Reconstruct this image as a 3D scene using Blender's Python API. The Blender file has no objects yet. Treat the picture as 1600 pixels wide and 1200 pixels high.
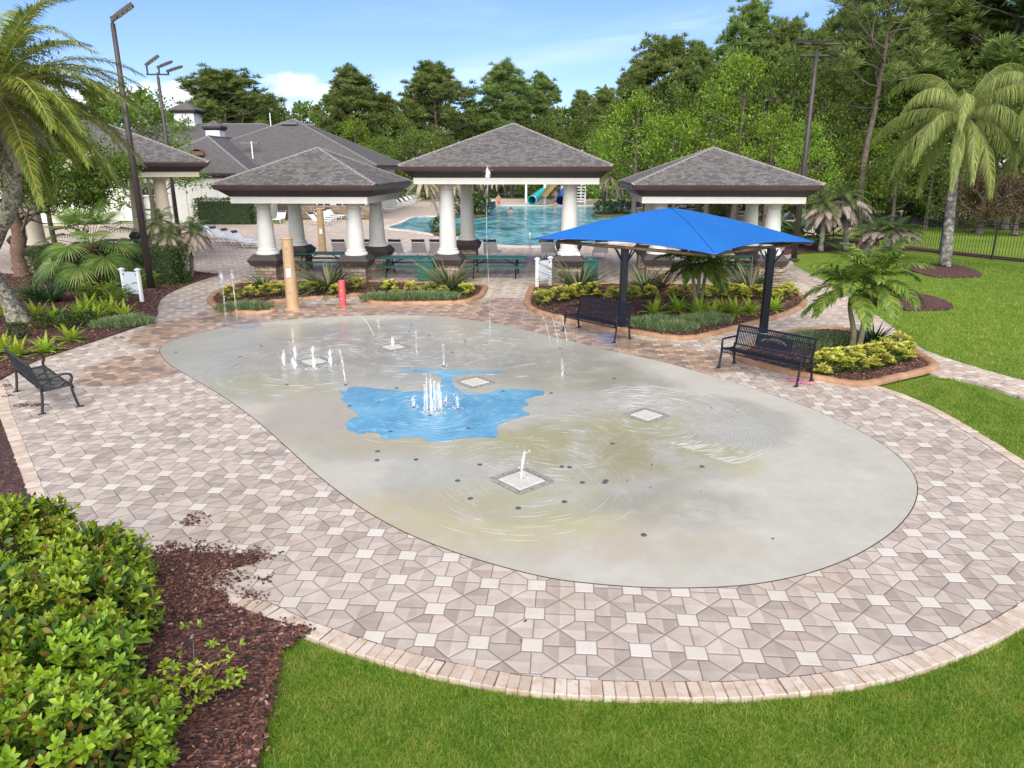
import bpy, math, random
import numpy as np
from mathutils import Vector, Matrix

rng = np.random.default_rng(7)
random.seed(7)
R = math.radians
scene = bpy.context.scene
COL = scene.collection

# ------------------------------------------------------------------ camera
CAM_H, CAM_F = 4.3, 1125.0
PITCH = math.atan(340 / 1125)
AX = R(-4.42)                      # the plaza's own axis (paving, pavilions)

def ray(px, py):
    x = (px - 800) / CAM_F
    y = (600 - py) / CAM_F
    return np.array((x, math.cos(PITCH) + y * math.sin(PITCH), -math.sin(PITCH) + y * math.cos(PITCH)))

def G(px, py, z=0.0):
    """point on the level z seen at photo coordinates (survey of the ground plan)"""
    d = ray(px, py)
    t = (z - CAM_H) / d[2]
    return np.array((d[0] * t, d[1] * t, z))

def A(px, py, Y):
    d = ray(px, py)
    t = Y / d[1]
    return np.array((d[0] * t, Y, CAM_H + d[2] * t))

cam_d = bpy.data.cameras.new('camera')
cam = bpy.data.objects.new('camera', cam_d)
COL.objects.link(cam)
cam.location = (0, 0, CAM_H)
cam.rotation_euler = (math.pi / 2 - PITCH, 0, 0)
cam_d.sensor_width = 36
cam_d.lens = CAM_F / 1600 * 36
cam_d.clip_end = 3000
cam_d.clip_start = 0.1
scene.camera = cam

# ------------------------------------------------------------------ node helpers
class NT:
    def __init__(self, name):
        self.m = bpy.data.materials.new(name)
        self.m.use_nodes = True
        self.t = self.m.node_tree
        self.bsdf = self.t.nodes['Principled BSDF']
        self.out = self.t.nodes['Material Output']
    def n(self, kind, **kw):
        nd = self.t.nodes.new(kind)
        for k, v in kw.items():
            setattr(nd, k, v)
        return nd
    def link(self, a, b):
        self.t.links.new(a, b)
    def put(self, sock, v):
        if isinstance(v, (int, float)):
            sock.default_value = v
        elif isinstance(v, (tuple, list)):
            sock.default_value = tuple(v) + ((1.0,) if sock.type == 'RGBA' and len(v) == 3 else ())
        else:
            self.link(v, sock)
    def math(self, op, a, b=None, c=None, clamp=False):
        nd = self.n('ShaderNodeMath', operation=op)
        nd.use_clamp = clamp
        self.put(nd.inputs[0], a)
        if b is not None: self.put(nd.inputs[1], b)
        if c is not None: self.put(nd.inputs[2], c)
        return nd.outputs[0]
    def mix(self, f, a, b, blend='MIX'):
        nd = self.n('ShaderNodeMix', data_type='RGBA', blend_type=blend)
        self.put(nd.inputs[0], f)
        self.put(nd.inputs[6], a)
        self.put(nd.inputs[7], b)
        return nd.outputs[2]
    def noise(self, scale, detail=4, rough=0.55, vec=None, dist=0.0):
        nd = self.n('ShaderNodeTexNoise')
        nd.inputs['Scale'].default_value = scale
        nd.inputs['Detail'].default_value = detail
        nd.inputs['Roughness'].default_value = rough
        nd.inputs['Distortion'].default_value = dist
        if vec is not None: self.link(vec, nd.inputs['Vector'])
        return nd.outputs['Fac']
    def ramp(self, f, stops):
        nd = self.n('ShaderNodeValToRGB')
        els = nd.color_ramp.elements
        while len(els) > 1: els.remove(els[-1])
        for i, (p, c) in enumerate(stops):
            e = els[0] if i == 0 else els.new(p)
            e.position = p
            e.color = tuple(c) + ((1.0,) if len(c) == 3 else ())
        self.link(f, nd.inputs[0])
        return nd.outputs[0]
    def step(self, x, lo, hi):
        nd = self.n('ShaderNodeMapRange', interpolation_type='SMOOTHSTEP')
        self.put(nd.inputs[0], x)
        nd.inputs[1].default_value = lo
        nd.inputs[2].default_value = hi
        return nd.outputs[0]
    def pos(self):
        return self.n('ShaderNodeNewGeometry').outputs['Position']
    def obj(self):
        return self.n('ShaderNodeTexCoord').outputs['Object']
    def xyz(self, v):
        nd = self.n('ShaderNodeSeparateXYZ')
        self.link(v, nd.inputs[0])
        return nd.outputs
    def comb(self, x, y, z=0.0):
        nd = self.n('ShaderNodeCombineXYZ')
        self.put(nd.inputs[0], x); self.put(nd.inputs[1], y); self.put(nd.inputs[2], z)
        return nd.outputs[0]
    def mapping(self, vec, scale=(1, 1, 1), rot=(0, 0, 0), loc=(0, 0, 0)):
        nd = self.n('ShaderNodeMapping')
        self.link(vec, nd.inputs[0])
        nd.inputs['Scale'].default_value = scale
        nd.inputs['Rotation'].default_value = rot
        nd.inputs['Location'].default_value = loc
        return nd.outputs[0]
    def bump(self, h, strength=0.5, dist=0.02, normal=None):
        nd = self.n('ShaderNodeBump')
        nd.inputs['Strength'].default_value = strength
        nd.inputs['Distance'].default_value = dist
        self.link(h, nd.inputs['Height'])
        if normal is not None: self.link(normal, nd.inputs['Normal'])
        return nd.outputs[0]
    def set(self, **kw):
        names = dict(color='Base Color', rough='Roughness', metal='Metallic', normal='Normal', alpha='Alpha', spec='Specular IOR Level', trans='Transmission Weight', ior='IOR')
        for k, v in kw.items():
            self.put(self.bsdf.inputs[names[k]], v)
        return self.m
    def blob(self, px, py, rx, ry, soft=1.0):
        """soft round patch on the ground, centre and radii in metres"""
        c = G(px, py)
        p = self.xyz(self.pos())
        dx = self.math('DIVIDE', self.math('SUBTRACT', p[0], float(c[0])), rx)
        dy = self.math('DIVIDE', self.math('SUBTRACT', p[1], float(c[1])), ry)
        d = self.math('ADD', self.math('MULTIPLY', dx, dx), self.math('MULTIPLY', dy, dy))
        return self.math('SUBTRACT', 1.0, self.step(d, 0.1, 1.0 + soft * 0.5))

def pm(name, c1, c2=None, scale=6.0, rough=0.6, bump=0.0, bscale=None, metal=0.0, spec=0.5, detail=5):
    """plain weathered material: two shades broken up by noise"""
    t = NT(name)
    c2 = c2 or tuple(min(1, x * 1.25 + 0.004) for x in c1)
    v = t.obj()
    f = t.noise(scale, detail, 0.6, v)
    t.set(color=t.ramp(f, [(0.3, c1), (0.7, c2)]), rough=rough, metal=metal, spec=spec)
    if bump:
        t.set(normal=t.bump(t.noise(bscale or scale * 4, 4, 0.6, v), bump, 0.02))
    return t.m

def leafm(name, cols, trans=0.35, rough=0.5, nscale=0.8, var=0.35, spec=0.3, nw=0.5):
    """foliage: each leaf its own shade, clumps and whole plants drift a little"""
    t = NT(name)
    rnd = t.n('ShaderNodeNewGeometry').outputs['Random Per Island']
    nz = t.noise(nscale, 3, 0.5, t.pos())
    f = t.math('ADD', t.math('MULTIPLY', rnd, 0.65), t.math('MULTIPLY_ADD', nz, nw, (0.5 - nw) * 0.5), clamp=True)
    k = len(cols)
    col = t.ramp(f, [(0.12 + 0.76 * i / max(1, k - 1), c) for i, c in enumerate(cols)])
    hs = t.n('ShaderNodeHueSaturation')
    orn = t.n('ShaderNodeObjectInfo').outputs['Random']
    t.put(hs.inputs['Hue'], t.math('MULTIPLY_ADD', orn, 0.03, 0.485))
    t.put(hs.inputs['Value'], t.math('MULTIPLY_ADD', orn, var, 1 - var / 2))
    t.link(col, hs.inputs['Color'])
    t.set(color=hs.outputs[0], rough=rough, spec=spec)
    tr = t.n('ShaderNodeBsdfTranslucent')
    t.link(t.mix(1.0, hs.outputs[0], (1.0, 1.1, 0.55), 'MULTIPLY'), tr.inputs['Color'])
    mx = t.n('ShaderNodeMixShader')
    mx.inputs[0].default_value = trans
    t.link(t.bsdf.outputs[0], mx.inputs[1])
    t.link(tr.outputs[0], mx.inputs[2])
    t.link(mx.outputs[0], t.out.inputs[0])
    return t.m

# ------------------------------------------------------------------ mesh helpers
def nrm(v):
    v = np.asarray(v, float)
    return v / np.maximum(np.linalg.norm(v, axis=-1, keepdims=True), 1e-9)

class MB:
    """collects geometry and links it as ONE mesh object"""
    def __init__(self):
        self.v = []; self.f = []; self.n = 0
    def add(self, v, f):
        v = np.asarray(v, float).reshape(-1, 3)
        self.v.append(v)
        for a in (f if isinstance(f, list) else [f]):
            a = np.asarray(a, int)
            if a.size: self.f.append(a + self.n)
        self.n += len(v)
    def box(self, c, s, rz=0.0, M=None, taper=1.0):
        x, y, z = (q / 2 for q in s)
        v = np.array([(-x, -y, -z), (x, -y, -z), (x, y, -z), (-x, y, -z), (-x * taper, -y * taper, z), (x * taper, -y * taper, z), (x * taper, y * taper, z), (-x * taper, y * taper, z)])
        if rz:
            c_, s_ = math.cos(rz), math.sin(rz)
            v = v @ np.array([(c_, s_, 0), (-s_, c_, 0), (0, 0, 1)])
        if M is not None: v = v @ np.asarray(M).T
        self.add(v + np.asarray(c, float), np.array([(0, 3, 2, 1), (4, 5, 6, 7), (0, 1, 5, 4), (1, 2, 6, 5), (2, 3, 7, 6), (3, 0, 4, 7)]))
        return self
    def bbox(self, c, s, b=0.01, rz=0.0):
        """box with chamfered top and vertical edges"""
        x, y, z = (q / 2 for q in s)
        def ring(X, Y, zz, b):
            return [(-X + b, -Y, zz), (X - b, -Y, zz), (X, -Y + b, zz), (X, Y - b, zz), (X - b, Y, zz), (-X + b, Y, zz), (-X, Y - b, zz), (-X, -Y + b, zz)]
        v = np.array(ring(x, y, -z, b) + ring(x, y, z - b, b) + ring(x - b, y - b, z, b * 0.6))
        f = [(k * 8 + i, k * 8 + (i + 1) % 8, k * 8 + 8 + (i + 1) % 8, k * 8 + 8 + i) for k in range(2) for i in range(8)]
        if rz:
            c_, s_ = math.cos(rz), math.sin(rz)
            v = v @ np.array([(c_, s_, 0), (-s_, c_, 0), (0, 0, 1)])
        self.add(v + np.asarray(c, float), [np.array(f), np.array([tuple(range(16, 24))]), np.array([tuple(range(7, -1, -1))])])
        return self
    def tube(self, pts, r, n=8, cap=True):
        pts = np.asarray(pts, float)
        m = len(pts)
        r = np.broadcast_to(np.asarray(r, float), (m,))
        tg = nrm(np.gradient(pts, axis=0))
        up = np.array((0, 0, 1.0)) if abs(tg[0][2]) < 0.9 else np.array((1.0, 0, 0))
        ang = np.arange(n) * 2 * math.pi / n
        vs = []
        x = nrm(np.cross(tg[0], up))
        for i in range(m):
            x = nrm(x - tg[i] * np.dot(x, tg[i]))
            y = np.cross(tg[i], x)
            vs.append(pts[i] + r[i] * (np.cos(ang)[:, None] * x + np.sin(ang)[:, None] * y))
        f = [(i * n + j, i * n + (j + 1) % n, (i + 1) * n + (j + 1) % n, (i + 1) * n + j) for i in range(m - 1) for j in range(n)]
        fl = [np.array(f)]
        if cap: fl += [np.array([tuple(range(n))[::-1]]), np.array([tuple(range((m - 1) * n, m * n))])]
        self.add(np.concatenate(vs), fl)
        return self
    def lathe(self, prof, c=(0, 0, 0), n=24, sq=False):
        """profile of (radius, z); sq gives square section"""
        ang = np.arange(n) * 2 * math.pi / n + (math.pi / n if sq else 0)
        k = 1 / math.cos(math.pi / n) if sq else 1
        v = np.concatenate([np.stack([r * k * np.cos(ang), r * k * np.sin(ang), np.full(n, z)], 1) for r, z in prof])
        m = len(prof)
        f = [(i * n + j, i * n + (j + 1) % n, (i + 1) * n + (j + 1) % n, (i + 1) * n + j) for i in range(m - 1) for j in range(n)]
        self.add(v + np.asarray(c, float), [np.array(f), np.array([tuple(range(n))[::-1]]), np.array([tuple(range((m - 1) * n, m * n))])])
        return self
    def poly(self, pts, z=None, thick=0.0):
        p = np.asarray(pts, float)
        if p.shape[1] == 2: p = np.column_stack([p, np.full(len(p), z or 0.0)])
        elif z is not None: p = p.copy(); p[:, 2] = z
        area = np.sum(p[:, 0] * np.roll(p[:, 1], -1) - np.roll(p[:, 0], -1) * p[:, 1])
        if area < 0: p = p[::-1]
        k = len(p)
        if thick:
            q = p.copy(); q[:, 2] -= thick
            f = [(i, k + i, k + (i + 1) % k, (i + 1) % k) for i in range(k)]
            self.add(np.concatenate([p, q]), [np.array([tuple(range(k))]), np.array(f)])
        else:
            self.add(p, np.array([tuple(range(k))]))
        return self
    def inst(self, tv, tf, P, X, Y, Z, S):
        """template copies: frames X,Y,Z (N,3), positions P, scale S (N,) or (N,3)"""
        S = np.asarray(S, float)
        if S.ndim == 1: S = np.repeat(S[:, None], 3, 1)
        tv = np.asarray(tv, float)
        N, K = len(P), len(tv)
        v = P[:, None, :] + (tv[None, :, 0:1] * S[:, None, 0:1]) * X[:, None, :] + (tv[None, :, 1:2] * S[:, None, 1:2]) * Y[:, None, :] + (tv[None, :, 2:3] * S[:, None, 2:3]) * Z[:, None, :]
        fl = []
        for a in (tf if isinstance(tf, list) else [tf]):
            a = np.asarray(a, int)
            fl.append((a[None] + (np.arange(N) * K)[:, None, None]).reshape(-1, a.shape[1]))
        self.add(v.reshape(-1, 3), fl)
        return self
    def mesh(self, name, mat=None, smooth=False):
        me = bpy.data.meshes.new(name)
        V = np.concatenate(self.v)
        me.vertices.add(len(V))
        me.vertices.foreach_set('co', V.astype(np.float32).ravel())
        tot = np.concatenate([np.full(len(a), a.shape[1]) for a in self.f])
        idx = np.concatenate([a.ravel() for a in self.f])
        me.loops.add(len(idx))
        me.loops.foreach_set('vertex_index', idx.astype(np.int32))
        me.polygons.add(len(tot))
        me.polygons.foreach_set('loop_start', np.concatenate([[0], np.cumsum(tot)[:-1]]).astype(np.int32))
        me.update(calc_edges=True)
        me.validate()
        if mat: me.materials.append(mat)
        if not smooth:
            me.polygons.foreach_set('use_smooth', np.zeros(len(tot), bool))
        elif smooth is True:
            me.polygons.foreach_set('use_smooth', np.ones(len(tot), bool))
        else:
            me.polygons.foreach_set('use_smooth', np.ones(len(tot), bool))
            me.set_sharp_from_angle(angle=R(smooth))
        return me
    def build(self, name, mat, parent=None, smooth=False, loc=None, rz=None):
        o = bpy.data.objects.new(name, self.mesh(name, mat, smooth))
        COL.objects.link(o)
        if parent is not None: o.parent = parent
        if loc is not None: o.location = loc
        if rz is not None: o.rotation_euler.z = rz
        return o

def tag(o, label=None, cat=None, group=None, kind=None):
    if label: o['label'] = label
    if cat: o['category'] = cat
    if group: o['group'] = group
    if kind: o['kind'] = kind
    return o

def empty(name, loc, rz=0.0, label=None, cat=None, group=None, scale=None):
    o = bpy.data.objects.new(name, None)
    o.empty_display_size = 0.1
    COL.objects.link(o)
    o.location = tuple(float(x) for x in loc)
    o.rotation_euler = (0, 0, rz)
    if scale is not None: o.scale = scale if isinstance(scale, (tuple, list)) else (scale,) * 3
    return tag(o, label, cat, group)

def kids(o):
    return [c for c in list(o.children)]

def copy_tree(o, parent=None):
    c = o.copy()
    COL.objects.link(c)
    c.parent = parent
    for ch in kids(o): copy_tree(ch, c)
    return c

class Proto:
    """first call hands out the original, later calls copies of it and its parts"""
    def __init__(self, make): self.make = make; self.o = None
    def __call__(self, loc, rz=0.0, label=None, cat=None, group=None, scale=None):
        if self.o is None: o = self.o = self.make()
        else: o = copy_tree(self.o)
        o.location = tuple(float(x) for x in loc)
        o.rotation_euler = (0, 0, rz)
        if scale is not None: o.scale = scale if isinstance(scale, (tuple, list)) else (scale,) * 3
        return tag(o, label, cat, group)

ORD = ['first', 'second', 'third', 'fourth', 'fifth', 'sixth', 'seventh', 'eighth', 'ninth', 'tenth', 'eleventh', 'twelfth', 'thirteenth', 'fourteenth', 'fifteenth', 'sixteenth', 'seventeenth', 'eighteenth', 'nineteenth', 'twentieth']

def smooth_loop(pts, n=6, closed=True):
    """Catmull-Rom through points"""
    p = np.asarray(pts, float)
    k = len(p)
    out = []
    for i in range(k if closed else k - 1):
        if closed: a, b, c, d = p[(i - 1) % k], p[i], p[(i + 1) % k], p[(i + 2) % k]
        else: a, b, c, d = p[max(i - 1, 0)], p[i], p[i + 1], p[min(i + 2, k - 1)]
        for t in np.arange(n) / n:
            out.append(0.5 * ((2 * b) + (c - a) * t + (2 * a - 5 * b + 4 * c - d) * t ** 2 + (3 * b - a - 3 * c + d) * t ** 3))
    if not closed: out.append(p[-1])
    return np.array(out)

def ground_px(px, z=0.0):
    return np.array([G(x, y, z) for x, y in px])

def inside(poly, P):
    x, y = P[:, 0], P[:, 1]
    c = np.zeros(len(P), bool)
    k = len(poly)
    j = k - 1
    for i in range(k):
        xi, yi, xj, yj = poly[i][0], poly[i][1], poly[j][0], poly[j][1]
        if yi != yj:
            c ^= ((yi > y) != (yj > y)) & (x < (xj - xi) * (y - yi) / (yj - yi) + xi)
        j = i
    return c

def scatter(poly, density, holes=(), cap=10 ** 6):
    poly = np.asarray(poly)
    lo, hi = poly[:, :2].min(0), poly[:, :2].max(0)
    n = int(min(cap * 4, density * np.prod(hi - lo)))
    P = rng.uniform(lo, hi, (n, 2))
    P = P[inside(poly, P)]
    for h in holes: P = P[~inside(h, P)]
    return P[:cap]

def rdir(n, zmin=-1.0, zmax=1.0):
    z = rng.uniform(zmin, zmax, n)
    a = rng.uniform(0, 2 * math.pi, n)
    s = np.sqrt(1 - z * z)
    return np.stack([s * np.cos(a), s * np.sin(a), z], 1)

def frames(D, up=None, jit=0.0):
    """leaf frames: Y along D, Z near up"""
    D = nrm(D)
    U = np.broadcast_to(np.array((0, 0, 1.0)) if up is None else up, D.shape)
    if jit: U = U + rng.normal(0, jit, D.shape)
    X = np.cross(D, U)
    bad = np.linalg.norm(X, axis=1) < 1e-4
    X[bad] = (1, 0, 0)
    X = nrm(X)
    return X, D, np.cross(X, D)

LEAF2 = (np.array([(0, 0, 0), (.5, .45, .12), (0, 1, -.05), (-.5, .45, .12)]), np.array([(0, 1, 2), (0, 2, 3)]))
LEAF6 = (np.array([(0, 0, 0), (.28, .22, .07), (0, .25, 0), (-.28, .22, .07), (.5, .58, .07), (0, .6, -.02), (-.5, .58, .07), (.3, .86, -.04), (0, .88, -.1), (-.3, .86, -.04), (0, 1.03, -.16)]),
         [np.array([(0, 1, 2), (0, 2, 3), (7, 10, 8), (8, 10, 9)]), np.array([(1, 4, 5, 2), (2, 5, 6, 3), (4, 7, 8, 5), (5, 8, 9, 6)])])
BLADE = (np.array([(-.5, 0, 0), (.5, 0, 0), (.34, .55, .1), (-.34, .55, .1), (0, 1, -.05)]), [np.array([(0, 1, 2, 3)]), np.array([(3, 2, 4)])])
# ------------------------------------------------------------------ light and sky
SUN_EL, SUN_AZ = R(44), R(182)     # azimuth clockwise from +Y: behind the camera, a little to the left
w = bpy.data.worlds.new('World')
scene.world = w
w.use_nodes = True
wt = w.node_tree
for nd in list(wt.nodes): wt.nodes.remove(nd)
W = NT.__new__(NT); W.t = wt
wo = W.n('ShaderNodeOutputWorld'); bg = W.n('ShaderNodeBackground')
sky = W.n('ShaderNodeTexSky', sky_type='NISHITA')
sky.sun_disc = False
sky.sun_elevation = SUN_EL
sky.sun_rotation = SUN_AZ
sky.air_density = 1.0; sky.dust_density = 0.3; sky.ozone_density = 4.0; sky.altitude = 0
dirv = W.n('ShaderNodeTexCoord').outputs['Generated']
d3 = W.xyz(dirv)
az = W.math('ARCTAN2', d3[0], d3[1])
el = W.math('ARCSINE', d3[2])
def azel(px, py):
    d = nrm(ray(px, py)); return math.atan2(d[0], d[1]), math.asin(d[2])
fb = W.noise(9.0, 8, 0.6, W.mapping(dirv, (1, 1, 2.2)), 0.3)
def cloud(px, py, rx, ry, base=0.0):
    a0, e0 = azel(px, py)
    dx = W.math('DIVIDE', W.math('SUBTRACT', az, a0), rx / CAM_F)
    dy = W.math('DIVIDE', W.math('SUBTRACT', el, e0), ry / CAM_F)
    q = W.math('ADD', W.math('MULTIPLY', dx, dx), W.math('MULTIPLY', dy, dy))
    return W.math('SUBTRACT', 1.0, q)
m = None
for c in ((225, 158, 90, 26), (280, 152, 62, 22), (165, 156, 60, 22), (340, 176, 50, 14), (458, 126, 48, 17), (478, 142, 58, 16), (430, 172, 50, 16), (520, 168, 50, 14), (640, 190, 150, 18), (60, 170, 90, 30), (-300, 120, 240, 60), (2100, 60, 300, 60)):
    q = cloud(*c)
    m = q if m is None else W.math('MAXIMUM', m, q)
cm = W.step(W.math('ADD', W.math('MULTIPLY', m, 0.55), W.math('MULTIPLY_ADD', fb, 1.9, -1.0)), 0.0, 0.5)
a1, e1 = azel(780, 105); a2, e2 = azel(1230, -5)
sl = (e2 - e1) / (a2 - a1)
dl = W.math('SUBTRACT', W.math('SUBTRACT', el, e1), W.math('MULTIPLY', W.math('SUBTRACT', az, a1), sl))
st = W.math('SUBTRACT', 1.0, W.math('ABSOLUTE', W.math('DIVIDE', dl, 0.028), clamp=True))
cn = W.noise(3.0, 6, 0.6, W.mapping(dirv, (1.5, 1.5, 9)), 0.6)
st = W.math('MULTIPLY', st, W.math('MULTIPLY', W.step(cn, 0.3, 0.75), 0.35))
veil = W.math('MULTIPLY', W.step(W.noise(2.2, 6, 0.6, W.mapping(dirv, (1, 1, 5), loc=(3, 1, 0)), 0.5), 0.5, 0.85), 0.18)
cir = W.math('MAXIMUM', st, veil)
skc = W.mix(1.0, sky.outputs[0], (0.96, 1.03, 1.40), 'MULTIPLY')
skc = W.mix(cir, skc, (9.0, 9.6, 10.5))
shade = W.step(fb, 0.35, 0.65)
cc = W.mix(shade, (9.0, 9.5, 10.3), (11.5, 11.3, 11.0))
skc = W.mix(W.math('MULTIPLY', cm, 0.85), skc, cc)
wt.links.new(skc, bg.inputs[0])
bg.inputs[1].default_value = 0.065
wt.links.new(bg.outputs[0], wo.inputs[0])

sd = bpy.data.lights.new('sun', 'SUN')
sd.energy = 3.4
sd.angle = R(85)
sd.color = (1.0, 0.935, 0.79)
so = bpy.data.objects.new('sun', sd)
COL.objects.link(so)
sv = Vector((math.sin(SUN_AZ) * math.cos(SUN_EL), math.cos(SUN_AZ) * math.cos(SUN_EL), math.sin(SUN_EL)))
so.rotation_euler = (-sv).to_track_quat('-Z', 'Y').to_euler()
so.location = sv * 60
vs = scene.view_settings
vs.view_transform = 'Standard'
vs.look = 'None'
vs.exposure = 1.08
vs.gamma = 1.0
scene.cycles.max_bounces = 6
scene.cycles.diffuse_bounces = 3
scene.cycles.glossy_bounces = 3
scene.cycles.transmission_bounces = 4
scene.cycles.transparent_max_bounces = 8
scene.cycles.use_denoising = True

# ------------------------------------------------------------------ materials
BROWN = pm('dark_brown_metal', (0.070, 0.045, 0.042), (0.090, 0.058, 0.054), 3, 0.45)
DBROWN = pm('dark_brown_paint', (0.024, 0.017, 0.017), (0.032, 0.023, 0.023), 3, 0.55)
CREAM = pm('cream_stucco', (0.60, 0.585, 0.53), (0.68, 0.66, 0.60), 3, 0.7, 0.15, 60)
WARMC = pm('warm_cream_stucco', (0.60, 0.52, 0.38), (0.68, 0.59, 0.44), 3, 0.7, 0.15, 60)
WHITE = pm('white_paint', (0.72, 0.72, 0.71), (0.80, 0.80, 0.79), 4, 0.5)
SILVER = pm('grey_sign_board', (0.55, 0.59, 0.65), (0.60, 0.64, 0.70), 4, 0.45)
VINYL = pm('white_vinyl_strap', (0.62, 0.63, 0.64), (0.74, 0.75, 0.76), 10, 0.5)
NAVY = pm('dark_navy_vinyl', (0.03, 0.03, 0.05), (0.05, 0.05, 0.08), 8, 0.5)
TAUPE = pm('taupe_sling', (0.52, 0.47, 0.43), (0.64, 0.58, 0.53), 12, 0.7)
BLACKM = pm('black_coated_metal', (0.006, 0.008, 0.013), (0.012, 0.014, 0.022), 30, 0.42, 0.1, 200, spec=0.3)
BLACKI = pm('black_cast_iron', (0.014, 0.014, 0.015), (0.03, 0.03, 0.031), 30, 0.42, 0.2, 150)
LAMPM = pm('bronze_pole', (0.040, 0.028, 0.026), (0.060, 0.042, 0.038), 5, 0.5)
LAMPG = pm('lamp_lens', (0.42, 0.38, 0.26), (0.55, 0.48, 0.32), 20, 0.3)
GREEN = pm('green_plastisol', (0.008, 0.085, 0.065), (0.014, 0.12, 0.092), 10, 0.4)
TAN = pm('tan_fibreglass', (0.40, 0.255, 0.13), (0.50, 0.33, 0.18), 5, 0.55, 0.15, 30)
RED = pm('red_bollard_paint', (0.55, 0.06, 0.065), (0.68, 0.10, 0.10), 14, 0.5)
FENCE = pm('black_fence_metal', (0.015, 0.016, 0.017), (0.03, 0.03, 0.032), 8, 0.45)
BARK = pm('grey_bark', (0.075, 0.058, 0.045), (0.16, 0.13, 0.105), 9, 0.9, 0.8, 22)
PINEB = pm('pine_bark', (0.07, 0.05, 0.042), (0.17, 0.125, 0.10), 4, 0.9, 0.8, 14)
PALMB = pm('palm_trunk', (0.11, 0.10, 0.085), (0.30, 0.28, 0.24), 5, 0.9, 0.6, 18)
DEADF = leafm('dead_frond', [(0.22, 0.16, 0.125), (0.36, 0.28, 0.23), (0.47, 0.38, 0.33)], 0.25)
CURB = None

def lichen_mat():
    t = NT('lichened_bark')
    v = t.obj()
    a = t.ramp(t.noise(7, 6, 0.65, v), [(0.35, (0.07, 0.05, 0.04)), (0.6, (0.20, 0.17, 0.13))])
    b = t.step(t.noise(11, 5, 0.7, t.mapping(v, loc=(4, 2, 1))), 0.46, 0.56)
    c = t.ramp(t.noise(20, 3, 0.5, v), [(0.35, (0.28, 0.27, 0.14)), (0.65, (0.42, 0.42, 0.36))])
    return t.set(color=t.mix(b, a, c), rough=0.9, normal=t.bump(t.noise(16, 5, 0.7, v), 0.9, 0.03))
LICHEN = lichen_mat()

def ringed_mat():
    t = NT('ringed_palm_bark')
    v = t.obj(); z = t.xyz(v)[2]
    ring = t.math('FRACT', t.math('ADD', t.math('MULTIPLY', z, 5.5), t.math('MULTIPLY', t.noise(3, 2, 0.5, v), 0.5)))
    a = t.ramp(t.noise(4, 6, 0.65, v), [(0.36, (0.03, 0.03, 0.026)), (0.52, (0.20, 0.19, 0.16)), (0.66, (0.42, 0.41, 0.36))])
    a = t.mix(t.math('MULTIPLY', t.step(ring, 0.82, 0.95), 0.5), a, (0.06, 0.055, 0.045))
    return t.set(color=a, rough=0.9, normal=t.bump(ring, 0.5, 0.02))
RINGED = ringed_mat()

def shingle_mat(name, cols, grey=0.0):
    t = NT(name)
    v = t.xyz(t.obj())
    nz = t.xyz(t.n('ShaderNodeTexCoord').outputs['Normal'])
    side = t.math('GREATER_THAN', t.math('ABSOLUTE', nz[0]), t.math('ABSOLUTE', nz[1]))
    u = t.math('ADD', t.math('MULTIPLY', side, v[1]), t.math('MULTIPLY', t.math('SUBTRACT', 1.0, side), v[0]))
    s = t.math('DIVIDE', v[2], t.math('SQRT', t.math('SUBTRACT', 1.02, t.math('MULTIPLY', nz[2], nz[2]))))
    br = t.n('ShaderNodeTexBrick')
    br.offset = 0.37; br.offset_frequency = 2
    t.link(t.comb(u, s), br.inputs['Vector'])
    br.inputs['Scale'].default_value = 1.0
    br.inputs['Brick Width'].default_value = 0.17
    br.inputs['Row Height'].default_value = 0.12
    br.inputs['Mortar Size'].default_value = 0.008
    br.inputs['Mortar Smooth'].default_value = 0.3
    br.inputs['Color1'].default_value = (0, 0, 0, 1); br.inputs['Color2'].default_value = (1, 1, 1, 1)
    br.inputs['Mortar'].default_value = (0.5, 0.5, 0.5, 1)
    c = t.ramp(br.outputs['Color'], [(0.0, cols[0]), (0.45, cols[1]), (1.0, cols[2])])
    gr = t.noise(1.1, 4, 0.6, t.obj())
    c = t.mix(t.math('MULTIPLY', gr, 0.35), c, tuple(x * 0.7 for x in cols[1]))
    sp = t.noise(90, 2, 0.6, t.obj())
    c = t.mix(t.math('MULTIPLY', sp, 0.3), c, (0.05, 0.045, 0.045))
    c = t.mix(t.math('MULTIPLY', br.outputs['Fac'], 0.75), c, (0.035, 0.03, 0.03))  # shadow lines between the shingles painted dark into the colour
    row = t.math('FRACT', t.math('DIVIDE', s, 0.12))
    h = t.math('SUBTRACT', t.math('SUBTRACT', 1.0, row), br.outputs['Fac'])
    return t.set(color=c, rough=0.9, spec=0.2, normal=t.bump(h, 0.6, 0.015))
SHINGLE = shingle_mat('weathered_shingles', [(0.095, 0.083, 0.075), (0.155, 0.140, 0.128), (0.22, 0.202, 0.186)])
SHINGLE2 = shingle_mat('grey_shingles', [(0.105, 0.098, 0.094), (0.135, 0.125, 0.12), (0.165, 0.155, 0.15)])
RIDGE = pm('ridge_shingle', (0.17, 0.15, 0.135), (0.27, 0.245, 0.225), 7, 0.9, 0.4, 40)

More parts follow.
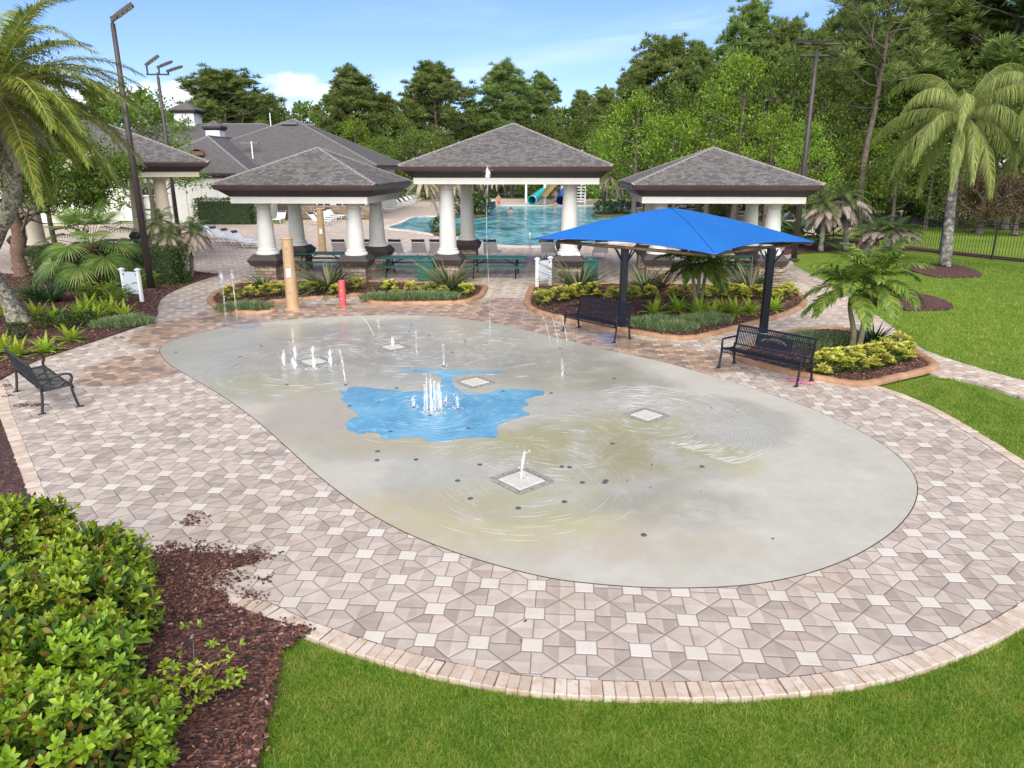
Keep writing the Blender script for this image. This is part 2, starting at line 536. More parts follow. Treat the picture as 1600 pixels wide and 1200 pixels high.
def stone_mat():
    t = NT('stacked_ledgestone')
    v = t.xyz(t.obj())
    n = t.xyz(t.n('ShaderNodeTexCoord').outputs['Normal'])
    u = t.math('ADD', v[0], v[1])
    vec = t.comb(t.math('ADD', u, t.math('MULTIPLY', t.noise(4, 2), 0.22)), t.math('ADD', v[2], t.math('MULTIPLY', t.noise(5, 2), 0.12)))
    br = t.n('ShaderNodeTexBrick')
    t.link(vec, br.inputs['Vector'])
    br.inputs['Scale'].default_value = 1
    br.inputs['Brick Width'].default_value = 0.34; br.inputs['Row Height'].default_value = 0.125
    br.inputs['Mortar Size'].default_value = 0.009
    br.inputs['Color1'].default_value = (0, 0, 0, 1); br.inputs['Color2'].default_value = (1, 1, 1, 1)
    c = t.ramp(br.outputs['Color'], [(0, (0.13, 0.115, 0.10)), (0.3, (0.34, 0.26, 0.18)), (0.6, (0.30, 0.16, 0.09)), (1, (0.44, 0.38, 0.30))])
    c = t.mix(t.math('MULTIPLY', t.noise(14, 4), 0.5), c, (0.16, 0.13, 0.10))
    c = t.mix(br.outputs['Fac'], c, (0.03, 0.025, 0.02))
    return t.set(color=c, rough=0.85, normal=t.bump(t.math('SUBTRACT', t.noise(12, 5), br.outputs['Fac']), 0.8, 0.03))
STONE = stone_mat()

def wet_mask(t):
    m = None
    for b in ((225, 570, 1.3, 2.0), (330, 515, 2.3, 2.6), (470, 492, 3.0, 2.0), (600, 482, 3.0, 1.6), (760, 490, 2.6, 3.2), (880, 525, 2.0, 2.2), (985, 548, 1.9, 1.5), (1080, 565, 1.4, 1.3), (395, 490, 2, 2.5)):
        q = t.blob(*b)
        m = q if m is None else t.math('MAXIMUM', m, q)
    n = t.noise(1.1, 4, 0.6, t.pos())
    return t.step(t.math('ADD', m, t.math('MULTIPLY_ADD', n, 1.2, -0.75)), 0.25, 0.6)

def paver_mat(name, base, far=False):
    """square stones set between split hexagons, as laid on the plaza"""
    t = NT(name)
    P = t.xyz(t.pos())
    per = 0.505
    o = G(800 + 138 / 3.5556, 850 + 228 / 3.5556)
    c, s = math.cos(AX), math.sin(AX)
    X = t.math('SUBTRACT', P[0], float(o[0])); Y = t.math('SUBTRACT', P[1], float(o[1]))
    u = t.math('DIVIDE', t.math('ADD', t.math('MULTIPLY', X, c), t.math('MULTIPLY', Y, s)), per)
    v = t.math('DIVIDE', t.math('SUBTRACT', t.math('MULTIPLY', Y, c), t.math('MULTIPLY', X, s)), per)
    wob = t.noise(9, 2, 0.5, t.pos())
    u = t.math('ADD', u, t.math('MULTIPLY_ADD', wob, 0.012, -0.006))
    iu = t.math('FLOOR', t.math('ADD', u, 0.5)); iv = t.math('FLOOR', t.math('ADD', v, 0.5))
    fu = t.math('SUBTRACT', u, iu); fv = t.math('SUBTRACT', v, iv)
    ax = t.math('ABSOLUTE', fu); ay = t.math('ABSOLUTE', fv)
    mx = t.math('MAXIMUM', ax, ay); mn = t.math('MINIMUM', ax, ay)
    a = 0.2
    sq = t.math('LESS_THAN', mx, a)
    hor = t.math('GREATER_THAN', ax, ay)
    # distance to joints
    w = 0.013
    e1 = t.math('ABSOLUTE', t.math('SUBTRACT', mx, a))
    e2 = t.math('MULTIPLY', t.math('ABSOLUTE', t.math('SUBTRACT', ax, ay)), 0.7071)
    e2 = t.math('ADD', e2, t.math('MULTIPLY', sq, 9.0))
    e3 = t.math('ADD', mn, t.math('MULTIPLY', sq, 9.0))
    e = t.math('MINIMUM', t.math('MINIMUM', e1, e2), e3)
    joint = t.math('SUBTRACT', 1.0, t.step(e, w * 0.45, w * 1.25))
    bev = t.step(e, 0.0, 0.045)
    # stone ids
    hu = t.math('FLOOR', u); hv = t.math('FLOOR', v)
    sgn_v = t.math('GREATER_THAN', fv, 0.0); sgn_u = t.math('GREATER_THAN', fu, 0.0)
    nh = t.math('SUBTRACT', 1.0, hor); nsq = t.math('SUBTRACT', 1.0, sq)
    idx = t.math('ADD', t.math('MULTIPLY', hor, hu), t.math('MULTIPLY', nh, iu))
    idy = t.math('ADD', t.math('MULTIPLY', hor, iv), t.math('MULTIPLY', nh, hv))
    idx = t.math('ADD', t.math('MULTIPLY', nsq, idx), t.math('MULTIPLY', sq, iu))
    idy = t.math('ADD', t.math('MULTIPLY', nsq, idy), t.math('MULTIPLY', sq, iv))
    idz = t.math('MULTIPLY', nsq, t.math('ADD', 1.0, t.math('ADD', t.math('MULTIPLY', hor, t.math('ADD', 2.0, sgn_v)), t.math('MULTIPLY', nh, t.math('ADD', 5.0, sgn_u)))))
    wn = t.n('ShaderNodeTexWhiteNoise', noise_dimensions='3D')
    t.link(t.comb(idx, idy, idz), wn.inputs['Vector'])
    rnd = wn.outputs['Value']
    rc = t.xyz(wn.outputs['Color'])
    # streaky face of every stone, direction drawn per stone
    an = t.math('MULTIPLY', rc[1], 6.283)
    su = t.math('ADD', t.math('MULTIPLY', fu, t.math('COSINE', an)), t.math('MULTIPLY', fv, t.math('SINE', an)))
    grad = t.math('ADD', t.math('MULTIPLY', su, 1.0), t.math('MULTIPLY_ADD', t.noise(7, 4, 0.65, t.pos()), 1.4, -0.45))
    f = t.math('ADD', t.math('MULTIPLY', rnd, 0.55), t.math('MULTIPLY', grad, 0.45), clamp=True)
    hexc = t.ramp(f, [(0.0, base[0]), (0.35, base[1]), (0.7, base[2]), (1.0, base[3])])
    sqc = t.mix(rnd, base[4], base[5])
    col = t.mix(sq, hexc, sqc)
    # overall soiling
    soil = t.noise(0.45, 5, 0.62, t.pos())
    col = t.mix(t.math('MULTIPLY', t.step(soil, 0.45, 0.75), 0.4), col, (0.36, 0.26, 0.18))
    fine = t.noise(40, 4, 0.7, t.pos())
    col = t.mix(t.math('MULTIPLY', fine, 0.22), col, (0.22, 0.18, 0.155))
    col = t.mix(t.math('MULTIPLY', joint, 0.68), col, (0.085, 0.058, 0.042))
    wet = wet_mask(t)
    wc = t.mix(1.0, col, t.ramp(t.math('ADD', t.math('MULTIPLY', rnd, .6), t.math('MULTIPLY', t.noise(.8, 2), .4)), [(0.2, (0.46, 0.37, 0.33)), (0.5, (0.80, 0.58, 0.44)), (0.8, (0.95, 0.72, 0.55))]), 'MULTIPLY')
    col = t.mix(t.math('MULTIPLY', wet, 0.7), col, wc)
    ro = t.math('SUBTRACT', 0.75, t.math('MULTIPLY', wet, t.math('MULTIPLY_ADD', t.noise(2.5, 3), 0.3, 0.3)))
    h = t.math('ADD', bev, t.math('MULTIPLY', fine, 0.25))
    dirt = t.step(t.noise(3.2, 6, 0.72, t.pos()), 0.52, 0.74)
    col = t.mix(t.math('MULTIPLY', dirt, 0.30), col, (0.27, 0.20, 0.15))
    return t.set(color=col, rough=ro, spec=0.22, normal=t.bump(h, 0.5, 0.008))
PAVER = paver_mat('mauve_grey_pavers', [(0.300, 0.247, 0.207), (0.415, 0.347, 0.290), (0.500, 0.424, 0.354), (0.565, 0.487, 0.405), (0.53, 0.478, 0.405), (0.60, 0.552, 0.477)])
PAVER2 = paver_mat('pinkish_deck_pavers', [(0.36, 0.28, 0.22), (0.48, 0.385, 0.305), (0.57, 0.465, 0.375), (0.63, 0.53, 0.435), (0.58, 0.495, 0.41), (0.67, 0.595, 0.51)])

def brick_mat():
    t = NT('cream_edge_bricks')
    rnd = t.n('ShaderNodeNewGeometry').outputs['Random Per Island']
    c = t.ramp(rnd, [(0, (0.40, 0.315, 0.245)), (0.5, (0.485, 0.395, 0.315)), (1, (0.55, 0.47, 0.39))])
    n = t.noise(9, 5, 0.65, t.pos())
    c = t.mix(t.math('MULTIPLY', t.step(n, 0.45, 0.66), 0.7), c, (0.38, 0.26, 0.165))
    return t.set(color=c, rough=0.8, normal=t.bump(t.noise(60, 4, 0.6, t.pos()), 0.3, 0.01))
BRICK = brick_mat()

def concrete_mat():
    t = NT('stained_pad_concrete')
    p = t.pos()
    n1 = t.noise(0.8, 6, 0.62, p); n2 = t.noise(4, 6, 0.65, p); n3 = t.noise(70, 3, 0.6, p)
    c = t.ramp(t.math('ADD', t.math('MULTIPLY', n1, 0.6), t.math('MULTIPLY', n2, 0.4)), [(0.3, (0.36, 0.338, 0.27)), (0.55, (0.43, 0.408, 0.338)), (0.75, (0.49, 0.472, 0.40))])
    def stain(c, lst, col, amt, sc=1.4):
        m = None
        for b in lst:
            q = t.blob(*b)
            m = q if m is None else t.math('MAXIMUM', m, q)
        nn = t.noise(sc, 6, 0.7, p)
        m = t.math('MULTIPLY', m, t.step(nn, 0.30, 0.58))
        return t.mix(t.math('MULTIPLY', m, amt), c, col)
    c = stain(c, [(820, 835, 2.4, 0.7), (980, 850, 1.6, .5), (700, 800, 1.0, 0.7), (500, 660, 1.2, 1.3), (600, 690, 1, .7)], (0.37, 0.28, 0.19), 0.45, 1.9)
    c = stain(c, [(960, 700, 1.6, 1.5), (880, 695, 1.2, 1.2)], (0.29, 0.255, 0.11), 0.9)
    c = stain(c, [(1155, 728, 0.4, 0.55), (1125, 705, .6, .3), (970, 660, 1.2, .5), (930, 790, 1.5, .5), (415, 598, 1.3, 1.2), (455, 610, 1.3, .8), (690, 690, 2.6, .8), (770, 800, 2.0, 1.0), (880, 585, 1.6, 1.4)], (0.35, 0.33, 0.13), 0.6)
    c = stain(c, [(880, 570, 2, 2.0), (980, 600, 1.2, .6), (1060, 790, 1.2, .7), (540, 545, 3, 3), (640, 560, 2, 2)], (0.26, 0.245, 0.215), 0.7)
    mk_ = None
    for bl in ((400, 550, 3.2, 3.2), (520, 555, 4.6, 3.8), (690, 545, 4.4, 4.0), (660, 640, 3.0, 2.6), (800, 600, 3.4, 2.6), (815, 735, 2.2, 1.7), (930, 690, 2.6, 2.0), (1040, 655, 2.4, 1.7)):
        q = t.blob(*bl)
        mk_ = q if mk_ is None else t.math('MAXIMUM', mk_, q)
    mk_ = t.step(t.math('ADD', mk_, t.math('MULTIPLY_ADD', t.noise(1.3, 5, 0.65, p), 0.9, -0.45)), 0.2, 0.45)
    c = t.mix(t.math('MULTIPLY', mk_, 0.8), c, t.mix(1.0, c, (0.92, 0.925, 0.89), 'MULTIPLY'))
    c = stain(c, [(480, 640, 1.3, 1.6), (565, 690, 1.4, .7), (640, 800, 1.0, .8)], (0.40, 0.33, 0.235), 0.5, 2.2)
    c = t.mix(t.math('MULTIPLY', n3, 0.25), c, (0.24, 0.225, 0.20))
    return t.set(color=c, rough=0.72, spec=0.3, normal=t.bump(n3, 0.25, 0.006))
CONC = concrete_mat()

def film_mat():
    """thin sheet of running water: clear, mirrors the sky at a slant, combed by rings round each jet"""
    t = NT('thin_running_water')
    P = t.pos(); xyz = t.xyz(P)
    h = None
    wob = t.math('MULTIPLY_ADD', t.noise(1.6, 3, 0.5, P), 1.2, -0.6)
    for px, py, freq, r in ((815, 752, 36, 1.9), (1010, 650, 30, 3.4), (672, 640, 34, 2.6), (495, 566, 30, 3.4), (614, 543, 28, 2.6), (760, 545, 30, 3.0)):
        c = G(px, py)
        dx = t.math('SUBTRACT', xyz[0], float(c[0])); dy = t.math('SUBTRACT', xyz[1], float(c[1]))
        d = t.math('SQRT', t.math('ADD', t.math('MULTIPLY', dx, dx), t.math('MULTIPLY', dy, dy)))
        wv = t.math('SINE', t.math('MULTIPLY', t.math('ADD', d, wob), freq))
        am = t.math('SUBTRACT', 1.0, t.step(d, r * 0.35, r))
        q = t.math('MULTIPLY', wv, am)
        h = q if h is None else t.math('ADD', h, q)
    br = t.step(t.noise(2.2, 4, 0.6, P), 0.35, 0.65)
    fine = t.noise(16, 4, 0.6, t.mapping(P, (1, 1.6, 1)), 0.4)
    hh = t.math('ADD', t.math('MULTIPLY', t.math('MULTIPLY', h, br), 1.1), t.math('MULTIPLY', fine, 0.9))
    nb = t.bump(hh, 1.0, 0.009)
    gl = t.n('ShaderNodeBsdfGlossy'); gl.inputs['Roughness'].default_value = 0.05
    t.link(nb, gl.inputs['Normal'])
    mk_ = None
    for bl in ((400, 550, 3.2, 3.2), (520, 555, 4.6, 3.8), (690, 545, 4.4, 4.0), (660, 640, 3.0, 2.6), (800, 600, 3.4, 2.6), (815, 735, 2.2, 1.7), (930, 690, 2.6, 2.0), (1040, 655, 2.4, 1.7)):
        q = t.blob(*bl)
        mk_ = q if mk_ is None else t.math('MAXIMUM', mk_, q)
    mk_ = t.step(t.math('ADD', mk_, t.math('MULTIPLY_ADD', t.noise(1.3, 4, 0.6, P), 0.7, -0.35)), 0.15, 0.6)
    tr = t.n('ShaderNodeBsdfTransparent'); tr.inputs['Color'].default_value = (1, 1, 1, 1)
    fr = t.n('ShaderNodeFresnel'); fr.inputs['IOR'].default_value = 1.45
    t.link(t.bump(hh, 0.6, 0.008), fr.inputs['Normal'])
    mx = t.n('ShaderNodeMixShader')
    bk_ = t.math('SUBTRACT', 1.0, t.n('ShaderNodeNewGeometry').outputs['Backfacing'])
    t.link(t.math('MULTIPLY', t.math('MULTIPLY', fr.outputs[0], mk_), bk_), mx.inputs[0]); t.link(tr.outputs[0], mx.inputs[1]); t.link(gl.outputs[0], mx.inputs[2])
    t.link(mx.outputs[0], t.out.inputs[0])
    return t.m
FILM = film_mat()

def puddle_mat():
    t = NT('still_puddle_water')
    gl = t.n('ShaderNodeBsdfGlossy'); gl.inputs['Roughness'].default_value = 0.16
    tr = t.n('ShaderNodeBsdfTransparent'); tr.inputs['Color'].default_value = (0.95, 0.94, 0.92, 1)
    mx = t.n('ShaderNodeMixShader')
    fr = t.n('ShaderNodeFresnel'); fr.inputs['IOR'].default_value = 1.36
    bk_ = t.math('SUBTRACT', 1.0, t.n('ShaderNodeNewGeometry').outputs['Backfacing'])
    t.link(t.math('MULTIPLY', fr.outputs[0], bk_), mx.inputs[0])
    t.link(tr.outputs[0], mx.inputs[1]); t.link(gl.outputs[0], mx.inputs[2]); t.link(mx.outputs[0], t.out.inputs[0])
    return t.m
PUDDLE = puddle_mat()

def mural_mat():
    t = NT('blue_pond_paint')
    p = t.pos()
    c = t.ramp(t.noise(0.9, 5, 0.6, p), [(0.35, (0.065, 0.24, 0.385)), (0.55, (0.115, 0.335, 0.48)), (0.75, (0.19, 0.42, 0.54))])
    wear = t.step(t.noise(5, 8, 0.75, p), 0.52, 0.66)
    c = t.mix(t.math('MULTIPLY', wear, 0.7), c, (0.33, 0.43, 0.47))
    big = t.step(t.noise(1.6, 5, 0.65, t.mapping(p, loc=(7, 3, 0))), 0.5, 0.72)
    c = t.mix(t.math('MULTIPLY', big, 0.35), c, (0.10, 0.32, 0.40))
    return t.set(color=c, rough=0.5)
MURAL = mural_mat()

def pool_mat():
    t = NT('pool_water')
    p = t.pos()
    v = t.mapping(p, (0.55, 0.30, 1), (0, 0, 0.15))
    a = t.noise(1.5, 5, 0.6, v, 0.8)
    b = t.noise(4.5, 3, 0.6, v, 0.4)
    h = t.math('ADD', a, t.math('MULTIPLY', b, 0.35))
    dep = t.noise(0.08, 2, 0.5, p)
    c = t.ramp(t.math('ADD', t.math('MULTIPLY', h, 0.6), t.math('MULTIPLY', dep, 0.35)), [(0.44, (0.006, 0.085, 0.14)), (0.54, (0.03, 0.24, 0.30)), (0.65, (0.22, 0.52, 0.54))])  # ripple lights and darks painted into the water colour
    return t.set(color=c, rough=0.08, spec=0.5, normal=t.bump(h, 0.9, 0.25))
POOLW = pool_mat()

def mulch_mat():
    t = NT('red_brown_mulch')
    p = t.pos()
    vo = t.n('ShaderNodeTexVoronoi'); vo.inputs['Scale'].default_value = 22
    t.link(t.mapping(p, (1, 1.6, 1)), vo.inputs['Vector'])
    f = t.xyz(vo.outputs['Color'])[0]
    c = t.ramp(f, [(0, (0.022, 0.010, 0.008)), (0.5, (0.070, 0.026, 0.019)), (0.85, (0.13, 0.050, 0.034)), (1, (0.24, 0.12, 0.085))])
    c = t.mix(t.math('MULTIPLY', t.step(t.noise(0.7, 4), 0.45, 0.7), 0.5), c, (0.028, 0.014, 0.012))
    return t.set(color=c, rough=0.9, normal=t.bump(vo.outputs['Distance'], 0.9, 0.03))
MULCH = mulch_mat()
def chip_mat():
    t = NT('mulch_chip')
    rnd = t.n('ShaderNodeNewGeometry').outputs['Random Per Island']
    c = t.ramp(rnd, [(0, (0.022, 0.009, 0.007)), (0.35, (0.070, 0.025, 0.017)), (0.65, (0.135, 0.048, 0.030)), (0.88, (0.215, 0.085, 0.05)), (0.97, (0.32, 0.19, 0.13)), (1, (0.40, 0.30, 0.24))])
    c = t.mix(t.math('MULTIPLY', t.noise(60, 3), 0.4), c, (0.02, 0.01, 0.008))
    return t.set(color=c, rough=0.75)
CHIP = chip_mat()

def curb_mat():
    t = NT('tan_stamped_curb')
    p = t.pos()
    c = t.ramp(t.noise(2.2, 5, 0.65, p), [(0.3, (0.24, 0.125, 0.060)), (0.5, (0.36, 0.20, 0.105)), (0.72, (0.47, 0.31, 0.20))])
    c = t.mix(t.math('MULTIPLY', t.noise(25, 4, 0.7, p), 0.3), c, (0.16, 0.09, 0.05))
    return t.set(color=c, rough=0.65, normal=t.bump(t.noise(18, 4, 0.7, p), 0.4, 0.02))
CURB = curb_mat()

def grass_ground():
    t = NT('lawn_turf')
    p = t.pos()
    n1 = t.noise(0.12, 4, 0.6, p); n2 = t.noise(1.2, 5, 0.65, p); n3 = t.noise(28, 4, 0.75, t.mapping(p, (1, .6, 1)))
    f = t.math('ADD', t.math('MULTIPLY', n1, 0.4), t.math('ADD', t.math('MULTIPLY', n2, 0.35), t.math('MULTIPLY', n3, 0.4)))
    c = t.ramp(f, [(0.36, (0.055, 0.105, 0.014)), (0.52, (0.115, 0.185, 0.02)), (0.66, (0.18, 0.245, 0.026)), (0.8, (0.28, 0.27, 0.05))])
    return t.set(color=c, rough=0.9, spec=0.15, normal=t.bump(n3, 0.8, 0.04))
LAWN = grass_ground()
GRASSB = leafm('grass_blade', [(0.058, 0.125, 0.012), (0.12, 0.235, 0.019), (0.20, 0.325, 0.03), (0.36, 0.34, 0.09)], 0.35, 0.5, 2.2, 0.0, nw=1.0)

def canopy_mat():
    t = NT('blue_shade_cloth')
    v = t.obj()
    wv = t.noise(220, 2, 0.5, t.mapping(v, (1, .2, 1)))
    c = t.ramp(t.noise(0.6, 3, 0.5, v), [(0.3, (0.010, 0.125, 0.41)), (0.7, (0.015, 0.150, 0.47))])
    c = t.mix(t.math('MULTIPLY', wv, 0.2), c, (0.008, 0.07, 0.34))
    t.set(color=c, rough=0.6, spec=0.35, normal=t.bump(t.math('ADD', t.math('MULTIPLY', wv, 0.1), t.noise(1.6, 4, 0.6, v, 0.6)), 0.35, 0.06))
    tr = t.n('ShaderNodeBsdfTranslucent'); t.link(c, tr.inputs['Color'])
    mx = t.n('ShaderNodeMixShader'); mx.inputs[0].default_value = 0.12
    t.link(t.bsdf.outputs[0], mx.inputs[1]); t.link(tr.outputs[0], mx.inputs[2]); t.link(mx.outputs[0], t.out.inputs[0])
    return t.m
CANOPY = canopy_mat()

def spray_mat():
    t = NT('white_water_spray')
    v = t.obj()
    n = t.noise(26, 4, 0.7, t.mapping(v, (1, 1, .35)))
    t.set(color=(0.88, 0.9, 0.92), rough=0.25, alpha=t.math('MULTIPLY_ADD', t.step(n, 0.38, 0.68), 0.52, 0.06))
    return t.m
SPRAY = spray_mat()
def mist_mat():
    t = NT('thin_clear_water')
    v = t.obj()
    n = t.noise(16, 4, 0.7, t.mapping(v, (1, 1, .3)))
    t.set(color=(0.86, 0.88, 0.9), rough=0.2, alpha=t.math('MULTIPLY_ADD', t.step(n, 0.45, 0.65), 0.33, 0.03))
    return t.m
MISTW = mist_mat()

# foliage palettes
L_BROAD = leafm('broad_leaf', [(0.050, 0.092, 0.018), (0.09, 0.155, 0.027), (0.14, 0.215, 0.034), (0.195, 0.26, 0.045)], 0.3, 0.5, 0.5, 0.5)
L_LIGHT = leafm('light_green_leaf', [(0.075, 0.14, 0.014), (0.14, 0.235, 0.020), (0.21, 0.315, 0.03), (0.28, 0.37, 0.045)], 0.35, 0.5, 0.5, 0.3)
L_PINE = leafm('pine_needle', [(0.072, 0.118, 0.034), (0.12, 0.18, 0.046), (0.175, 0.235, 0.06), (0.235, 0.275, 0.075)], 0.2, 0.5, 0.6, 0.35)
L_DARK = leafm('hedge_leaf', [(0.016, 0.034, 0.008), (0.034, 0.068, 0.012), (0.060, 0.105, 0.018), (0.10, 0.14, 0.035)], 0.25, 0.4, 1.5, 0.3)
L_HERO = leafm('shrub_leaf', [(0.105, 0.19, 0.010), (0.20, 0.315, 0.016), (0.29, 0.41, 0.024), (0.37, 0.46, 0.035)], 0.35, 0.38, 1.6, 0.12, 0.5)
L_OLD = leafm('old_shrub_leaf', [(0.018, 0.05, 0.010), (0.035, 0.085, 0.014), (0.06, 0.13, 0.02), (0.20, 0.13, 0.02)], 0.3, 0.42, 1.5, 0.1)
L_FERN = leafm('lime_fern', [(0.15, 0.26, 0.012), (0.25, 0.38, 0.02), (0.36, 0.47, 0.03), (0.44, 0.50, 0.06)], 0.4, 0.5, 3, 0.2)
L_YELL = leafm('variegated_leaf', [(0.16, 0.22, 0.02), (0.40, 0.42, 0.05), (0.58, 0.55, 0.10), (0.66, 0.63, 0.22)], 0.35, 0.45, 4, 0.2)
L_GREY = leafm('juniper_leaf', [(0.085, 0.13, 0.055), (0.16, 0.22, 0.095), (0.25, 0.31, 0.14)], 0.25, 0.6, 3, 0.25)
L_FLAX = leafm('flax_blade', [(0.035, 0.058, 0.022), (0.070, 0.10, 0.038), (0.135, 0.16, 0.072), (0.27, 0.25, 0.14)], 0.25, 0.45, 3, 0.25)
L_STRAP = leafm('strap_leaf', [(0.020, 0.055, 0.018), (0.045, 0.10, 0.03), (0.085, 0.15, 0.04)], 0.25, 0.4, 3, 0.25)
L_DATE = leafm('date_palm_leaf', [(0.055, 0.10, 0.018), (0.11, 0.165, 0.024), (0.19, 0.235, 0.032), (0.36, 0.32, 0.05)], 0.35, 0.45, 0.9, 0.2)
L_QUEEN = leafm('queen_palm_leaf', [(0.09, 0.15, 0.035), (0.18, 0.25, 0.06), (0.29, 0.36, 0.09), (0.42, 0.45, 0.15)], 0.35, 0.45, 0.8, 0.2)
L_PYG = leafm('pygmy_palm_leaf', [(0.045, 0.085, 0.02), (0.085, 0.14, 0.03), (0.14, 0.19, 0.045)], 0.3, 0.5, 1.5, 0.25)
L_YPALM = leafm('yellowed_palm_leaf', [(0.10, 0.12, 0.025), (0.20, 0.19, 0.05), (0.33, 0.28, 0.10)], 0.3, 0.5, 1.5, 0.25)
L_FAN = leafm('fan_palm_leaf', [(0.055, 0.11, 0.022), (0.105, 0.185, 0.032), (0.175, 0.26, 0.05), (0.32, 0.32, 0.12)], 0.3, 0.42, 1.5, 0.15)
L_ADON = leafm('feather_palm_leaf', [(0.040, 0.088, 0.016), (0.085, 0.155, 0.022), (0.15, 0.225, 0.03), (0.27, 0.31, 0.06)], 0.3, 0.42, 1.5, 0.2)
L_RED = leafm('rust_leaf', [(0.05, 0.06, 0.02), (0.09, 0.065, 0.03), (0.15, 0.08, 0.045)], 0.25, 0.5, 1.0, 0.2)
FLOWER = leafm('cream_flower', [(0.55, 0.50, 0.38), (0.72, 0.68, 0.55)], 0.3)
PINKM = leafm('pink_petal', [(0.55, 0.12, 0.24), (0.70, 0.24, 0.36), (0.78, 0.42, 0.50)], 0.2)
STEM = pm('green_stem', (0.10, 0.12, 0.045), (0.20, 0.21, 0.09), 6, 0.7)
TWIG = pm('brown_twig', (0.10, 0.07, 0.045), (0.2, 0.15, 0.10), 8, 0.8)
# ------------------------------------------------------------------ the ground plan
def sheet(name, pts, mat, z, thick=0.0):
    o = MB().poly(np.asarray(pts)[:, :2], z, thick).build(name, mat)
    return tag(o, kind='structure')

# lawn to the horizon
m = MB(); m.poly([(-900, -60), (900, -60), (900, 1500), (-900, 1500)], -0.05)
tag(m.build('lawn', LAWN), kind='structure')

# outer edge of the splash plaza, counter-clockwise from the lower left
edge_front = ground_px([(50, 790), (140, 858), (235, 905), (330, 938), (400, 958), (460, 986), (560, 1021), (650, 1047), (750, 1069), (850, 1083), (960, 1089), (1080, 1090), (1180, 1088), (1300, 1076), (1400, 1057), (1500, 1024), (1600, 975), (1690, 905), (1722, 840), (1690, 780), (1600, 721), (1520, 671), (1450, 633), (1390, 609), (1352, 600)])[:, :2]
edge_left = ground_px([(0, 652), (50, 790)])[:, :2]
ef = smooth_loop(edge_front, 6, closed=False)
plaza_outline = np.concatenate([ef, ground_px([(1465, 577), (1440, 560), (1400, 530), (1340, 470), (1290, 440), (1240, 415)])[:, :2], [(14.2, 37.0), (-34, 37.0), (-34, 20)], ground_px([(-260, 640), (-20, 600), (0, 652)])[:, :2]])
sheet('paver_plaza', plaza_outline, PAVER, 0.0, 0.06)
# pool deck behind, up to the far fence
deck = [(14.2, 37.0), (17, 42), (21, 50), (34, 60), (52, 75), (56, 100), (-10, 104), (-14, 92), (-12.0, 62), (-18.5, 62), (-18.5, 58), (-44, 57), (-44, 37.0)]
sheet('pool_deck', deck, PAVER2, 0.0, 0.06)
# path on the right, curving down to the frame
path = np.concatenate([smooth_loop(ground_px([(1205, 404), (1252, 430), (1310, 456), (1380, 500), (1432, 540), (1500, 566), (1620, 600), (1900, 668), (2300, 740)])[:, :2], 5, False), smooth_loop(ground_px([(2300, 800), (1950, 712), (1660, 640), (1540, 602), (1490, 590), (1440, 578), (1330, 520), (1230, 470), (1150, 430)])[:, :2], 5, False)])
sheet('garden_path', path, PAVER2, 0.004, 0.07)

# soldier course of edge bricks
def brick_course(line, depth=0.2, pitch=0.105):
    d = np.linalg.norm(np.diff(line, axis=0), axis=1)
    s = np.concatenate([[0], np.cumsum(d)])
    b = MB()
    for q in np.arange(0.02, s[-1] - pitch, pitch):
        x0 = np.array([np.interp(q + pitch / 2, s, line[:, k]) for k in (0, 1)])
        x1 = np.array([np.interp(q + pitch / 2 + 0.01, s, line[:, k]) for k in (0, 1)])
        t = nrm(x1 - x0)
        nn = np.array((-t[1], t[0]))
        c = x0 + nn * (depth / 2 - 0.01) + rng.normal(0, 0.003, 2)
        b.bbox((c[0], c[1], -0.020 + rng.normal(0, 0.002)), (pitch - 0.007, depth, 0.06), 0.006, math.atan2(t[1], t[0]) + rng.normal(0, 0.012))
    return b
bc = brick_course(ef)
bc2 = brick_course(np.array([G(-12, 600)[:2], G(0, 652)[:2], G(50, 790)[:2]]), 0.2, 0.105)
bc.v += bc2.v; bc.f += [a + bc.n for a in bc2.f]; bc.n += bc2.n
tag(bc.build('edge_brick_course', BRICK), kind='structure')
# bedding joint seen under and between the bricks
jb = MB()
n2 = nrm(np.gradient(ef, axis=0)); n2 = np.stack([-n2[:, 1], n2[:, 0]], 1)
jb.poly(np.concatenate([ef, (ef + n2 * 0.2)[::-1]]), 0.002)
tag(jb.build('brick_bedding', pm('joint_sand', (0.10, 0.07, 0.05), (0.16, 0.11, 0.08), 20, 0.9)), kind='structure')

# splash pad
pad_px = [(250, 548), (262, 536), (300, 524), (360, 510), (430, 502), (500, 496), (575, 493), (650, 493), (720, 498), (790, 509), (870, 528), (950, 547), (1040, 567), (1120, 590), (1200, 615), (1270, 640), (1340, 672), (1395, 707), (1428, 744), (1430, 782), (1403, 822), (1350, 860), (1280, 890), (1200, 909), (1120, 917), (1020, 918), (920, 911), (850, 901), (770, 881), (690, 855), (620, 825), (560, 790), (500, 745), (450, 700), (400, 656), (350, 620), (300, 590), (264, 568)]
pad_w = smooth_loop(ground_px(pad_px)[:, :2], 5)
sheet('splash_pad', pad_w, CONC, 0.004)
jm = MB()   # dark joint round the pad
pt = nrm(np.roll(pad_w, -1, 0) - np.roll(pad_w, 1, 0)); pn = np.stack([-pt[:, 1], pt[:, 0]], 1)
if np.sum(pad_w[:, 0] * np.roll(pad_w[:, 1], -1) - np.roll(pad_w[:, 0], -1) * pad_w[:, 1]) > 0: pn = -pn
k = len(pad_w)
jo = pad_w + pn * 0.014
jm.add(np.concatenate([np.column_stack([pad_w, np.full(k, 0.002)]), np.column_stack([jo, np.full(k, 0.002)])]), np.array([(i, (i + 1) % k, k + (i + 1) % k, k + i) for i in range(k)]))
tag(jm.build('pad_joint', pm('joint_dirt', (0.03, 0.026, 0.02), (0.07, 0.05, 0.035), 12, 0.9)), kind='structure')

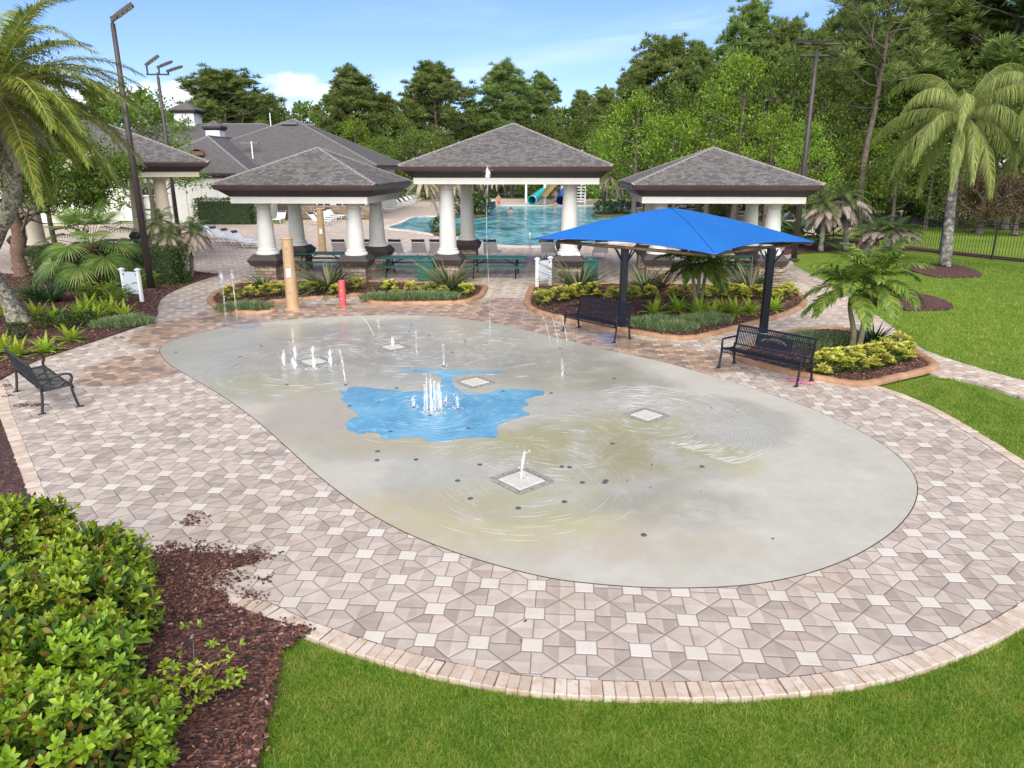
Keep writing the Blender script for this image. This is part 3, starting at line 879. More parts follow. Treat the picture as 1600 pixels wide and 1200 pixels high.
# painted pond on the pad
mural_px = [(523, 608), (540, 611), (546, 606), (566, 605), (600, 609), (640, 611), (665, 612), (684, 606), (690, 596), (684, 587), (670, 583), (628, 581), (628, 578), (782, 580), (780, 583), (735, 584), (715, 588), (707, 596), (712, 606), (725, 613), (745, 616), (770, 613), (778, 609), (800, 609), (849, 611), (846, 618), (822, 624), (826, 632), (815, 640), (826, 648), (800, 655), (788, 660), (776, 665), (777, 682), (755, 684), (720, 686), (690, 691), (668, 690), (655, 684), (636, 684), (600, 686), (596, 678), (575, 676), (560, 678), (541, 668), (545, 657), (556, 651), (553, 643), (540, 632), (530, 624), (538, 620)]
mw = ground_px(mural_px)[:, :2]
mw2 = smooth_loop(mw, 3)
mw2 = smooth_loop(mw2 + rng.normal(0, 0.018, mw2.shape), 2)
o = sheet('painted_pond', mw2, MURAL, 0.008)

# water films
film_px = [(262, 560), (300, 535), (400, 512), (520, 503), (640, 500), (760, 512), (850, 535), (905, 560), (930, 596), (975, 603), (1040, 606), (1100, 615), (1145, 632), (1172, 655), (1188, 672), (1208, 682), (1200, 700), (1185, 718), (1120, 715), (1060, 725), (985, 760), (960, 800), (900, 830), (800, 838), (700, 815), (650, 770), (600, 715), (520, 690), (470, 640), (420, 600), (340, 592)]
sheet('water_film', pad_w * .999 + pad_w.mean(0) * .001, FILM, 0.012)
# white strokes painting bright glints on wave crests where running sheet meets dry concrete
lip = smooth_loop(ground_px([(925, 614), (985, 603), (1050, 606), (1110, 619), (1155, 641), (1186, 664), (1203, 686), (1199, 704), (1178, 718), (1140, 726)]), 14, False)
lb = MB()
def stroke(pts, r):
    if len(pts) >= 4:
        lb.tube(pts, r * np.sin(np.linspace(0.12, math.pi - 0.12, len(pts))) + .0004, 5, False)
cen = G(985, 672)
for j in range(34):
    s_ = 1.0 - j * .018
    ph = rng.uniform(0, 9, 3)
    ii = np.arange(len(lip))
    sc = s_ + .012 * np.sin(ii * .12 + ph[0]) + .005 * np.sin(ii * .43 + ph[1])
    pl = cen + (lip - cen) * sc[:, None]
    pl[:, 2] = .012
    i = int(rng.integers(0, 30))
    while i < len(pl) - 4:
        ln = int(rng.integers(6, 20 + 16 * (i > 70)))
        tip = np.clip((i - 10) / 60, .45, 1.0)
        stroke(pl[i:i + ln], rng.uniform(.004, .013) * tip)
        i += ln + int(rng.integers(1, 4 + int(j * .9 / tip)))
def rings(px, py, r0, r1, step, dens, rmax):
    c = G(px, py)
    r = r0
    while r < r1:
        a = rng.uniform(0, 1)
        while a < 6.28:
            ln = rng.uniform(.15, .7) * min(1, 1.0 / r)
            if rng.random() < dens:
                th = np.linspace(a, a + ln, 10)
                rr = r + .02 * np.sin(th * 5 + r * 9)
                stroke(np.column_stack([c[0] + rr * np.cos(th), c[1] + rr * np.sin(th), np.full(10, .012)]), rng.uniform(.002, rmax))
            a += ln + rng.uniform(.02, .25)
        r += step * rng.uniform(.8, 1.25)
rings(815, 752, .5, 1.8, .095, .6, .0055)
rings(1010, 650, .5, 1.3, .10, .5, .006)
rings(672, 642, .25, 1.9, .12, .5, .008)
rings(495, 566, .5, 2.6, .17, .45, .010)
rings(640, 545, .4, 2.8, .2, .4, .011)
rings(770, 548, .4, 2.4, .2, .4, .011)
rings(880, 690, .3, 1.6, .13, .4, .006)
RIPPLE_GLINT = NT('painted_ripple_glint')
RIPPLE_GLINT.set(color=(0.80, 0.81, 0.79), rough=0.2, alpha=0.17)  # translucent white paints the bright sky glints on ripple crests
tag(lb.build('ripple_glints', RIPPLE_GLINT.m, smooth=True), kind='stuff')

for px in ([(930, 527), (950, 522), (985, 527), (1012, 533), (1000, 545), (972, 545), (935, 540)], [(318, 497), (345, 493), (375, 494), (385, 500), (355, 503), (320, 503)], [(352, 512), (372, 507), (400, 504), (410, 509), (385, 514)], [(232, 503), (246, 500), (240, 508)]):
    sheet('puddle', smooth_loop(ground_px(px)[:, :2], 4), PUDDLE, 0.0075)

# mulch beds
BEDS = {}
def bed(key, outline, z=0.03):
    BEDS[key] = np.asarray(outline)[:, :2]
    o = MB().poly(BEDS[key], z, z + 0.04).build('mulch_bed', MULCH)
    return tag(o, kind='structure')
bed('left', np.concatenate([smooth_loop(ground_px([(344, 430), (318, 437), (285, 449), (256, 464), (247, 478), (246, 492), (236, 503), (213, 512), (165, 528), (110, 546), (60, 563), (30, 578), (-10, 600)]), 5, False), ground_px([(-300, 640), (-420, 440), (-40, 425), (60, 432), (200, 427), (300, 424)])]))
bed('low', np.concatenate([ground_px([(-12, 622), (14, 690), (52, 792), (110, 838), (172, 880), (235, 905)]), smooth_loop(ground_px([(300, 905), (322, 925), (400, 960), (474, 986), (432, 1010), (418, 1080), (388, 1240)]), 4, False), [(-1.9, 3.4, 0), (-9, 3.4, 0), (-14, 10, 0)]]), 0.012)
islandL = np.concatenate([smooth_loop(ground_px([(330, 474), (330, 466), (346, 455), (376, 444)]), 5, False), ground_px([(470, 441), (600, 442), (700, 445), (752, 447)]), smooth_loop(ground_px([(758, 450), (750, 464), (725, 473), (690, 475)]), 5, False), ground_px([(620, 476), (583, 475), (568, 464), (560, 462), (425, 473), (416, 477), (428, 488)]), smooth_loop(ground_px([(420, 490), (380, 490), (345, 484), (330, 474)]), 5, False)[:-1]])
islandR = np.concatenate([smooth_loop(ground_px([(832, 448), (826, 465), (826, 479), (845, 490), (880, 499), (940, 511), (1000, 522), (1045, 529), (1085, 529), (1130, 519), (1190, 503), (1235, 489), (1256, 474), (1246, 460), (1220, 450)]), 5, False), ground_px([(1100, 446), (950, 445)])])
palmbed = np.concatenate([smooth_loop(ground_px([(1152, 554), (1160, 564), (1195, 575), (1240, 586), (1295, 596), (1345, 603), (1400, 592), (1450, 580), (1458, 572), (1435, 556), (1400, 540), (1345, 522), (1285, 516), (1225, 524), (1170, 544)]), 5, False)])
bed('islandL', islandL, 0.05); bed('islandR', islandR, 0.05); bed('palm', palmbed, 0.05)
bed('ring', smooth_loop(ground_px([(1420, 420), (1440, 414), (1475, 412), (1515, 419), (1535, 430), (1500, 433), (1455, 431)]), 5), 0.02)
bed('ring2', smooth_loop(ground_px([(1400, 462), (1430, 459), (1465, 465), (1490, 480), (1450, 484), (1410, 482)]), 5), 0.02)
bed('fenceline', ground_px([(1215, 400), (1290, 391), (1345, 388), (1430, 391), (1600, 408), (1620, 411), (1600, 405), (1430, 386), (1330, 373), (1240, 374)]), 0.02)

bed('spill', smooth_loop(ground_px([(150, 868), (200, 868), (235, 873), (275, 868), (320, 868), (352, 872), (392, 866), (405, 874), (385, 884), (352, 890), (330, 902), (318, 910), (330, 920), (352, 932), (352, 950), (300, 960), (150, 960)]), 4), 0.022)
# chips: real bark pieces lying on the beds
CH = (np.array([(-.5, -.5, 0), (.5, -.38, 0), (.42, .5, 0), (-.38, .42, 0), (-.4, -.36, 1), (.36, -.3, 1), (.3, .36, 1), (-.3, .3, 1)]), [np.array([(4, 5, 6, 7), (0, 1, 5, 4), (1, 2, 6, 5), (2, 3, 7, 6), (3, 0, 4, 7)])])
def chips(P, z, smin=0.02, smax=0.05):
    n = len(P)
    a = rng.uniform(0, 6.283, n)
    D = np.stack([np.cos(a), np.sin(a), rng.normal(0, 0.25, n)], 1)
    X, Y, Z = frames(D, jit=0.35)
    L = rng.uniform(smin, smax, n)
    S = np.stack([L * rng.uniform(.3, .6, n), L, L * rng.uniform(.15, .35, n)], 1)
    b = MB()
    b.inst(CH[0], CH[1], np.column_stack([P, z + rng.uniform(-.004, .012, n)]), X, Y, Z, S)
    return b
b = MB()
P = scatter(BEDS['low'], 2600, cap=26000); P = P[(P[:, 0] > -6)]
Ps = scatter(BEDS['spill'], 2400) ; Ps = Ps + rng.normal(0, .03, Ps.shape)
edge_ = ground_px([(474, 986), (432, 1012), (418, 1080), (398, 1160), (380, 1240)])[:, :2]
ei_ = rng.integers(0, 4, 900); et_ = rng.random((900, 1)); Pe = edge_[ei_] * (1 - et_) + edge_[ei_ + 1] * et_ + rng.normal(0, .045, (900, 2))
P = np.concatenate([P, Pe])
for c in (chips(P, 0.016, 0.02, 0.06), chips(Ps, 0.024, 0.02, 0.055), chips(scatter(BEDS['left'], 200, cap=22000), 0.034, 0.03, 0.08), chips(scatter(islandL, 330, cap=7000), 0.054, 0.03, 0.08), chips(scatter(islandR, 330, cap=9000), 0.054, 0.03, 0.08), chips(scatter(palmbed, 500, cap=5000), 0.054, 0.03, 0.07)):
    b.v += c.v; b.f += [a + b.n for a in c.f]; b.n += c.n
tag(b.build('mulch_chips', CHIP), kind='stuff')
# bark washed on to the paving
sp = []
for px, n in (((225, 868), 300), ((290, 866), 260), ((340, 876), 200), ((375, 872), 160), ((405, 870), 60), ((330, 912), 200), ((310, 862), 120), ((210, 845), 50), ((295, 818), 60), ((305, 808), 30), ((268, 852), 40), ((60, 633), 60), ((35, 634), 60), ((10, 603), 40), ((8, 620), 30), ((415, 905), 30), ((395, 930), 60), ((330, 900), 150), ((450, 975), 40), ((250, 475), 16), ((190, 528), 30), ((640, 508), 3)):
    c = G(*px)[:2]; sd_ = 0.11 if n > 100 else 0.05
    sp.append(c + rng.normal(0, 1, (n, 2)) * np.array((sd_ * 1.6, sd_)))
sp.append(scatter(pad_w, 0.9) if False else scatter(plaza_outline, 0.35, cap=150))
tag(chips(np.concatenate(sp), 0.006, 0.015, 0.045).build('spilled_bark', CHIP), kind='stuff')

# kerbs: rounded, tooled, one long casting per bed
def kerb(pts, label, closed=True, w=0.11, h=0.11):
    pts = np.asarray(pts)[:, :2]
    if closed: pts = np.concatenate([pts, pts[:1]])
    d = np.linalg.norm(np.diff(pts, axis=0), axis=1); s = np.concatenate([[0], np.cumsum(d)])
    m_ = int(s[-1] / 0.12)
    q = np.linspace(0, s[-1], m_)
    ln = np.stack([np.interp(q, s, pts[:, k]) for k in (0, 1)], 1)
    t = nrm(np.gradient(ln, axis=0)); nn = np.stack([-t[:, 1], t[:, 0]], 1)
    prof = [(-w, 0), (-w, .55 * h), (-.7 * w, .86 * h), (-.2 * w, h), (.35 * w, .96 * h), (.85 * w, .75 * h), (w, .4 * h), (w, 0)]
    V = []; F = []; kk = len(prof)
    for i in range(m_):
        g = 0.82 if i % 8 == 0 else 1.0          # tooled joint every metre
        for a, z in prof:
            V.append((*(ln[i] + nn[i] * a * (0.94 if g < 1 else 1)), z * g * (1 + 0.03 * math.sin(i * 1.7))))
    for i in range(m_ - 1):
        for j in range(kk - 1): F.append((i * kk + j, i * kk + j + 1, (i + 1) * kk + j + 1, (i + 1) * kk + j))
    b = MB(); b.add(V, np.array(F))
    o = b.build('garden_kerb', CURB, smooth=True)
    return tag(o, label, 'kerb')
kerb(islandL, 'tan rounded kerb with a stepped notch round the bed behind the tan pole')
kerb(islandR, 'tan rounded kerb round the bed under the blue shade canopy')
kerb(palmbed, 'tan rounded kerb round the small bed of the twin feather palm')

# ------------------------------------------------------------------ pool
pool_px = [(607, 357), (628, 350), (652, 339.5), (700, 339), (745, 337), (765, 331), (750, 325), (775, 322), (830, 322), (900, 322), (965, 323), (990, 330), (1030, 345), (1060, 362), (1020, 376), (950, 380), (900, 384.5), (840, 386), (790, 385), (755, 381), (722, 374), (700, 369), (672, 366), (640, 361)]
pw = smooth_loop(ground_px(pool_px)[:, :2], 3)
sheet('pool_water', pw, POOLW, 0.03, 0.03)
cb = MB()
t = nrm(np.roll(pw, -1, 0) - np.roll(pw, 1, 0)); nn = np.stack([-t[:, 1], t[:, 0]], 1)
if np.sum(pw[:, 0] * np.roll(pw[:, 1], -1) - np.roll(pw[:, 0], -1) * pw[:, 1]) > 0: nn = -nn
k = len(pw)
rings = [(0.0, 0.0), (0.0, 0.09), (0.35, 0.09), (0.37, 0.0)]
cb.add(np.concatenate([np.column_stack([pw + nn * a, np.full(k, z)]) for a, z in rings]), np.array([(j * k + i, j * k + (i + 1) % k, (j + 1) * k + (i + 1) % k, (j + 1) * k + i) for j in range(3) for i in range(k)]))
tag(cb.build('pool_coping', pm('pale_coping', (0.50, 0.46, 0.40), (0.62, 0.58, 0.52), 3, 0.7)), kind='structure')
# planting islets at the pool edge
for px in ([(672, 366), (684, 362), (700, 361), (722, 363), (712, 370), (690, 370)], [(712, 338), (735, 334), (760, 334), (765, 338), (740, 342), (720, 341)], [(925, 337), (945, 333), (980, 333), (990, 338), (955, 341), (930, 340)]):
    w_ = smooth_loop(ground_px(px)[:, :2], 4)
    tag(MB().poly(w_, 0.16, 0.16).build('planting_islet', pm('islet_soil', (0.05, 0.05, 0.022), (0.11, 0.11, 0.04), 2, 0.9)), kind='structure')

# grass blades
def blades(P, hmin, hmax, wd, z=-0.05, name='grass', lean=0.5):
    n = len(P)
    D = np.stack([rng.normal(0, lean, n), rng.normal(0, lean, n), np.ones(n)], 1)
    a = rng.uniform(0, 6.283, n)
    X, Y, Z = frames(D, np.stack([np.cos(a), np.sin(a), np.zeros(n)], 1))
    h = rng.uniform(hmin, hmax, n)
    b = MB()
    b.inst(np.array([(-.5, 0, 0), (.5, 0, 0), (.06, 1, .25)]), np.array([(0, 1, 2)]), np.column_stack([P, np.full(n, z)]), X, Y, Z, np.stack([np.full(n, wd), h, h], 1))
    return b
front = np.concatenate([ef[ef[:, 1] < 9.5], [(9, 9), (9, 3.2), (-2.2, 3.2)]])
ow = np.concatenate([plaza_outline])
lowb = BEDS['low']
P = scatter(np.array([(-2.6, 3.4), (7.5, 3.4), (8.5, 9), (-2.6, 9)]), 8000)
Pj = P + rng.normal(0, .042, P.shape)
P = P[~inside(ow, Pj) & ~inside(lowb, Pj + rng.normal(0, .06, P.shape))]
P = P[np.abs(P[:, 0]) < 0.78 * (P[:, 1] + 0.6)]
Pj = P + rng.normal(0, .035, P.shape)
keep = rng.random(len(P)) < np.clip(1.25 - P[:, 1] / 14, 0.2, 1)
tag(blades(P[keep], 0.03, 0.075, 0.0072, lean=.7).build('grass', GRASSB), kind='stuff')
tri = ground_px([(1360, 604), (1475, 583), (1620, 645), (1640, 760), (1600, 724), (1450, 637)])[:, :2]
P1 = scatter(tri, 2200)
right_lawn = ground_px([(1262, 412), (1340, 395), (1420, 396), (1600, 414), (1700, 425), (1720, 640), (1500, 566), (1432, 540), (1380, 500), (1310, 456)])[:, :2]
P2 = scatter(right_lawn, 300, holes=[BEDS['ring'], BEDS['ring2']])
b1 = blades(P1, 0.03, 0.08, 0.009); b2 = blades(P2, 0.03, 0.09, 0.022)
b1.v += b2.v; b1.f += [a + b1.n for a in b2.f]; b1.n += b2.n
tag(b1.build('grass', GRASSB), kind='stuff')
# ------------------------------------------------------------------ pavilions
def hip_roof(hx, hy, z0, z1, ridge=0.0, axis='y', th=0.05):
    """closed hip or pyramid roof: eave rectangle hx,hy half sizes, ridge half length along axis"""
    b = MB()
    e = [(-hx, -hy, z0), (hx, -hy, z0), (hx, hy, z0), (-hx, hy, z0)]
    lo = [(x, y, z - th) for x, y, z in e]
    if axis == 'y': r = [(0, -ridge, z1), (0, ridge, z1)]
    else: r = [(-ridge, 0, z1), (ridge, 0, z1)]
    v = np.array(e + lo + r)
    if axis == 'y': t = [np.array([(0, 1, 8), (2, 3, 9)]), np.array([(1, 2, 9, 8), (3, 0, 8, 9)])]
    else: t = [np.array([(1, 2, 9), (3, 0, 8)]), np.array([(0, 1, 9, 8), (2, 3, 8, 9)])]
    f = t + [np.array([(4, 5, 1, 0), (5, 6, 2, 1), (6, 7, 3, 2), (7, 4, 0, 3), (7, 6, 5, 4)])]
    b.add(v, f)
    return b

def ridge_caps(hx, hy, z0, z1, ridge=0.0, axis='y', w=0.13):
    b = MB()
    tops = {(-1, -1): -ridge, (1, -1): -ridge, (1, 1): ridge, (-1, 1): ridge}
    for (sx, sy), rr in tops.items():
        if axis == 'y': top = np.array((0, rr, z1))
        else: top = np.array((sx * ridge, 0, z1))
        bot = np.array((sx * hx, sy * hy, z0))
        L = np.linalg.norm(top - bot); n = max(3, int(L / 0.2))
        d = (top - bot) / L
        side = nrm(np.cross(d, (0, 0, 1.0))); up = np.cross(side, d)
        for i in range(n):
            c = bot + d * (i + 0.5) * L / n
            M = np.stack([side, d, up], 1)
            v = np.array([(-w, -.12, -.055), (0, -.12, .03), (w, -.12, -.055), (-w, .12, -.07), (0, .12, .014), (w, .12, -.07)])
            b.add(v @ M.T + c, np.array([(0, 1, 4, 3), (1, 2, 5, 4)]))
    if ridge > 0.05:
        n = int(2 * ridge / .2)
        for i in range(n):
            q = -ridge + (i + .5) * 2 * ridge / n
            c = np.array((0, q, z1 + .01)) if axis == 'y' else np.array((q, 0, z1 + .01))
            v = np.array([(-w, -.11, -.05), (0, -.11, .03), (w, -.11, -.05), (-w, .11, -.06), (0, .11, .018), (w, .11, -.06)])
            if axis != 'y': v = v[:, [1, 0, 2]]
            b.add(v + c, np.array([(0, 1, 4, 3), (1, 2, 5, 4)]))
    return b

def rect_band(prof, hx, hy):
    """profile of (inset, z) swept round a rectangle"""
    V = []
    for ins, z in prof:
        V += [(-hx + ins, -hy + ins, z), (hx - ins, -hy + ins, z), (hx - ins, hy - ins, z), (-hx + ins, hy - ins, z)]
    m_ = len(prof)
    F = [(i * 4 + j, i * 4 + (j + 1) % 4, (i + 1) * 4 + (j + 1) % 4, (i + 1) * 4 + j) for i in range(m_ - 1) for j in range(4)]
    b = MB(); b.add(V, np.array(F))
    return b

def column(parent, x, y, top, mat, cap_z=1.06):
    b = MB()
    r = 0.335
    b.lathe([(r + .10, cap_z), (r + .10, cap_z + .07), (r + .07, cap_z + .11), (r + .03, cap_z + .13), (r + .045, cap_z + .16), (r + .04, cap_z + .19), (r, cap_z + .22), (r - .01, cap_z + .5), (r - .035, cap_z + (top - cap_z) * .55), (r - .085, top - .34), (r - .085, top - .30), (r - .05, top - .28), (r - .05, top - .25), (r - .085, top - .23), (r - .075, top - .16), (r - .02, top - .10), (r + .02, top - .08), (r + .03, top)], n=28)
    c = b.build('column', mat, parent, smooth=40)
    c.location = (x, y, 0)
    p = MB(); p.lathe([(.44, 0.0), (.44, cap_z - .42)], n=4, sq=True)
    pc = p.build('pedestal', STONE, c)
    q = MB(); q.lathe([(.50, cap_z - .42), (.52, cap_z - .38), (.60, cap_z - .20)], n=4, sq=True)
    q.lathe([(.60, cap_z - .20), (.60, cap_z - .19), (.44, cap_z)], n=4, sq=True)
    q.build('pedestal_cap', BROWNCAP, c)
    return c
BROWNCAP = pm('brown_cap_stone', (0.042, 0.032, 0.030), (0.06, 0.046, 0.042), 3, 0.7)

def pavilion(label, c, hx, hy, zg, zb, apex, cols, mat=CREAM, ridge=0.0, axis='y', over_beam=0.42, rz=AX):
    """zg gutter top, zb underside of beam, apex of roof"""
    o = empty('pavilion', (c[0], c[1], 0), rz, label, 'pavilion')
    hip_roof(hx + .02, hy + .02, zg + .01, apex, ridge, axis).build('roof', SHINGLE, o)
    ridge_caps(hx + .02, hy + .02, zg + .01, apex, ridge, axis).build('ridge_cap', RIDGE, o)
    hgt = zg - zb
    rect_band([(0.0, zg - .04), (-.03, zg - .045), (-.03, zg - .05), (0.01, zg - .05 - .13 * hgt), (0.05, zg - .30 * hgt)], hx, hy).build('gutter', BROWN, o)
    rect_band([(0.05, zg - .30 * hgt), (0.12, zg - .33 * hgt), (0.16, zg - .36 * hgt), (over_beam, zb + .34 * hgt), (over_beam + .06, zb + .34 * hgt)], hx, hy).build('fascia', DBROWN, o)
    rect_band([(over_beam + .02, zb + .34 * hgt), (over_beam + .02, zb), (over_beam + .35, zb), (over_beam + .35, zb + .3 * hgt)], hx, hy).build('beam', mat, o)
    b = MB(); b.poly([(-hx + over_beam + .3, -hy + over_beam + .3), (hx - over_beam - .3, -hy + over_beam + .3), (hx - over_beam - .3, hy - over_beam - .3), (-hx + over_beam + .3, hy - over_beam - .3)], zb + .2 * hgt, .03)
    b.build('ceiling', mat, o)
    for x, y in cols: column(o, x, y, zb + .03, mat)
    return o

pavilion('square shingled pavilion left of the middle one, behind the tan pole', (-7.60, 29.65), 3.0, 3.0, 3.70, 3.0, 5.02, [(-1.75, -1.6), (1.75, -1.6), (-1.75, 1.6), (1.75, 1.6)])
pavilion('tallest shingled pavilion in the middle, white beam in front of the pool', (0.06, 30.9), 3.82, 4.25, 4.34, 3.68, 5.98, [(-2.34, -2.75), (2.34, -2.75), (-2.34, 2.75), (2.34, 2.75)])
pavilion('shingled pavilion standing behind the blue shade canopy', (7.93, 29.85), 3.38, 3.2, 3.70, 3.0, 5.03, [(-2.13, -1.7), (2.13, -1.7), (-2.13, 1.75), (2.13, 1.75)])
pavilion('shingled pavilion at the far left, half hidden by the palms', (-19.97, 35.11), 5.2, 4.2, 4.5, 3.85, 6.3, [(-2.0, -2.9), (3.1, -2.9), (1.9, 2.8), (-3.4, 2.8)], WARMC, 1.0, 'x', rz=R(25))

# ------------------------------------------------------------------ clubhouse
cl = empty('clubhouse', (0, 0, 0), 0, 'long cream clubhouse with grey hip roofs and two white cupolas', 'building')
def place(b, name, mat, loc, parent=cl, rz=0.0, smooth=False):
    o = b.build(name, mat, parent, smooth)
    o.location = loc; o.rotation_euler.z = rz
    return o
def hip_with_trim(hx, hy, z0, z1, ridge, axis, loc, drop=0.42):
    r = place(hip_roof(hx, hy, z0, z1, ridge, axis), 'roof', SHINGLE2, loc)
    f = rect_band([(0, z0 - .05), (-.02, z0 - .06), (0, z0 - .2), (.12, z0 - .24), (.3, z0 - drop)], hx, hy).build('fascia', DBROWN, r)
    ridge_caps(hx, hy, z0, z1, ridge, axis, .16).build('ridge_cap', pm('grey_ridge', (0.15, 0.14, 0.13), (0.2, 0.19, 0.175), 5, 0.9), r)
    return r
ra = hip_with_trim(5.1, 9.0, 3.85, 6.75, 3.9, 'y', (-25.2, 67.0, 0))
rb = hip_with_trim(9.2, 9.2, 4.42, 8.55, 0.0, 'y', (-20.3, 71.2, 0))
rc = hip_with_trim(12.5, 8.5, 6.6, 9.0, 6.0, 'x', (-34.5, 88.0, 0))
b = MB(); b.box((-24.9, 66.6, 1.75), (9.4, 16.2, 3.5)); b.box((-20.6, 72.0, 2.0), (16.2, 16.0, 4.0)); b.box((-34.5, 88, 3.1), (23, 15, 6.3)); b.box((-36, 63, 1.7), (14, 10, 3.4))
place(b, 'wall', CREAM, (0, 0, 0))
b = MB()
for x in np.arange(-29.3, -20.4, 1.22): b.box((x, 58.47, 1.75), (.06, .05, 3.5))
place(b, 'wall_batten', CREAM, (0, 0, 0))
place(hip_roof(7.3, 5.3, 3.7, 5.6, 2, 'x'), 'roof', SHINGLE2, (-36, 63, 0))
for x, w_ in ((-17.6, 1.6), (-19.6, 1.3)):
    d_ = place(MB().box((0, 0, 1.1), (w_, .12, 2.2)), 'door', pm('brown_door', (0.10, 0.065, 0.05), (0.13, 0.09, 0.07), 5, 0.5), (x, 63.9, 0))
    MB().box((w_ * .35, -.09, 1.05), (.12, .05, .05)).build('handle', BLACKM, d_)
for x in (-16.2, -14.6, -13.2):
    wn = place(MB().box((0, 0, 1.4), (1.1, .12, 2.3)), 'window', pm('dark_glass', (0.02, 0.025, 0.03), (0.04, 0.05, 0.06), 2, 0.08), (x, 63.9, 0))
    fb_ = MB()
    for sx in (-.58, 0, .58): fb_.box((sx, -.07, 1.4), (.07, .06, 2.4))
    for sz in (.22, 2.58): fb_.box((0, -.075, sz), (1.2, .07, .08))
    fb_.build('frame', WHITE, wn)
b = MB(); b.box((0, 0, .55), (7.5, .4, 1.1)); place(b, 'stone_base', STONE, (-15.5, 63.6, 0))
for x in (-18.6, -11.4):
    cc_ = MB(); cc_.box((0, 0, 2.1), (.42, .42, 4.0)); place(cc_, 'post', WHITE, (x, 62.7, 0))
w2 = place(MB().box((0, 0, 2.6), (1.6, .1, .9)), 'window', pm('dark_glass', (0.02, 0.025, 0.03), (0.04, 0.05, 0.06), 2, 0.08), (-28.2, 58.44, 0))
MB().box((0, -.02, 2.1), (1.8, .12, .1)).build('sill', WHITE, w2)
def cupola(x, y, z, w_, h_):
    c_ = place(MB().box((0, 0, h_ / 2), (w_, w_, h_)), 'cupola', WHITE, (x, y, z))
    hip_roof(w_ * .68, w_ * .68, h_ + .3, h_ + .3 + w_ * .42).build('roof', SHINGLE2, c_)
    rect_band([(0, h_ + .28), (.02, h_ + .1), (.18, h_ - .06)], w_ * .68, w_ * .68).build('fascia', DBROWN, c_)
    lv = MB()
    for i in range(7): lv.box((0, -w_ / 2 - .01, h_ * (.2 + .1 * i)), (w_ * .7, .03, .05))
    lv.build('louvre', WHITE, c_)
cupola(-37.2, 88, 8.7, 2.25, 1.45)
cupola(-25.9, 66.5, 6.5, 1.2, .85)
vt = MB()
ang = np.linspace(0, math.pi, 9)
for i in range(8):
    a0_, a1_ = ang[i], ang[i + 1]
    vt.add([(math.cos(a0_) * .5, -.6, math.sin(a0_) * .45), (math.cos(a1_) * .5, -.6, math.sin(a1_) * .45), (math.cos(a1_) * .5, .8, math.sin(a1_) * .45), (math.cos(a0_) * .5, .8, math.sin(a0_) * .45)], np.array([(0, 1, 2, 3)]))
vt.add([(-.5, -.55, 0), (.5, -.55, 0), (.5, -.55, .3), (-.5, -.55, .3)], np.array([(0, 1, 2, 3)]))
place(vt, 'roof_vent', pm('rusty_copper', (0.14, 0.06, 0.045), (0.19, 0.085, 0.06), 6, 0.6), (-25.0, 60.3, 5.15), rz=0.15)
for loc in ((-22.2, 64.2, 6.2), (-20.3, 69.6, 8.05), (-18.9, 70.6, 8.0)):
    vb = MB().box((0, 0, 0), (1.5, .35, .12)); place(vb, 'ridge_vent', pm('vent_metal', (0.13, 0.12, 0.12), (0.18, 0.17, 0.17), 5, 0.5), loc)
for loc in ((-20.6, 60.0, 4.9), (-23.2, 73.5, 7.9)):
    place(MB().tube([(0, 0, 0), (0, 0, 1.3)], .05, 8), 'vent_pipe', WHITE, loc)
# ------------------------------------------------------------------ benches
def strip(pts, w, th, axis=(1, 0, 0), x=0.0):
    """flat bar following pts (y,z), width along x"""
    p = np.array([(0, a, b_) for a, b_ in pts], float)
    t = nrm(np.gradient(p, axis=0)); nn = np.stack([np.zeros(len(p)), -t[:, 2], t[:, 1]], 1)
    V = []
    for i in range(len(p)):
        for sx, s in ((-1, -1), (1, -1), (1, 1), (-1, 1)):
            q = p[i] + nn[i] * s * th / 2
            V.append((x + sx * w / 2, q[1], q[2]))
    k = len(p)
    F = [(i * 4 + j, i * 4 + (j + 1) % 4, (i + 1) * 4 + (j + 1) % 4, (i + 1) * 4 + j) for i in range(k - 1) for j in range(4)]
    F += [(3, 2, 1, 0), tuple(range((k - 1) * 4, k * 4))]
    return V, F

def bench_frame(o, half, style, mat):
    for s in (-1, 1):
        x = s * half
        fl = [(-.34, .012), (-.325, .03), (-.30, .16), (-.275, .30), (-.265, .42), (-.27, .56)]
        MB().tube([(x, a, z) for a, z in smooth_loop(np.array(fl), 3, False)], .024, 8).box((x, -.345, .008), (.06, .12, .016)).build('leg', mat, o, True)
        rl = [(.27, .012), (.26, .05), (.235, .20), (.215, .38), (.225, .5)]
        MB().tube([(x, a, z) for a, z in smooth_loop(np.array(rl), 3, False)], .024, 8).box((x, .275, .008), (.06, .12, .016)).build('leg', mat, o, True)
        if style == 'tube': arm = [(-.27, .55), (-.268, .61), (-.24, .645), (-.1, .65), (.1, .645), (.24, .64)]
        else: arm = [(-.27, .5), (-.30, .57), (-.27, .65), (-.15, .67), (.02, .63), (.16, .64), (.235, .66)]
        MB().tube([(x, a, z) for a, z in smooth_loop(np.array(arm), 4, False)], .022, 8).build('armrest', mat, o, True)

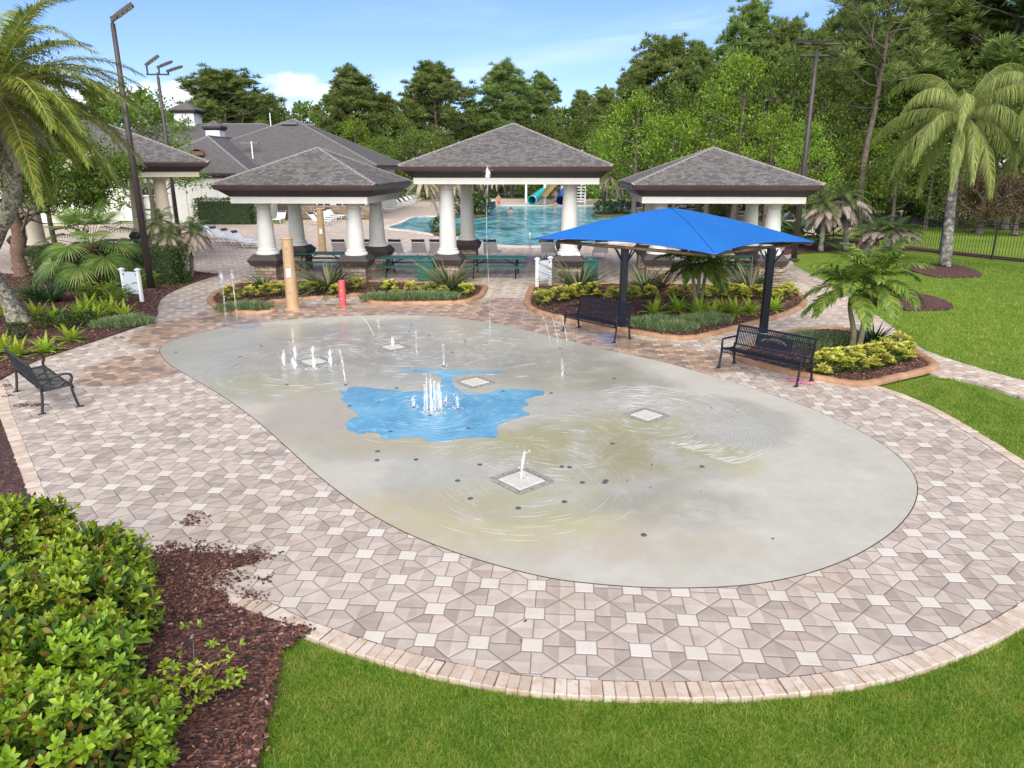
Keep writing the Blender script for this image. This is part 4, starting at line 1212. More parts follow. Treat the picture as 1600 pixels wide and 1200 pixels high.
def slat_bench():
    o = empty('park_bench', (0, 0, 0))
    H = 0.90
    seat = smooth_loop(np.array([(-.30, .37), (-.31, .40), (-.29, .43), (-.2, .435), (0, .41), (.14, .405), (.19, .425)]), 4, False)
    back = smooth_loop(np.array([(.19, .425), (.225, .50), (.255, .64), (.285, .80), (.31, .87), (.345, .885), (.375, .86)]), 4, False)
    n = 44
    sb = MB(); bb = MB()
    for i in range(n):
        x = -H + (i + .5) * 2 * H / n
        V, F = strip(seat, .021, .006, x=x); sb.add(V, np.array(F))
        V, F = strip(back, .021, .006, x=x); bb.add(V, np.array(F))
    for a, z in (seat[2], seat[-8], seat[12]): sb.tube([(-H - .02, a, z - .012), (H + .02, a, z - .012)], .013, 6)
    for a, z in (back[3], back[11], back[-6], back[-1]): bb.tube([(-H - .02, a + .012, z), (H + .02, a + .012, z)], .014, 6)
    for s in (-1, 1):
        V, F = strip(seat, .03, .03, x=s * (H + .01)); sb.add(V, np.array(F))
        V, F = strip(back, .03, .03, x=s * (H + .01)); bb.add(V, np.array(F))
    sb.build('seat', BLACKM, o); bb.build('backrest', BLACKM, o)
    bench_frame(o, H + .03, 'tube', BLACKM)
    MB().tube([(-H, -.0, .36), (H, -.0, .36)], .018, 8).build('stretcher', BLACKM, o)
    return o
mk = Proto(slat_bench)
BR = R(-50)
b2 = mk((2.26, 18.80, 0), BR, 'black slatted metal bench by the puddle, in front of the left canopy post', 'bench')
b3 = mk((5.46, 14.98, 0), BR, 'black slatted metal bench with a crest plate, beside the small palm bed', 'bench')
# crest plate: lettering too worn to read, kept as an arc of raised strokes over an oval
pb = MB()
def bpt(x, k):   # point on the slope of the back, k up the back
    return np.array((x, .238 + .055 * k - .012, .52 + .27 * k))
pl = [bpt(x, k) for x, k in ((-.42, .02), (.42, .02), (.42, 1), (-.42, 1))]
pb.add(pl + [q + np.array((0, .006, 0)) for q in pl], np.array([(0, 1, 2, 3), (7, 6, 5, 4), (0, 4, 5, 1), (1, 5, 6, 2), (2, 6, 7, 3), (3, 7, 4, 0)]))
plate = pb.build('crest_plate', BLACKM, b3)
tb = MB()
for i in range(17):
    if i in (4, 5): continue
    a = math.pi * (0.88 - 0.76 * i / 16)
    c = bpt(math.cos(a) * .31, .28 + math.sin(a) * .5)
    hgt = (.034, .046, .034, .03)[i % 4]
    for j in range(1 + i % 2):
        p0 = c + np.array((math.cos(a) * (-hgt / 2) + j * .014, -.006, math.sin(a) * -hgt / 2)); p1 = c + np.array((math.cos(a) * hgt / 2 + j * .014, -.003, math.sin(a) * hgt / 2))
        tb.tube([p0, p1], .0035, 5)
    if i % 3: tb.tube([c + np.array((-.012, -.005, .0)), c + np.array((.014, -.005, .004))], .004, 5)
for rr in (.20, .13):
    tb.tube([bpt(math.cos(t_) * rr * 1.3, .42 + math.sin(t_) * rr * 1.5) + np.array((0, -.005, 0)) for t_ in np.linspace(.3, 2.9, 14)], .003, 5, False)
tb.build('raised_lettering', pm('worn_gold', (0.16, 0.135, 0.095), (0.24, 0.21, 0.15), 30, 0.5), plate)

def cast_bench():
    o = empty('park_bench', (0, 0, 0))
    H = 0.93
    seat = smooth_loop(np.array([(-.30, .39), (-.30, .425), (-.26, .44), (-.1, .425), (.1, .415), (.19, .42)]), 4, False)
    back = smooth_loop(np.array([(.19, .42), (.225, .52), (.27, .70), (.315, .88), (.33, .91)]), 4, False)
    for nm_, prof in (('seat', seat), ('backrest', back)):
        b = MB()
        d = np.linalg.norm(np.diff(prof, axis=0), axis=1); s = np.concatenate([[0], np.cumsum(d)])
        def at(x, q):
            return np.array((x, np.interp(q, s, prof[:, 0]), np.interp(q, s, prof[:, 1])))
        S = s[-1]
        for x0 in np.linspace(-H, H, 46): b.tube([at(x0, q) for q in np.linspace(0, S, 8)], .0042, 4)
        for q in np.linspace(0.02, S - .02, 15): b.tube([at(-H, q), at(H, q)], .0042, 4)
        for x0 in np.linspace(-H, H, 4):          # broad diamond straps
            pass
        for i in range(3):
            xa, xb = -H + i * 2 * H / 3, -H + (i + 1) * 2 * H / 3
            xm = (xa + xb) / 2
            b.tube([at(xa + (xm - xa) * t_, S * (.5 + .45 * t_)) for t_ in np.linspace(0, 1, 6)], .012, 6)
            b.tube([at(xm + (xb - xm) * t_, S * (.95 - .45 * t_)) for t_ in np.linspace(0, 1, 6)], .012, 6)
            b.tube([at(xa + (xm - xa) * t_, S * (.5 - .45 * t_)) for t_ in np.linspace(0, 1, 6)], .012, 6)
            b.tube([at(xm + (xb - xm) * t_, S * (.05 + .45 * t_)) for t_ in np.linspace(0, 1, 6)], .012, 6)
        for q in (0, S): b.tube([at(-H - .02, q), at(H + .02, q)], .02, 8)
        for x0 in (-H, H): b.tube([at(x0, q) for q in np.linspace(0, S, 10)], .02, 8)
        b.build(nm_, BLACKI, o, smooth=40)
    bench_frame(o, H + .03, 'cast', BLACKI)
    return o
o = cast_bench(); o.location = (-9.0, 13.2, 0); o.rotation_euler.z = R(135)
tag(o, 'black cast iron bench with curled arms at the left edge, facing the pad', 'bench')

# pink petals under the crest bench
b = MB(); n = 420
P = np.column_stack([rng.normal(0, .14, n), rng.normal(0, .07, n)]); th = R(-50)
P = P @ np.array([(math.cos(th), math.sin(th)), (-math.sin(th), math.cos(th))]) + G(1250, 597)[:2]
X, Y, Z = frames(np.column_stack([rng.normal(0, 1, (n, 2)), np.abs(rng.normal(0, .15, n))]), jit=.2)
b.inst(LEAF2[0], LEAF2[1], np.column_stack([P, np.full(n, .008)]), X, Y, Z, rng.uniform(.02, .045, n))
tag(b.build('fallen_petals', PINKM), kind='stuff')

# ------------------------------------------------------------------ blue shade canopy
ZE = 2.32
cL, cF, cR = G(838, 373, ZE), G(1118, 397, ZE), G(1272, 378, ZE)
cB = cL + cR - cF
ctr = (cL + cR) / 2
apex = A(1048, 325, ctr[1] - .3)
so_ = empty('shade_canopy', (ctr[0], ctr[1], 0), 0, 'blue fabric shade canopy on two black posts over the right bed', 'shade canopy')
off = np.array((ctr[0], ctr[1], 0))
b = MB()
N1, N2 = 24, 14
hem = MB(); SEAM = []
for P0, P1 in ((cL, cF), (cF, cR), (cR, cB), (cB, cL)):
    V = []
    for j in range(N2 + 1):
        t = j / N2
        for i in range(N1 + 1):
            u = i / N1
            e = P0 + (P1 - P0) * u
            sg = 4 * u * (1 - u)
            e = e + (ctr - e) * 0.10 * sg + np.array((0, 0, .10 * sg))
            q = e + (apex - e) * t
            z = e[2] + (apex[2] - e[2]) * (0.62 * t + 0.38 * math.sin(t * math.pi / 2))
            V.append((q[0] - off[0], q[1] - off[1], z))
    F = [(j * (N1 + 1) + i, j * (N1 + 1) + i + 1, (j + 1) * (N1 + 1) + i + 1, (j + 1) * (N1 + 1) + i) for j in range(N2) for i in range(N1)]
    V = np.array(V)
    SEAM.append(V[0::N1 + 1] + np.array((0, 0, .004))); SEAM.append(V[N1 // 2::N1 + 1] + np.array((0, 0, .004)))
    V2 = V - np.array((0, 0, .012))
    b.add(np.concatenate([V, V2]), [np.array(F), np.array(F)[:, ::-1] + len(V)])
    hem.tube(V[:N1 + 1], .022, 6)
b.build('canopy_fabric', CANOPY, so_, True)
sm_ = MB()
for V_ in SEAM: sm_.tube(V_, .012, 5)
sm_.build('seam', pm('seam_blue', (0.008, 0.085, 0.30), (0.012, 0.10, 0.35), 5, 0.6), so_, True)
hem.build('hem_cable', pm('hem_blue', (0.012, 0.10, 0.40), (0.02, 0.13, 0.46), 5, 0.6), so_, True)
fr = MB()
ap = apex - off - np.array((0, 0, .12))
def rafter(a, bq, drop=.1):
    pts = []
    for t in np.linspace(0.02, 1, 10):
        q = a + (bq - a) * t
        z = a[2] + (bq[2] - a[2]) * (0.62 * t + 0.38 * math.sin(t * math.pi / 2)) - drop
        pts.append((q[0], q[1], z))
    fr.tube(pts, .04, 8)
for c in (cL, cF, cR, cB): rafter(c - off, apex - off)
pc = [c - off + np.array((0, 0, -.13)) for c in (cL, cF, cR, cB)]
for i in range(4): fr.tube([pc[i] * .84 + np.array((0, 0, pc[i][2] * .16 + .05)), pc[(i + 1) % 4] * .84 + np.array((0, 0, pc[(i + 1) % 4][2] * .16 + .05))], .045, 8)
fr.build('rafter_frame', pm('brown_steel', (0.035, 0.026, 0.018), (0.20, 0.13, 0.06), 2, 0.5), so_, True)
p1 = A(973, 470, (cL[1] * .45 + cF[1] * .55) + .55); p2 = A(1193, 512, (cF[1] * .48 + cR[1] * .52) + .4)
for p in (p1, p2):
    q = np.array((p[0], p[1], 0)) - off
    po = MB().bbox((0, 0, 1.13), (.18, .18, 2.26), .015, .15).build('post', BLACKM, so_)
    po.location = q
    br_ = MB()
    for a in (0, 1, 2, 3):
        dx, dy = math.cos(a * math.pi / 2 + .75), math.sin(a * math.pi / 2 + .75)
        br_.tube([(dx * .08, dy * .08, 1.85), (dx * .34, dy * .34, 2.2)], .022, 6)
    br_.build('brace', BLACKM, po)

# ------------------------------------------------------------------ lamp posts
def flood(o, loc, rz, tilt, s=1.0):
    M = Matrix.Rotation(rz, 3, 'Z') @ Matrix.Rotation(tilt, 3, 'X')
    M = np.array(M)
    b = MB()
    b.box(np.array(loc) + M @ np.array((0, .42 * s, 0)), (.40 * s, .62 * s, .09 * s), M=M)
    b.box(np.array(loc) + M @ np.array((0, .05 * s, 0)), (.20 * s, .26 * s, .12 * s), M=M)
    for k in range(5): b.box(np.array(loc) + M @ np.array((0, (.2 + .1 * k) * s, .055 * s)), (.34 * s, .02 * s, .05 * s), M=M)
    h = b.build('lamp_head', LAMPM, o)
    l = MB()
    for i in (-1, 1):
        for k in range(3): l.box(np.array(loc) + M @ np.array((i * .085 * s, (.22 + .185 * k) * s, -.055 * s)), (.14 * s, .15 * s, .02 * s), M=M)
    l.build('lamp_lens', LAMPG, h)
def lamp(label, base, h, heads, r=.11, arm=None, risers=()):
    o = empty('lamp_post', (base[0], base[1], 0), 0, label, 'lamp post')
    MB().tube([(0, 0, 0), (0, 0, h * .5), (0, 0, h)], [r * 1.05, r * .85, r * .62], 12).build('pole', LAMPM, o, True)
    bp_ = MB(); bp_.lathe([(r * 1.9, 0), (r * 1.9, .06), (r * 1.1, .12)], n=12); bp_.build('base', LAMPM, o)
    ab = MB(); ab.tube([(0, 0, h), (0, 0, h + .22)], r * .4, 8)
    if arm:
        for z, w_ in arm: ab.tube([(-w_, 0, z), (w_, 0, z)], .045, 8)
    for x_, za, zb_ in risers: ab.tube([(x_, 0, h + za), (x_, 0, h + zb_)], .05, 8)
    ab.build('bracket', LAMPM, o)
    for loc, rz, tilt, s in heads: flood(o, loc, rz, tilt, s)
    return o
def zt(px, py, Y): return float(A(px, py, Y)[2])
B1 = G(237, 455)
lamp('tall bronze lamp post with one floodlight, rising from the left mulch bed', B1, zt(176, 37, B1[1]), [((0.05, 0, zt(176, 34, B1[1]) + .1), R(-70), R(36), 1.05)], .118)
Y2 = 43.0; x2 = A(262, 235, Y2)[0]; h2 = zt(247, 120, Y2)
lamp('lamp post carrying three floodlights, behind the far left pavilion roof', (x2, Y2), h2, [((-.55, 0, h2 + .62), R(-70), R(36), 1.15), ((.1, .0, h2 + .5), R(-60), R(24), 1.1), ((.6, 0, h2 + .3), R(-60), R(20), 1.1)], .12, [(h2 + .12, .62)], [(-.55, .12, .62), (.1, .12, .5), (.6, .12, .3)])
B3 = G(1240, 407); h3 = zt(1274, 85, B3[1])
lamp('tall lamp post with twin crossbars at the right corner of the right pavilion', B3, h3, [((-.9, .1, h3 + .55), R(-150), R(-8), .8), ((-.2, .1, h3 + .5), R(-150), R(-8), .8), ((.6, .1, h3 + .1), R(-150), R(-8), .7)], .135, [(h3 + .42, .95), (h3 - .05, .75)])
Y4 = 58.0; x4 = A(1190, 250, Y4)[0]; h4 = zt(1190, 158, Y4)
lamp('slim lamp post in front of the light green tree, right of the right pavilion peak', (x4, Y4), h4, [((0, 0, h4 + .2), R(170), R(-10), 1.4), ((.3, 0, h4 + .2), R(190), R(-10), 1.4)], .14)
Y5 = 85.0; x5 = A(1060, 250, Y5)[0]; h5 = zt(1063, 186, Y5)
lamp('distant lamp post with two heads, left of the right pavilion roof', (x5, Y5), h5, [((-.3, 0, h5 + .2), R(120), R(-10), 1.7), ((.3, 0, h5 + .2), R(240), R(-10), 1.7)], .16)

# ------------------------------------------------------------------ picnic tables
def picnic():
    o = empty('picnic_table', (0, 0, 0))
    def plank(w_, l, z, y, nm_):
        b = MB()
        for s in (-1, 1): b.box((0, y + s * w_ / 2, z), (l, .03, .05))
        k = max(4, int(w_ / .05))
        for i in range(k): b.box((0, y - w_ / 2 + (i + .5) * w_ / k, z + .015), (l, w_ / k * .62, .02))
        for i in range(25): b.box((-l / 2 + l * i / 24, y, z + .012), (.03, w_, .018))
        b.build(nm_, GREEN, o)
    plank(.78, 2.44, .75, 0, 'tabletop')
    for y in (-.72, .72): plank(.26, 2.44, .45, y, 'seat')
    for x in (-.85, .85):
        b = MB()
        for s in (-1, 1):
            b.tube([(x, s * .78, 0), (x, s * .3, .72)], .028, 8)
        b.tube([(x, -.78, .42), (x, .78, .42)], .025, 8)
        b.tube([(x, 0, .42), (x * .35, 0, .71)], .02, 6)
        b.build('leg_frame', BLACKM, o)
    return o
mk = Proto(picnic)
for px, py, rz, lab in ((775, 433, AX, 'green picnic table under the middle pavilion, right of its white front column'), (640, 433, AX, 'green picnic table between the left and middle pavilions, beside the green bin'), (505, 425, AX, 'green picnic table inside the left pavilion, behind the tall flax'), (1160, 432, AX, 'green picnic table under the right pavilion, behind the canopy post'), (195, 400, AX + .1, 'green picnic table at the far left, behind the dark hedge')):
    c = G(px, py); mk((c[0], c[1] + .4, 0), rz, lab, 'picnic table', 'green picnic tables')

# bins
def bin_():
    o = empty('litter_bin', (0, 0, 0))
    b = MB(); b.bbox((0, 0, .42), (.58, .58, .84), .03)
    for i in range(11):
        for s in (-1, 1):
            b.box((-.25 + .05 * i, s * .295, .42), (.028, .02, .74)); b.box((s * .295, -.25 + .05 * i, .42), (.02, .028, .74))
    b.build('body', GREEN, o)
    MB().bbox((0, 0, .88), (.62, .62, .08), .04).lathe([(.2, .92), (.17, .97), (.05, .98)], n=12).build('lid', pm('dark_green_lid', (0.006, 0.05, 0.04), (0.01, 0.07, 0.055), 6, 0.4), o)
    return o
mk = Proto(bin_)
for px, py, lab in ((667, 442, 'green slatted bin left of the tall flax in front of the middle pavilion'), (921, 442, 'green bin behind the flax right of the white notice board'), (308, 375, 'teal bin at the head of the left row of loungers')):
    c = G(px, py); mk(c, AX, lab, 'litter bin', 'green litter bins')

# notice boards
def board():
    o = empty('notice_board', (0, 0, 0))
    for s in (-1, 1):
        b = MB(); b.bbox((s * .30, 0, .53), (.10, .10, 1.06), .008); b.lathe([(.075, 1.06), (.075, 1.09), (.02, 1.13)], (s * .30, 0, 0), n=4, sq=True)
        b.build('post', WHITE, o)
    MB().box((0, 0, .64), (.50, .04, .72)).build('panel', SILVER, o)
    h = MB()
    for s in (-1, 1):
        for z in (.38, .92): h.box((s * .245, -.03, z), (.035, .03, .06))
    h.build('hinge', BLACKM, o)
    return o
mk = Proto(board)
p = (G(199, 471) + G(221, 473)) / 2; mk(p, R(-12), 'small white notice board on two posts in the left mulch bed', 'notice board', 'white notice boards')
p = (G(839, 452) + G(859, 447)) / 2; mk((p[0], p[1], 0), R(35), 'white notice board at the left end of the right bed, beside the walkway', 'notice board', 'white notice boards')
p = G(892, 445); mk((p[0], p[1] + .4, 0), R(0), 'white notice board half hidden behind the flax right of the walkway', 'notice board', 'white notice boards')

# tan spray posts and bollard
def spray_post(label, base, h):
    o = empty('spray_post', base, 0, label, 'spray post')
    r = .19
    prof = [(r * 1.35, 0), (r * 1.35, .03), (r * 1.02, .05)]
    for i in range(4):
        z0, z1 = .05 + (h - .1) * i / 4, .05 + (h - .1) * (i + 1) / 4
        k = 1 - .045 * i
        prof += [(r * k, z0 + .01), (r * k * .985, z1 - .02), (r * k * .95, z1 - .012), (r * k * .95, z1 - .004), (r * k, z1)]
    prof += [(r * .92, h - .04), (r * .95, h - .02), (r * .9, h), (r * .5, h - .02)]
    b = MB(); b.lathe(prof, n=22); b.build('shaft', TAN, o, smooth=35)
    for z in (h - .28, h * .6, h * .27):
        b = MB(); b.tube([(0, -r * .82, z), (0, -r * 1.03, z)], .035, 10); b.build('nozzle', pm('nozzle_metal', (0.3, 0.3, 0.3), (0.45, 0.45, 0.45), 9, 0.35, metal=.6), o)
    b = MB(); b.box((0.02, -r * .93, h * .53), (.14, .05, .26)); b.build('plate', WHITE, o)
    return o
spray_post('tan ringed spray post standing in the kerb notch of the left front bed', G(458, 484), 2.22)
spray_post('tan ringed spray post behind the left pavilion, between its columns', A(505, 400, 36.5) * np.array((1, 1, 0)), 2.3)
bo = empty('bollard', G(536, 478), 0, 'short red post standing in front of the flax by the kerb notch', 'bollard')
b = MB(); b.lathe([(.105, 0), (.105, .78), (.09, .82), (.03, .84)], n=18); b.build('shaft', RED, bo, smooth=40)
dk = MB()
for z in (.25, .5): dk.tube([(0, -.09, z), (0, -.112, z)], .025, 8)
dk.build('nozzle', pm('nozzle_metal', (0.3, 0.3, 0.3), (0.45, 0.45, 0.45), 9, 0.35, metal=.6), bo)

# ------------------------------------------------------------------ pad fittings
FITR = pm('pad_frame_grey', (0.17, 0.17, 0.155), (0.30, 0.295, 0.27), 14, 0.7)
FITT = pm('pad_tile', (0.42, 0.395, 0.33), (0.52, 0.49, 0.42), 12, 0.7)
def plate_():
    o = empty('drain_plate', (0, 0, 0))
    b = MB()
    for i in range(4):
        a = i * math.pi / 2
        for k in (-1, 0, 1):
            c = np.array((math.cos(a) * .285 - math.sin(a) * .195 * k, math.sin(a) * .285 + math.cos(a) * .195 * k, .008))
            b.box(c, (.055, .18, .02), a)
    b.build('frame', FITR, o)
    MB().bbox((0, 0, .008), (.44, .44, .022), .01).build('cover', FITT, o)
    return o
mk = Proto(plate_)
for px, py, s, lab in ((815, 752, 1.08, 'square drain plate with the single near jet on it'), (1010, 650, .95, 'square drain plate inside the rippling water at the right'), (742, 598, 1.0, 'square drain plate at the back of the painted blue pond'), (491, 566, 1.0, 'square drain plate among the ring of small jets at the left'), (615, 543, .95, 'square drain plate with one white jet, back of the pad')):
    mk(G(px, py) * np.array((1, 1, 0)) + np.array((0, 0, .012)), AX + math.pi / 4, lab, 'drain plate', 'square drain plates on the pad', s)
NOZ = pm('nozzle_grey', (0.08, 0.085, 0.09), (0.15, 0.155, 0.16), 20, 0.4, metal=.4)
nb_ = MB(); nb_.lathe([(.036, 0), (.036, .006), (.025, .009), (.012, .006)], n=14)
nm0 = None
for px, py in ((890, 731), (957, 694), (945, 755), (878, 730), (910, 755), (882, 785), (810, 795), (735, 780), (750, 727), (715, 752), (1006, 837), (590, 706), (589, 720), (650, 719), (861, 615), (546, 635), (610, 675), (732, 670), (786, 612), (620, 607), (448, 602), (408, 541), (455, 533), (670, 524), (707, 551), (727, 533), (640, 519), (875, 545), (960, 592), (275, 551), (375, 558), (540, 602), (947, 752), (1097, 730), (647, 637), (697, 630), (715, 640), (672, 650), (693, 573)):
    if nm0 is None: nm0 = o = nb_.build('floor_nozzle', NOZ)
    else:
        o = nm0.copy(); COL.objects.link(o)
    o.location = G(px, py) * np.array((1, 1, 0)) + np.array((0, 0, .009))
    tag(o, 'small dark round nozzle set flush in the pale splash pad', 'floor nozzle', 'round floor nozzles in the splash pad')

# ------------------------------------------------------------------ water jets
def jet_mesh(h, r, n=3, kind='foam'):
    b = MB()
    for k in range(n):
        dx, dy = (0, 0) if k == 0 else rng.uniform(-.03, .03, 2) * r
        hh = h * (1 if k == 0 else rng.uniform(.55, .95))
        zs = np.linspace(0, hh, 12); t = zs / hh
        rr = r * (0.35 + .75 * np.sin(np.clip(t, 0, 1) * math.pi * .8) ** 1.2) * (1 - .85 * t ** 4) * rng.uniform(.75, 1.2, 12)
        if kind == 'thin': rr = r * (.6 + .5 * rng.random(12))
        pts = np.column_stack([dx + np.cumsum(rng.normal(0, r * .10, 12)), dy + np.cumsum(rng.normal(0, r * .10, 12)), zs])
        b.tube(pts, np.maximum(rr, .003), 7)
    nd = int(14 + h * 30)
    P = np.column_stack([rng.normal(0, r * 1.5, (nd, 2)), rng.uniform(0, h * 1.05, nd)])
    oc = np.array([(1, 0, 0), (-1, 0, 0), (0, 1, 0), (0, -1, 0), (0, 0, 1.4), (0, 0, -1.4)], float)
    of = np.array([(0, 2, 4), (2, 1, 4), (1, 3, 4), (3, 0, 4), (2, 0, 5), (1, 2, 5), (3, 1, 5), (0, 3, 5)])
    I = np.repeat(np.eye(3)[None], nd, 0)
    b.inst(oc, of, P, I[:, 0], I[:, 1], I[:, 2], rng.uniform(.004, .013, nd))
    # splash crown on the floor
    nd2 = 26; a = rng.uniform(0, 6.28, nd2); q = rng.uniform(r, r * 3.2 + .05, nd2)
    b.inst(oc * np.array((1.6, 1.6, .35)), of, np.column_stack([np.cos(a) * q, np.sin(a) * q, rng.uniform(0, .02, nd2)]), *(np.repeat(np.eye(3)[None, k], nd2, 0) for k in range(3)), rng.uniform(.008, .022, nd2))
    return b
JG = 'fountain jets on the splash pad'
ring_lab = ['leftmost jet', 'second jet from the left', 'third jet from the left', 'fourth jet from the left', 'fifth jet from the left', 'sixth jet from the left', 'rightmost jet']
ring = [((444, 571), 546), ((460, 576), 557), ((461.5, 560), 541), ((489, 556), 540), ((491, 576), 555), ((515, 557), 546), ((517, 571), 555)]
for (bx, tp), lab in zip(ring, ring_lab):
    c = G(*bx); h = max(.18, zt(bx[0], tp, c[1]))
    o = jet_mesh(h, .045, 2).build('water_jet', SPRAY, smooth=True); o.location = c
    tag(o, f'{lab} in the ring round the left drain plate', 'water jet', JG)
for bx, tp, r, n_, kd, lab in (((614, 542), 526, .05, 2, 'foam', 'stout white jet on the drain plate at the back of the pad'), ((651, 552), 516, .022, 2, 'thin', 'slim tall jet right of the back drain plate'), ((693, 571), 537, .03, 2, 'thin', 'wavering jet just behind the painted blue pond'), ((647, 636), 619, .035, 1, 'foam', 'small jet left of the big cluster on the blue pond'), ((697, 630), 617, .03, 1, 'foam', 'small jet just right of the big cluster on the blue pond'), ((715, 639), 618, .035, 1, 'foam', 'small jet at the right, farthest from the big cluster on the blue pond')):
    c = G(*bx); h = zt(bx[0], tp, c[1])
    o = jet_mesh(h, r, n_, kd).build('water_jet', SPRAY if kd == 'foam' else MISTW, smooth=True); o.location = c
    tag(o, lab, 'water jet', JG)
# the big cluster on the pond: several strands
c = G(672, 646)
b = MB()
for dx, dy, hh, rr in ((-.05, 0, .95, .02), (.02, .05, 1.02, .024), (.09, .02, .88, .022), (.15, .1, .75, .04), (-.1, .1, .7, .02), (.12, .2, .62, .05), (0.03, -.05, .55, .03), (.2, .05, .5, .03)):
    j = jet_mesh(hh * .75, rr, 2, 'foam')
    b.v += [v + np.array((dx, dy, 0)) for v in j.v]; b.f += [a + b.n for a in j.f]; b.n += j.n
o = b.build('water_jet', SPRAY, smooth=True); o.location = c
tag(o, 'big cluster of tall white jets in the middle of the blue pond', 'water jet', JG)
def stream(name, pts, r, lab, mat, drops=40, fall=None):
    pts = np.asarray(pts, float)
    b = MB()
    k = len(pts)
    for s in range(3):
        p = pts + np.cumsum(rng.normal(0, r * .12, pts.shape), 0) * (s > 0)
        b.tube(p, np.maximum(.003, r * (.45 if s else .8) * (0.7 + .5 * rng.random(k))), 6)
    idx = rng.integers(0, k, drops)
    oc = np.array([(1, 0, 0), (-1, 0, 0), (0, 1, 0), (0, -1, 0), (0, 0, 1.5), (0, 0, -1.5)], float)
    of = np.array([(0, 2, 4), (2, 1, 4), (1, 3, 4), (3, 0, 4), (2, 0, 5), (1, 2, 5), (3, 1, 5), (0, 3, 5)])
    b.inst(oc, of, pts[idx] + rng.normal(0, r * 2.2, (drops, 3)), *(np.repeat(np.eye(3)[None, q], drops, 0) for q in range(3)), rng.uniform(.004, .014, drops))
    base = pts[0].copy(); base[2] = 0
    b.v = [v - base for v in b.v]
    o = b.build(name, mat, smooth=True); o.location = base
    return tag(o, lab, 'water jet', JG)
def arc(a, bq, hmax, n=22):
    t = np.linspace(0, 1, n)
    p = a + (bq - a) * t[:, None]
    p[:, 2] += hmax * 4 * t * (1 - t)
    return p
# near curved jet on its plate
c = G(814, 751); h = zt(816, 706, c[1])
p = np.array([c + np.array((.02 * q + .035 * q * q, 0, h * q)) for q in np.linspace(0, 1, 14)])
stream('water_jet', p, .028, 'single jet bending slightly, on the nearest drain plate', SPRAY, 30)
# very tall thin jet in front of the middle pavilion
c = G(764, 544); h = zt(765, 266, c[1])
p = np.array([c + np.array((0.03 * math.sin(q * 7), 0, h * q)) for q in np.linspace(0, 1, 40)])
o = stream('water_jet', p, .009, 'very tall thin jet rising in front of the middle pavilion', MISTW, 90)
hb = MB(); jm_ = jet_mesh(.42, .05, 3, 'foam'); hb.v = [v + np.array((0, 0, h - .32)) for v in jm_.v]; hb.f = jm_.f; hb.n = jm_.n
hb.build('spray_head', SPRAY, o, True)
# leaning stream by the left ring
a = G(540, 601); bt = A(530, 545, a[1] + .5)
p = np.array([a + (bt - a) * q + np.array((0, 0, .10 * math.sin(q * math.pi))) for q in np.linspace(0, 1, 20)])
stream('water_jet', p, .02, 'thin leaning stream in front of the left ring of jets', MISTW, 40)
stream('water_jet', arc(G(541, 497), G(584, 523), .34), .014, 'low arc of water over the back edge of the pad', MISTW, 50)
for (x0, y0), (x1, y1), hm, lab in (((836, 494), (860, 534), .35, 'leftmost falling arc by the right bench'), ((852, 499), (872, 536), .4, 'middle falling arc of the three by the right bench'), ((867, 504), (886, 535), .45, 'falling arc of water nearest the right bench')):
    stream('water_jet', arc(G(x0, y0), G(x1, y1), hm), .014, lab, MISTW, 30)
for bx, tp, tx, lab in (((370, 497), 422, 362, 'tall misty jet in front of the left kerb lobe'), ((352, 494), 425, 346, 'fainter misty jet left of the kerb lobe')):
    c = G(*bx); h = zt(tx, tp, c[1])
    p = np.array([c + np.array(((A(tx, tp, c[1])[0] - c[0]) * q, 0, h * q)) for q in np.linspace(0, 1, 18)])
    o = stream('water_jet', p, .022, lab, MISTW, 80)
    jm_ = jet_mesh(.4, .045, 3, 'foam'); hb = MB(); hb.v = [v + np.array((A(tx, tp, c[1])[0] - c[0], 0, h - .35)) for v in jm_.v]; hb.f = jm_.f; hb.n = jm_.n
    hb.build('spray_head', MISTW, o, True)
for bx, tp, lab in (((458, 535), 512, 'faint low jet at the far left back of the pad'), ((878, 588), 560, 'faint splash of falling drops right of the pond'), ((592, 512), 500, 'faint splash under the low arc')):
    c = G(*bx); o = jet_mesh(zt(bx[0], tp, c[1]), .03, 3, 'thin').build('water_jet', MISTW, smooth=True); o.location = c
    tag(o, lab, 'water jet', JG)

# ------------------------------------------------------------------ loungers
def lounger(dark=True, angle=55):
    o = empty('sun_lounger', (0, 0, 0))
    f = MB()
    for s in (-1, 1):
        f.tube([(s * .32, -.35, .36), (s * .32, .95, .36)], .018, 6)
        for y in (-.15, .75):
            f.tube([(s * .30, y - .18, .36), (s * .31, y - .02, .02), (s * .31, y + .05, .02), (s * .30, y + .2, .36)], .016, 6)
    f.tube([(-.32, .95, .36), (.32, .95, .36)], .018, 6)
    ca, sa = math.cos(R(angle)), math.sin(R(angle))
    for s in (-1, 1): f.tube([(s * .32, -.35, .36), (s * .32, -.35 - .78 * ca, .36 + .78 * sa)], .018, 6)
    f.tube([(-.32, -.35 - .78 * ca, .36 + .78 * sa), (.32, -.35 - .78 * ca, .36 + .78 * sa)], .018, 6)
    f.build('frame', WHITE, o, True)
    s = MB()
    for i in range(20): s.box((0, -.28 + i * .062, .375), (.64, .05, .012))
    s.build('seat', VINYL, o)
    bk = MB()
    M = np.array(Matrix.Rotation(-R(angle), 3, 'X'))
    for i in range(9): bk.box((0, -.35 - (.04 + i * .062) * ca, .37 + (.04 + i * .062) * sa), (.64, .052, .012), M=M)
    bk.build('backrest', TAUPE if dark else VINYL, o)
    pw_ = MB(); pw_.box((0, -.35 - .68 * ca, .385 + .68 * sa), (.62, .15, .045), M=M); pw_.build('headrest', NAVY, o)
    return o
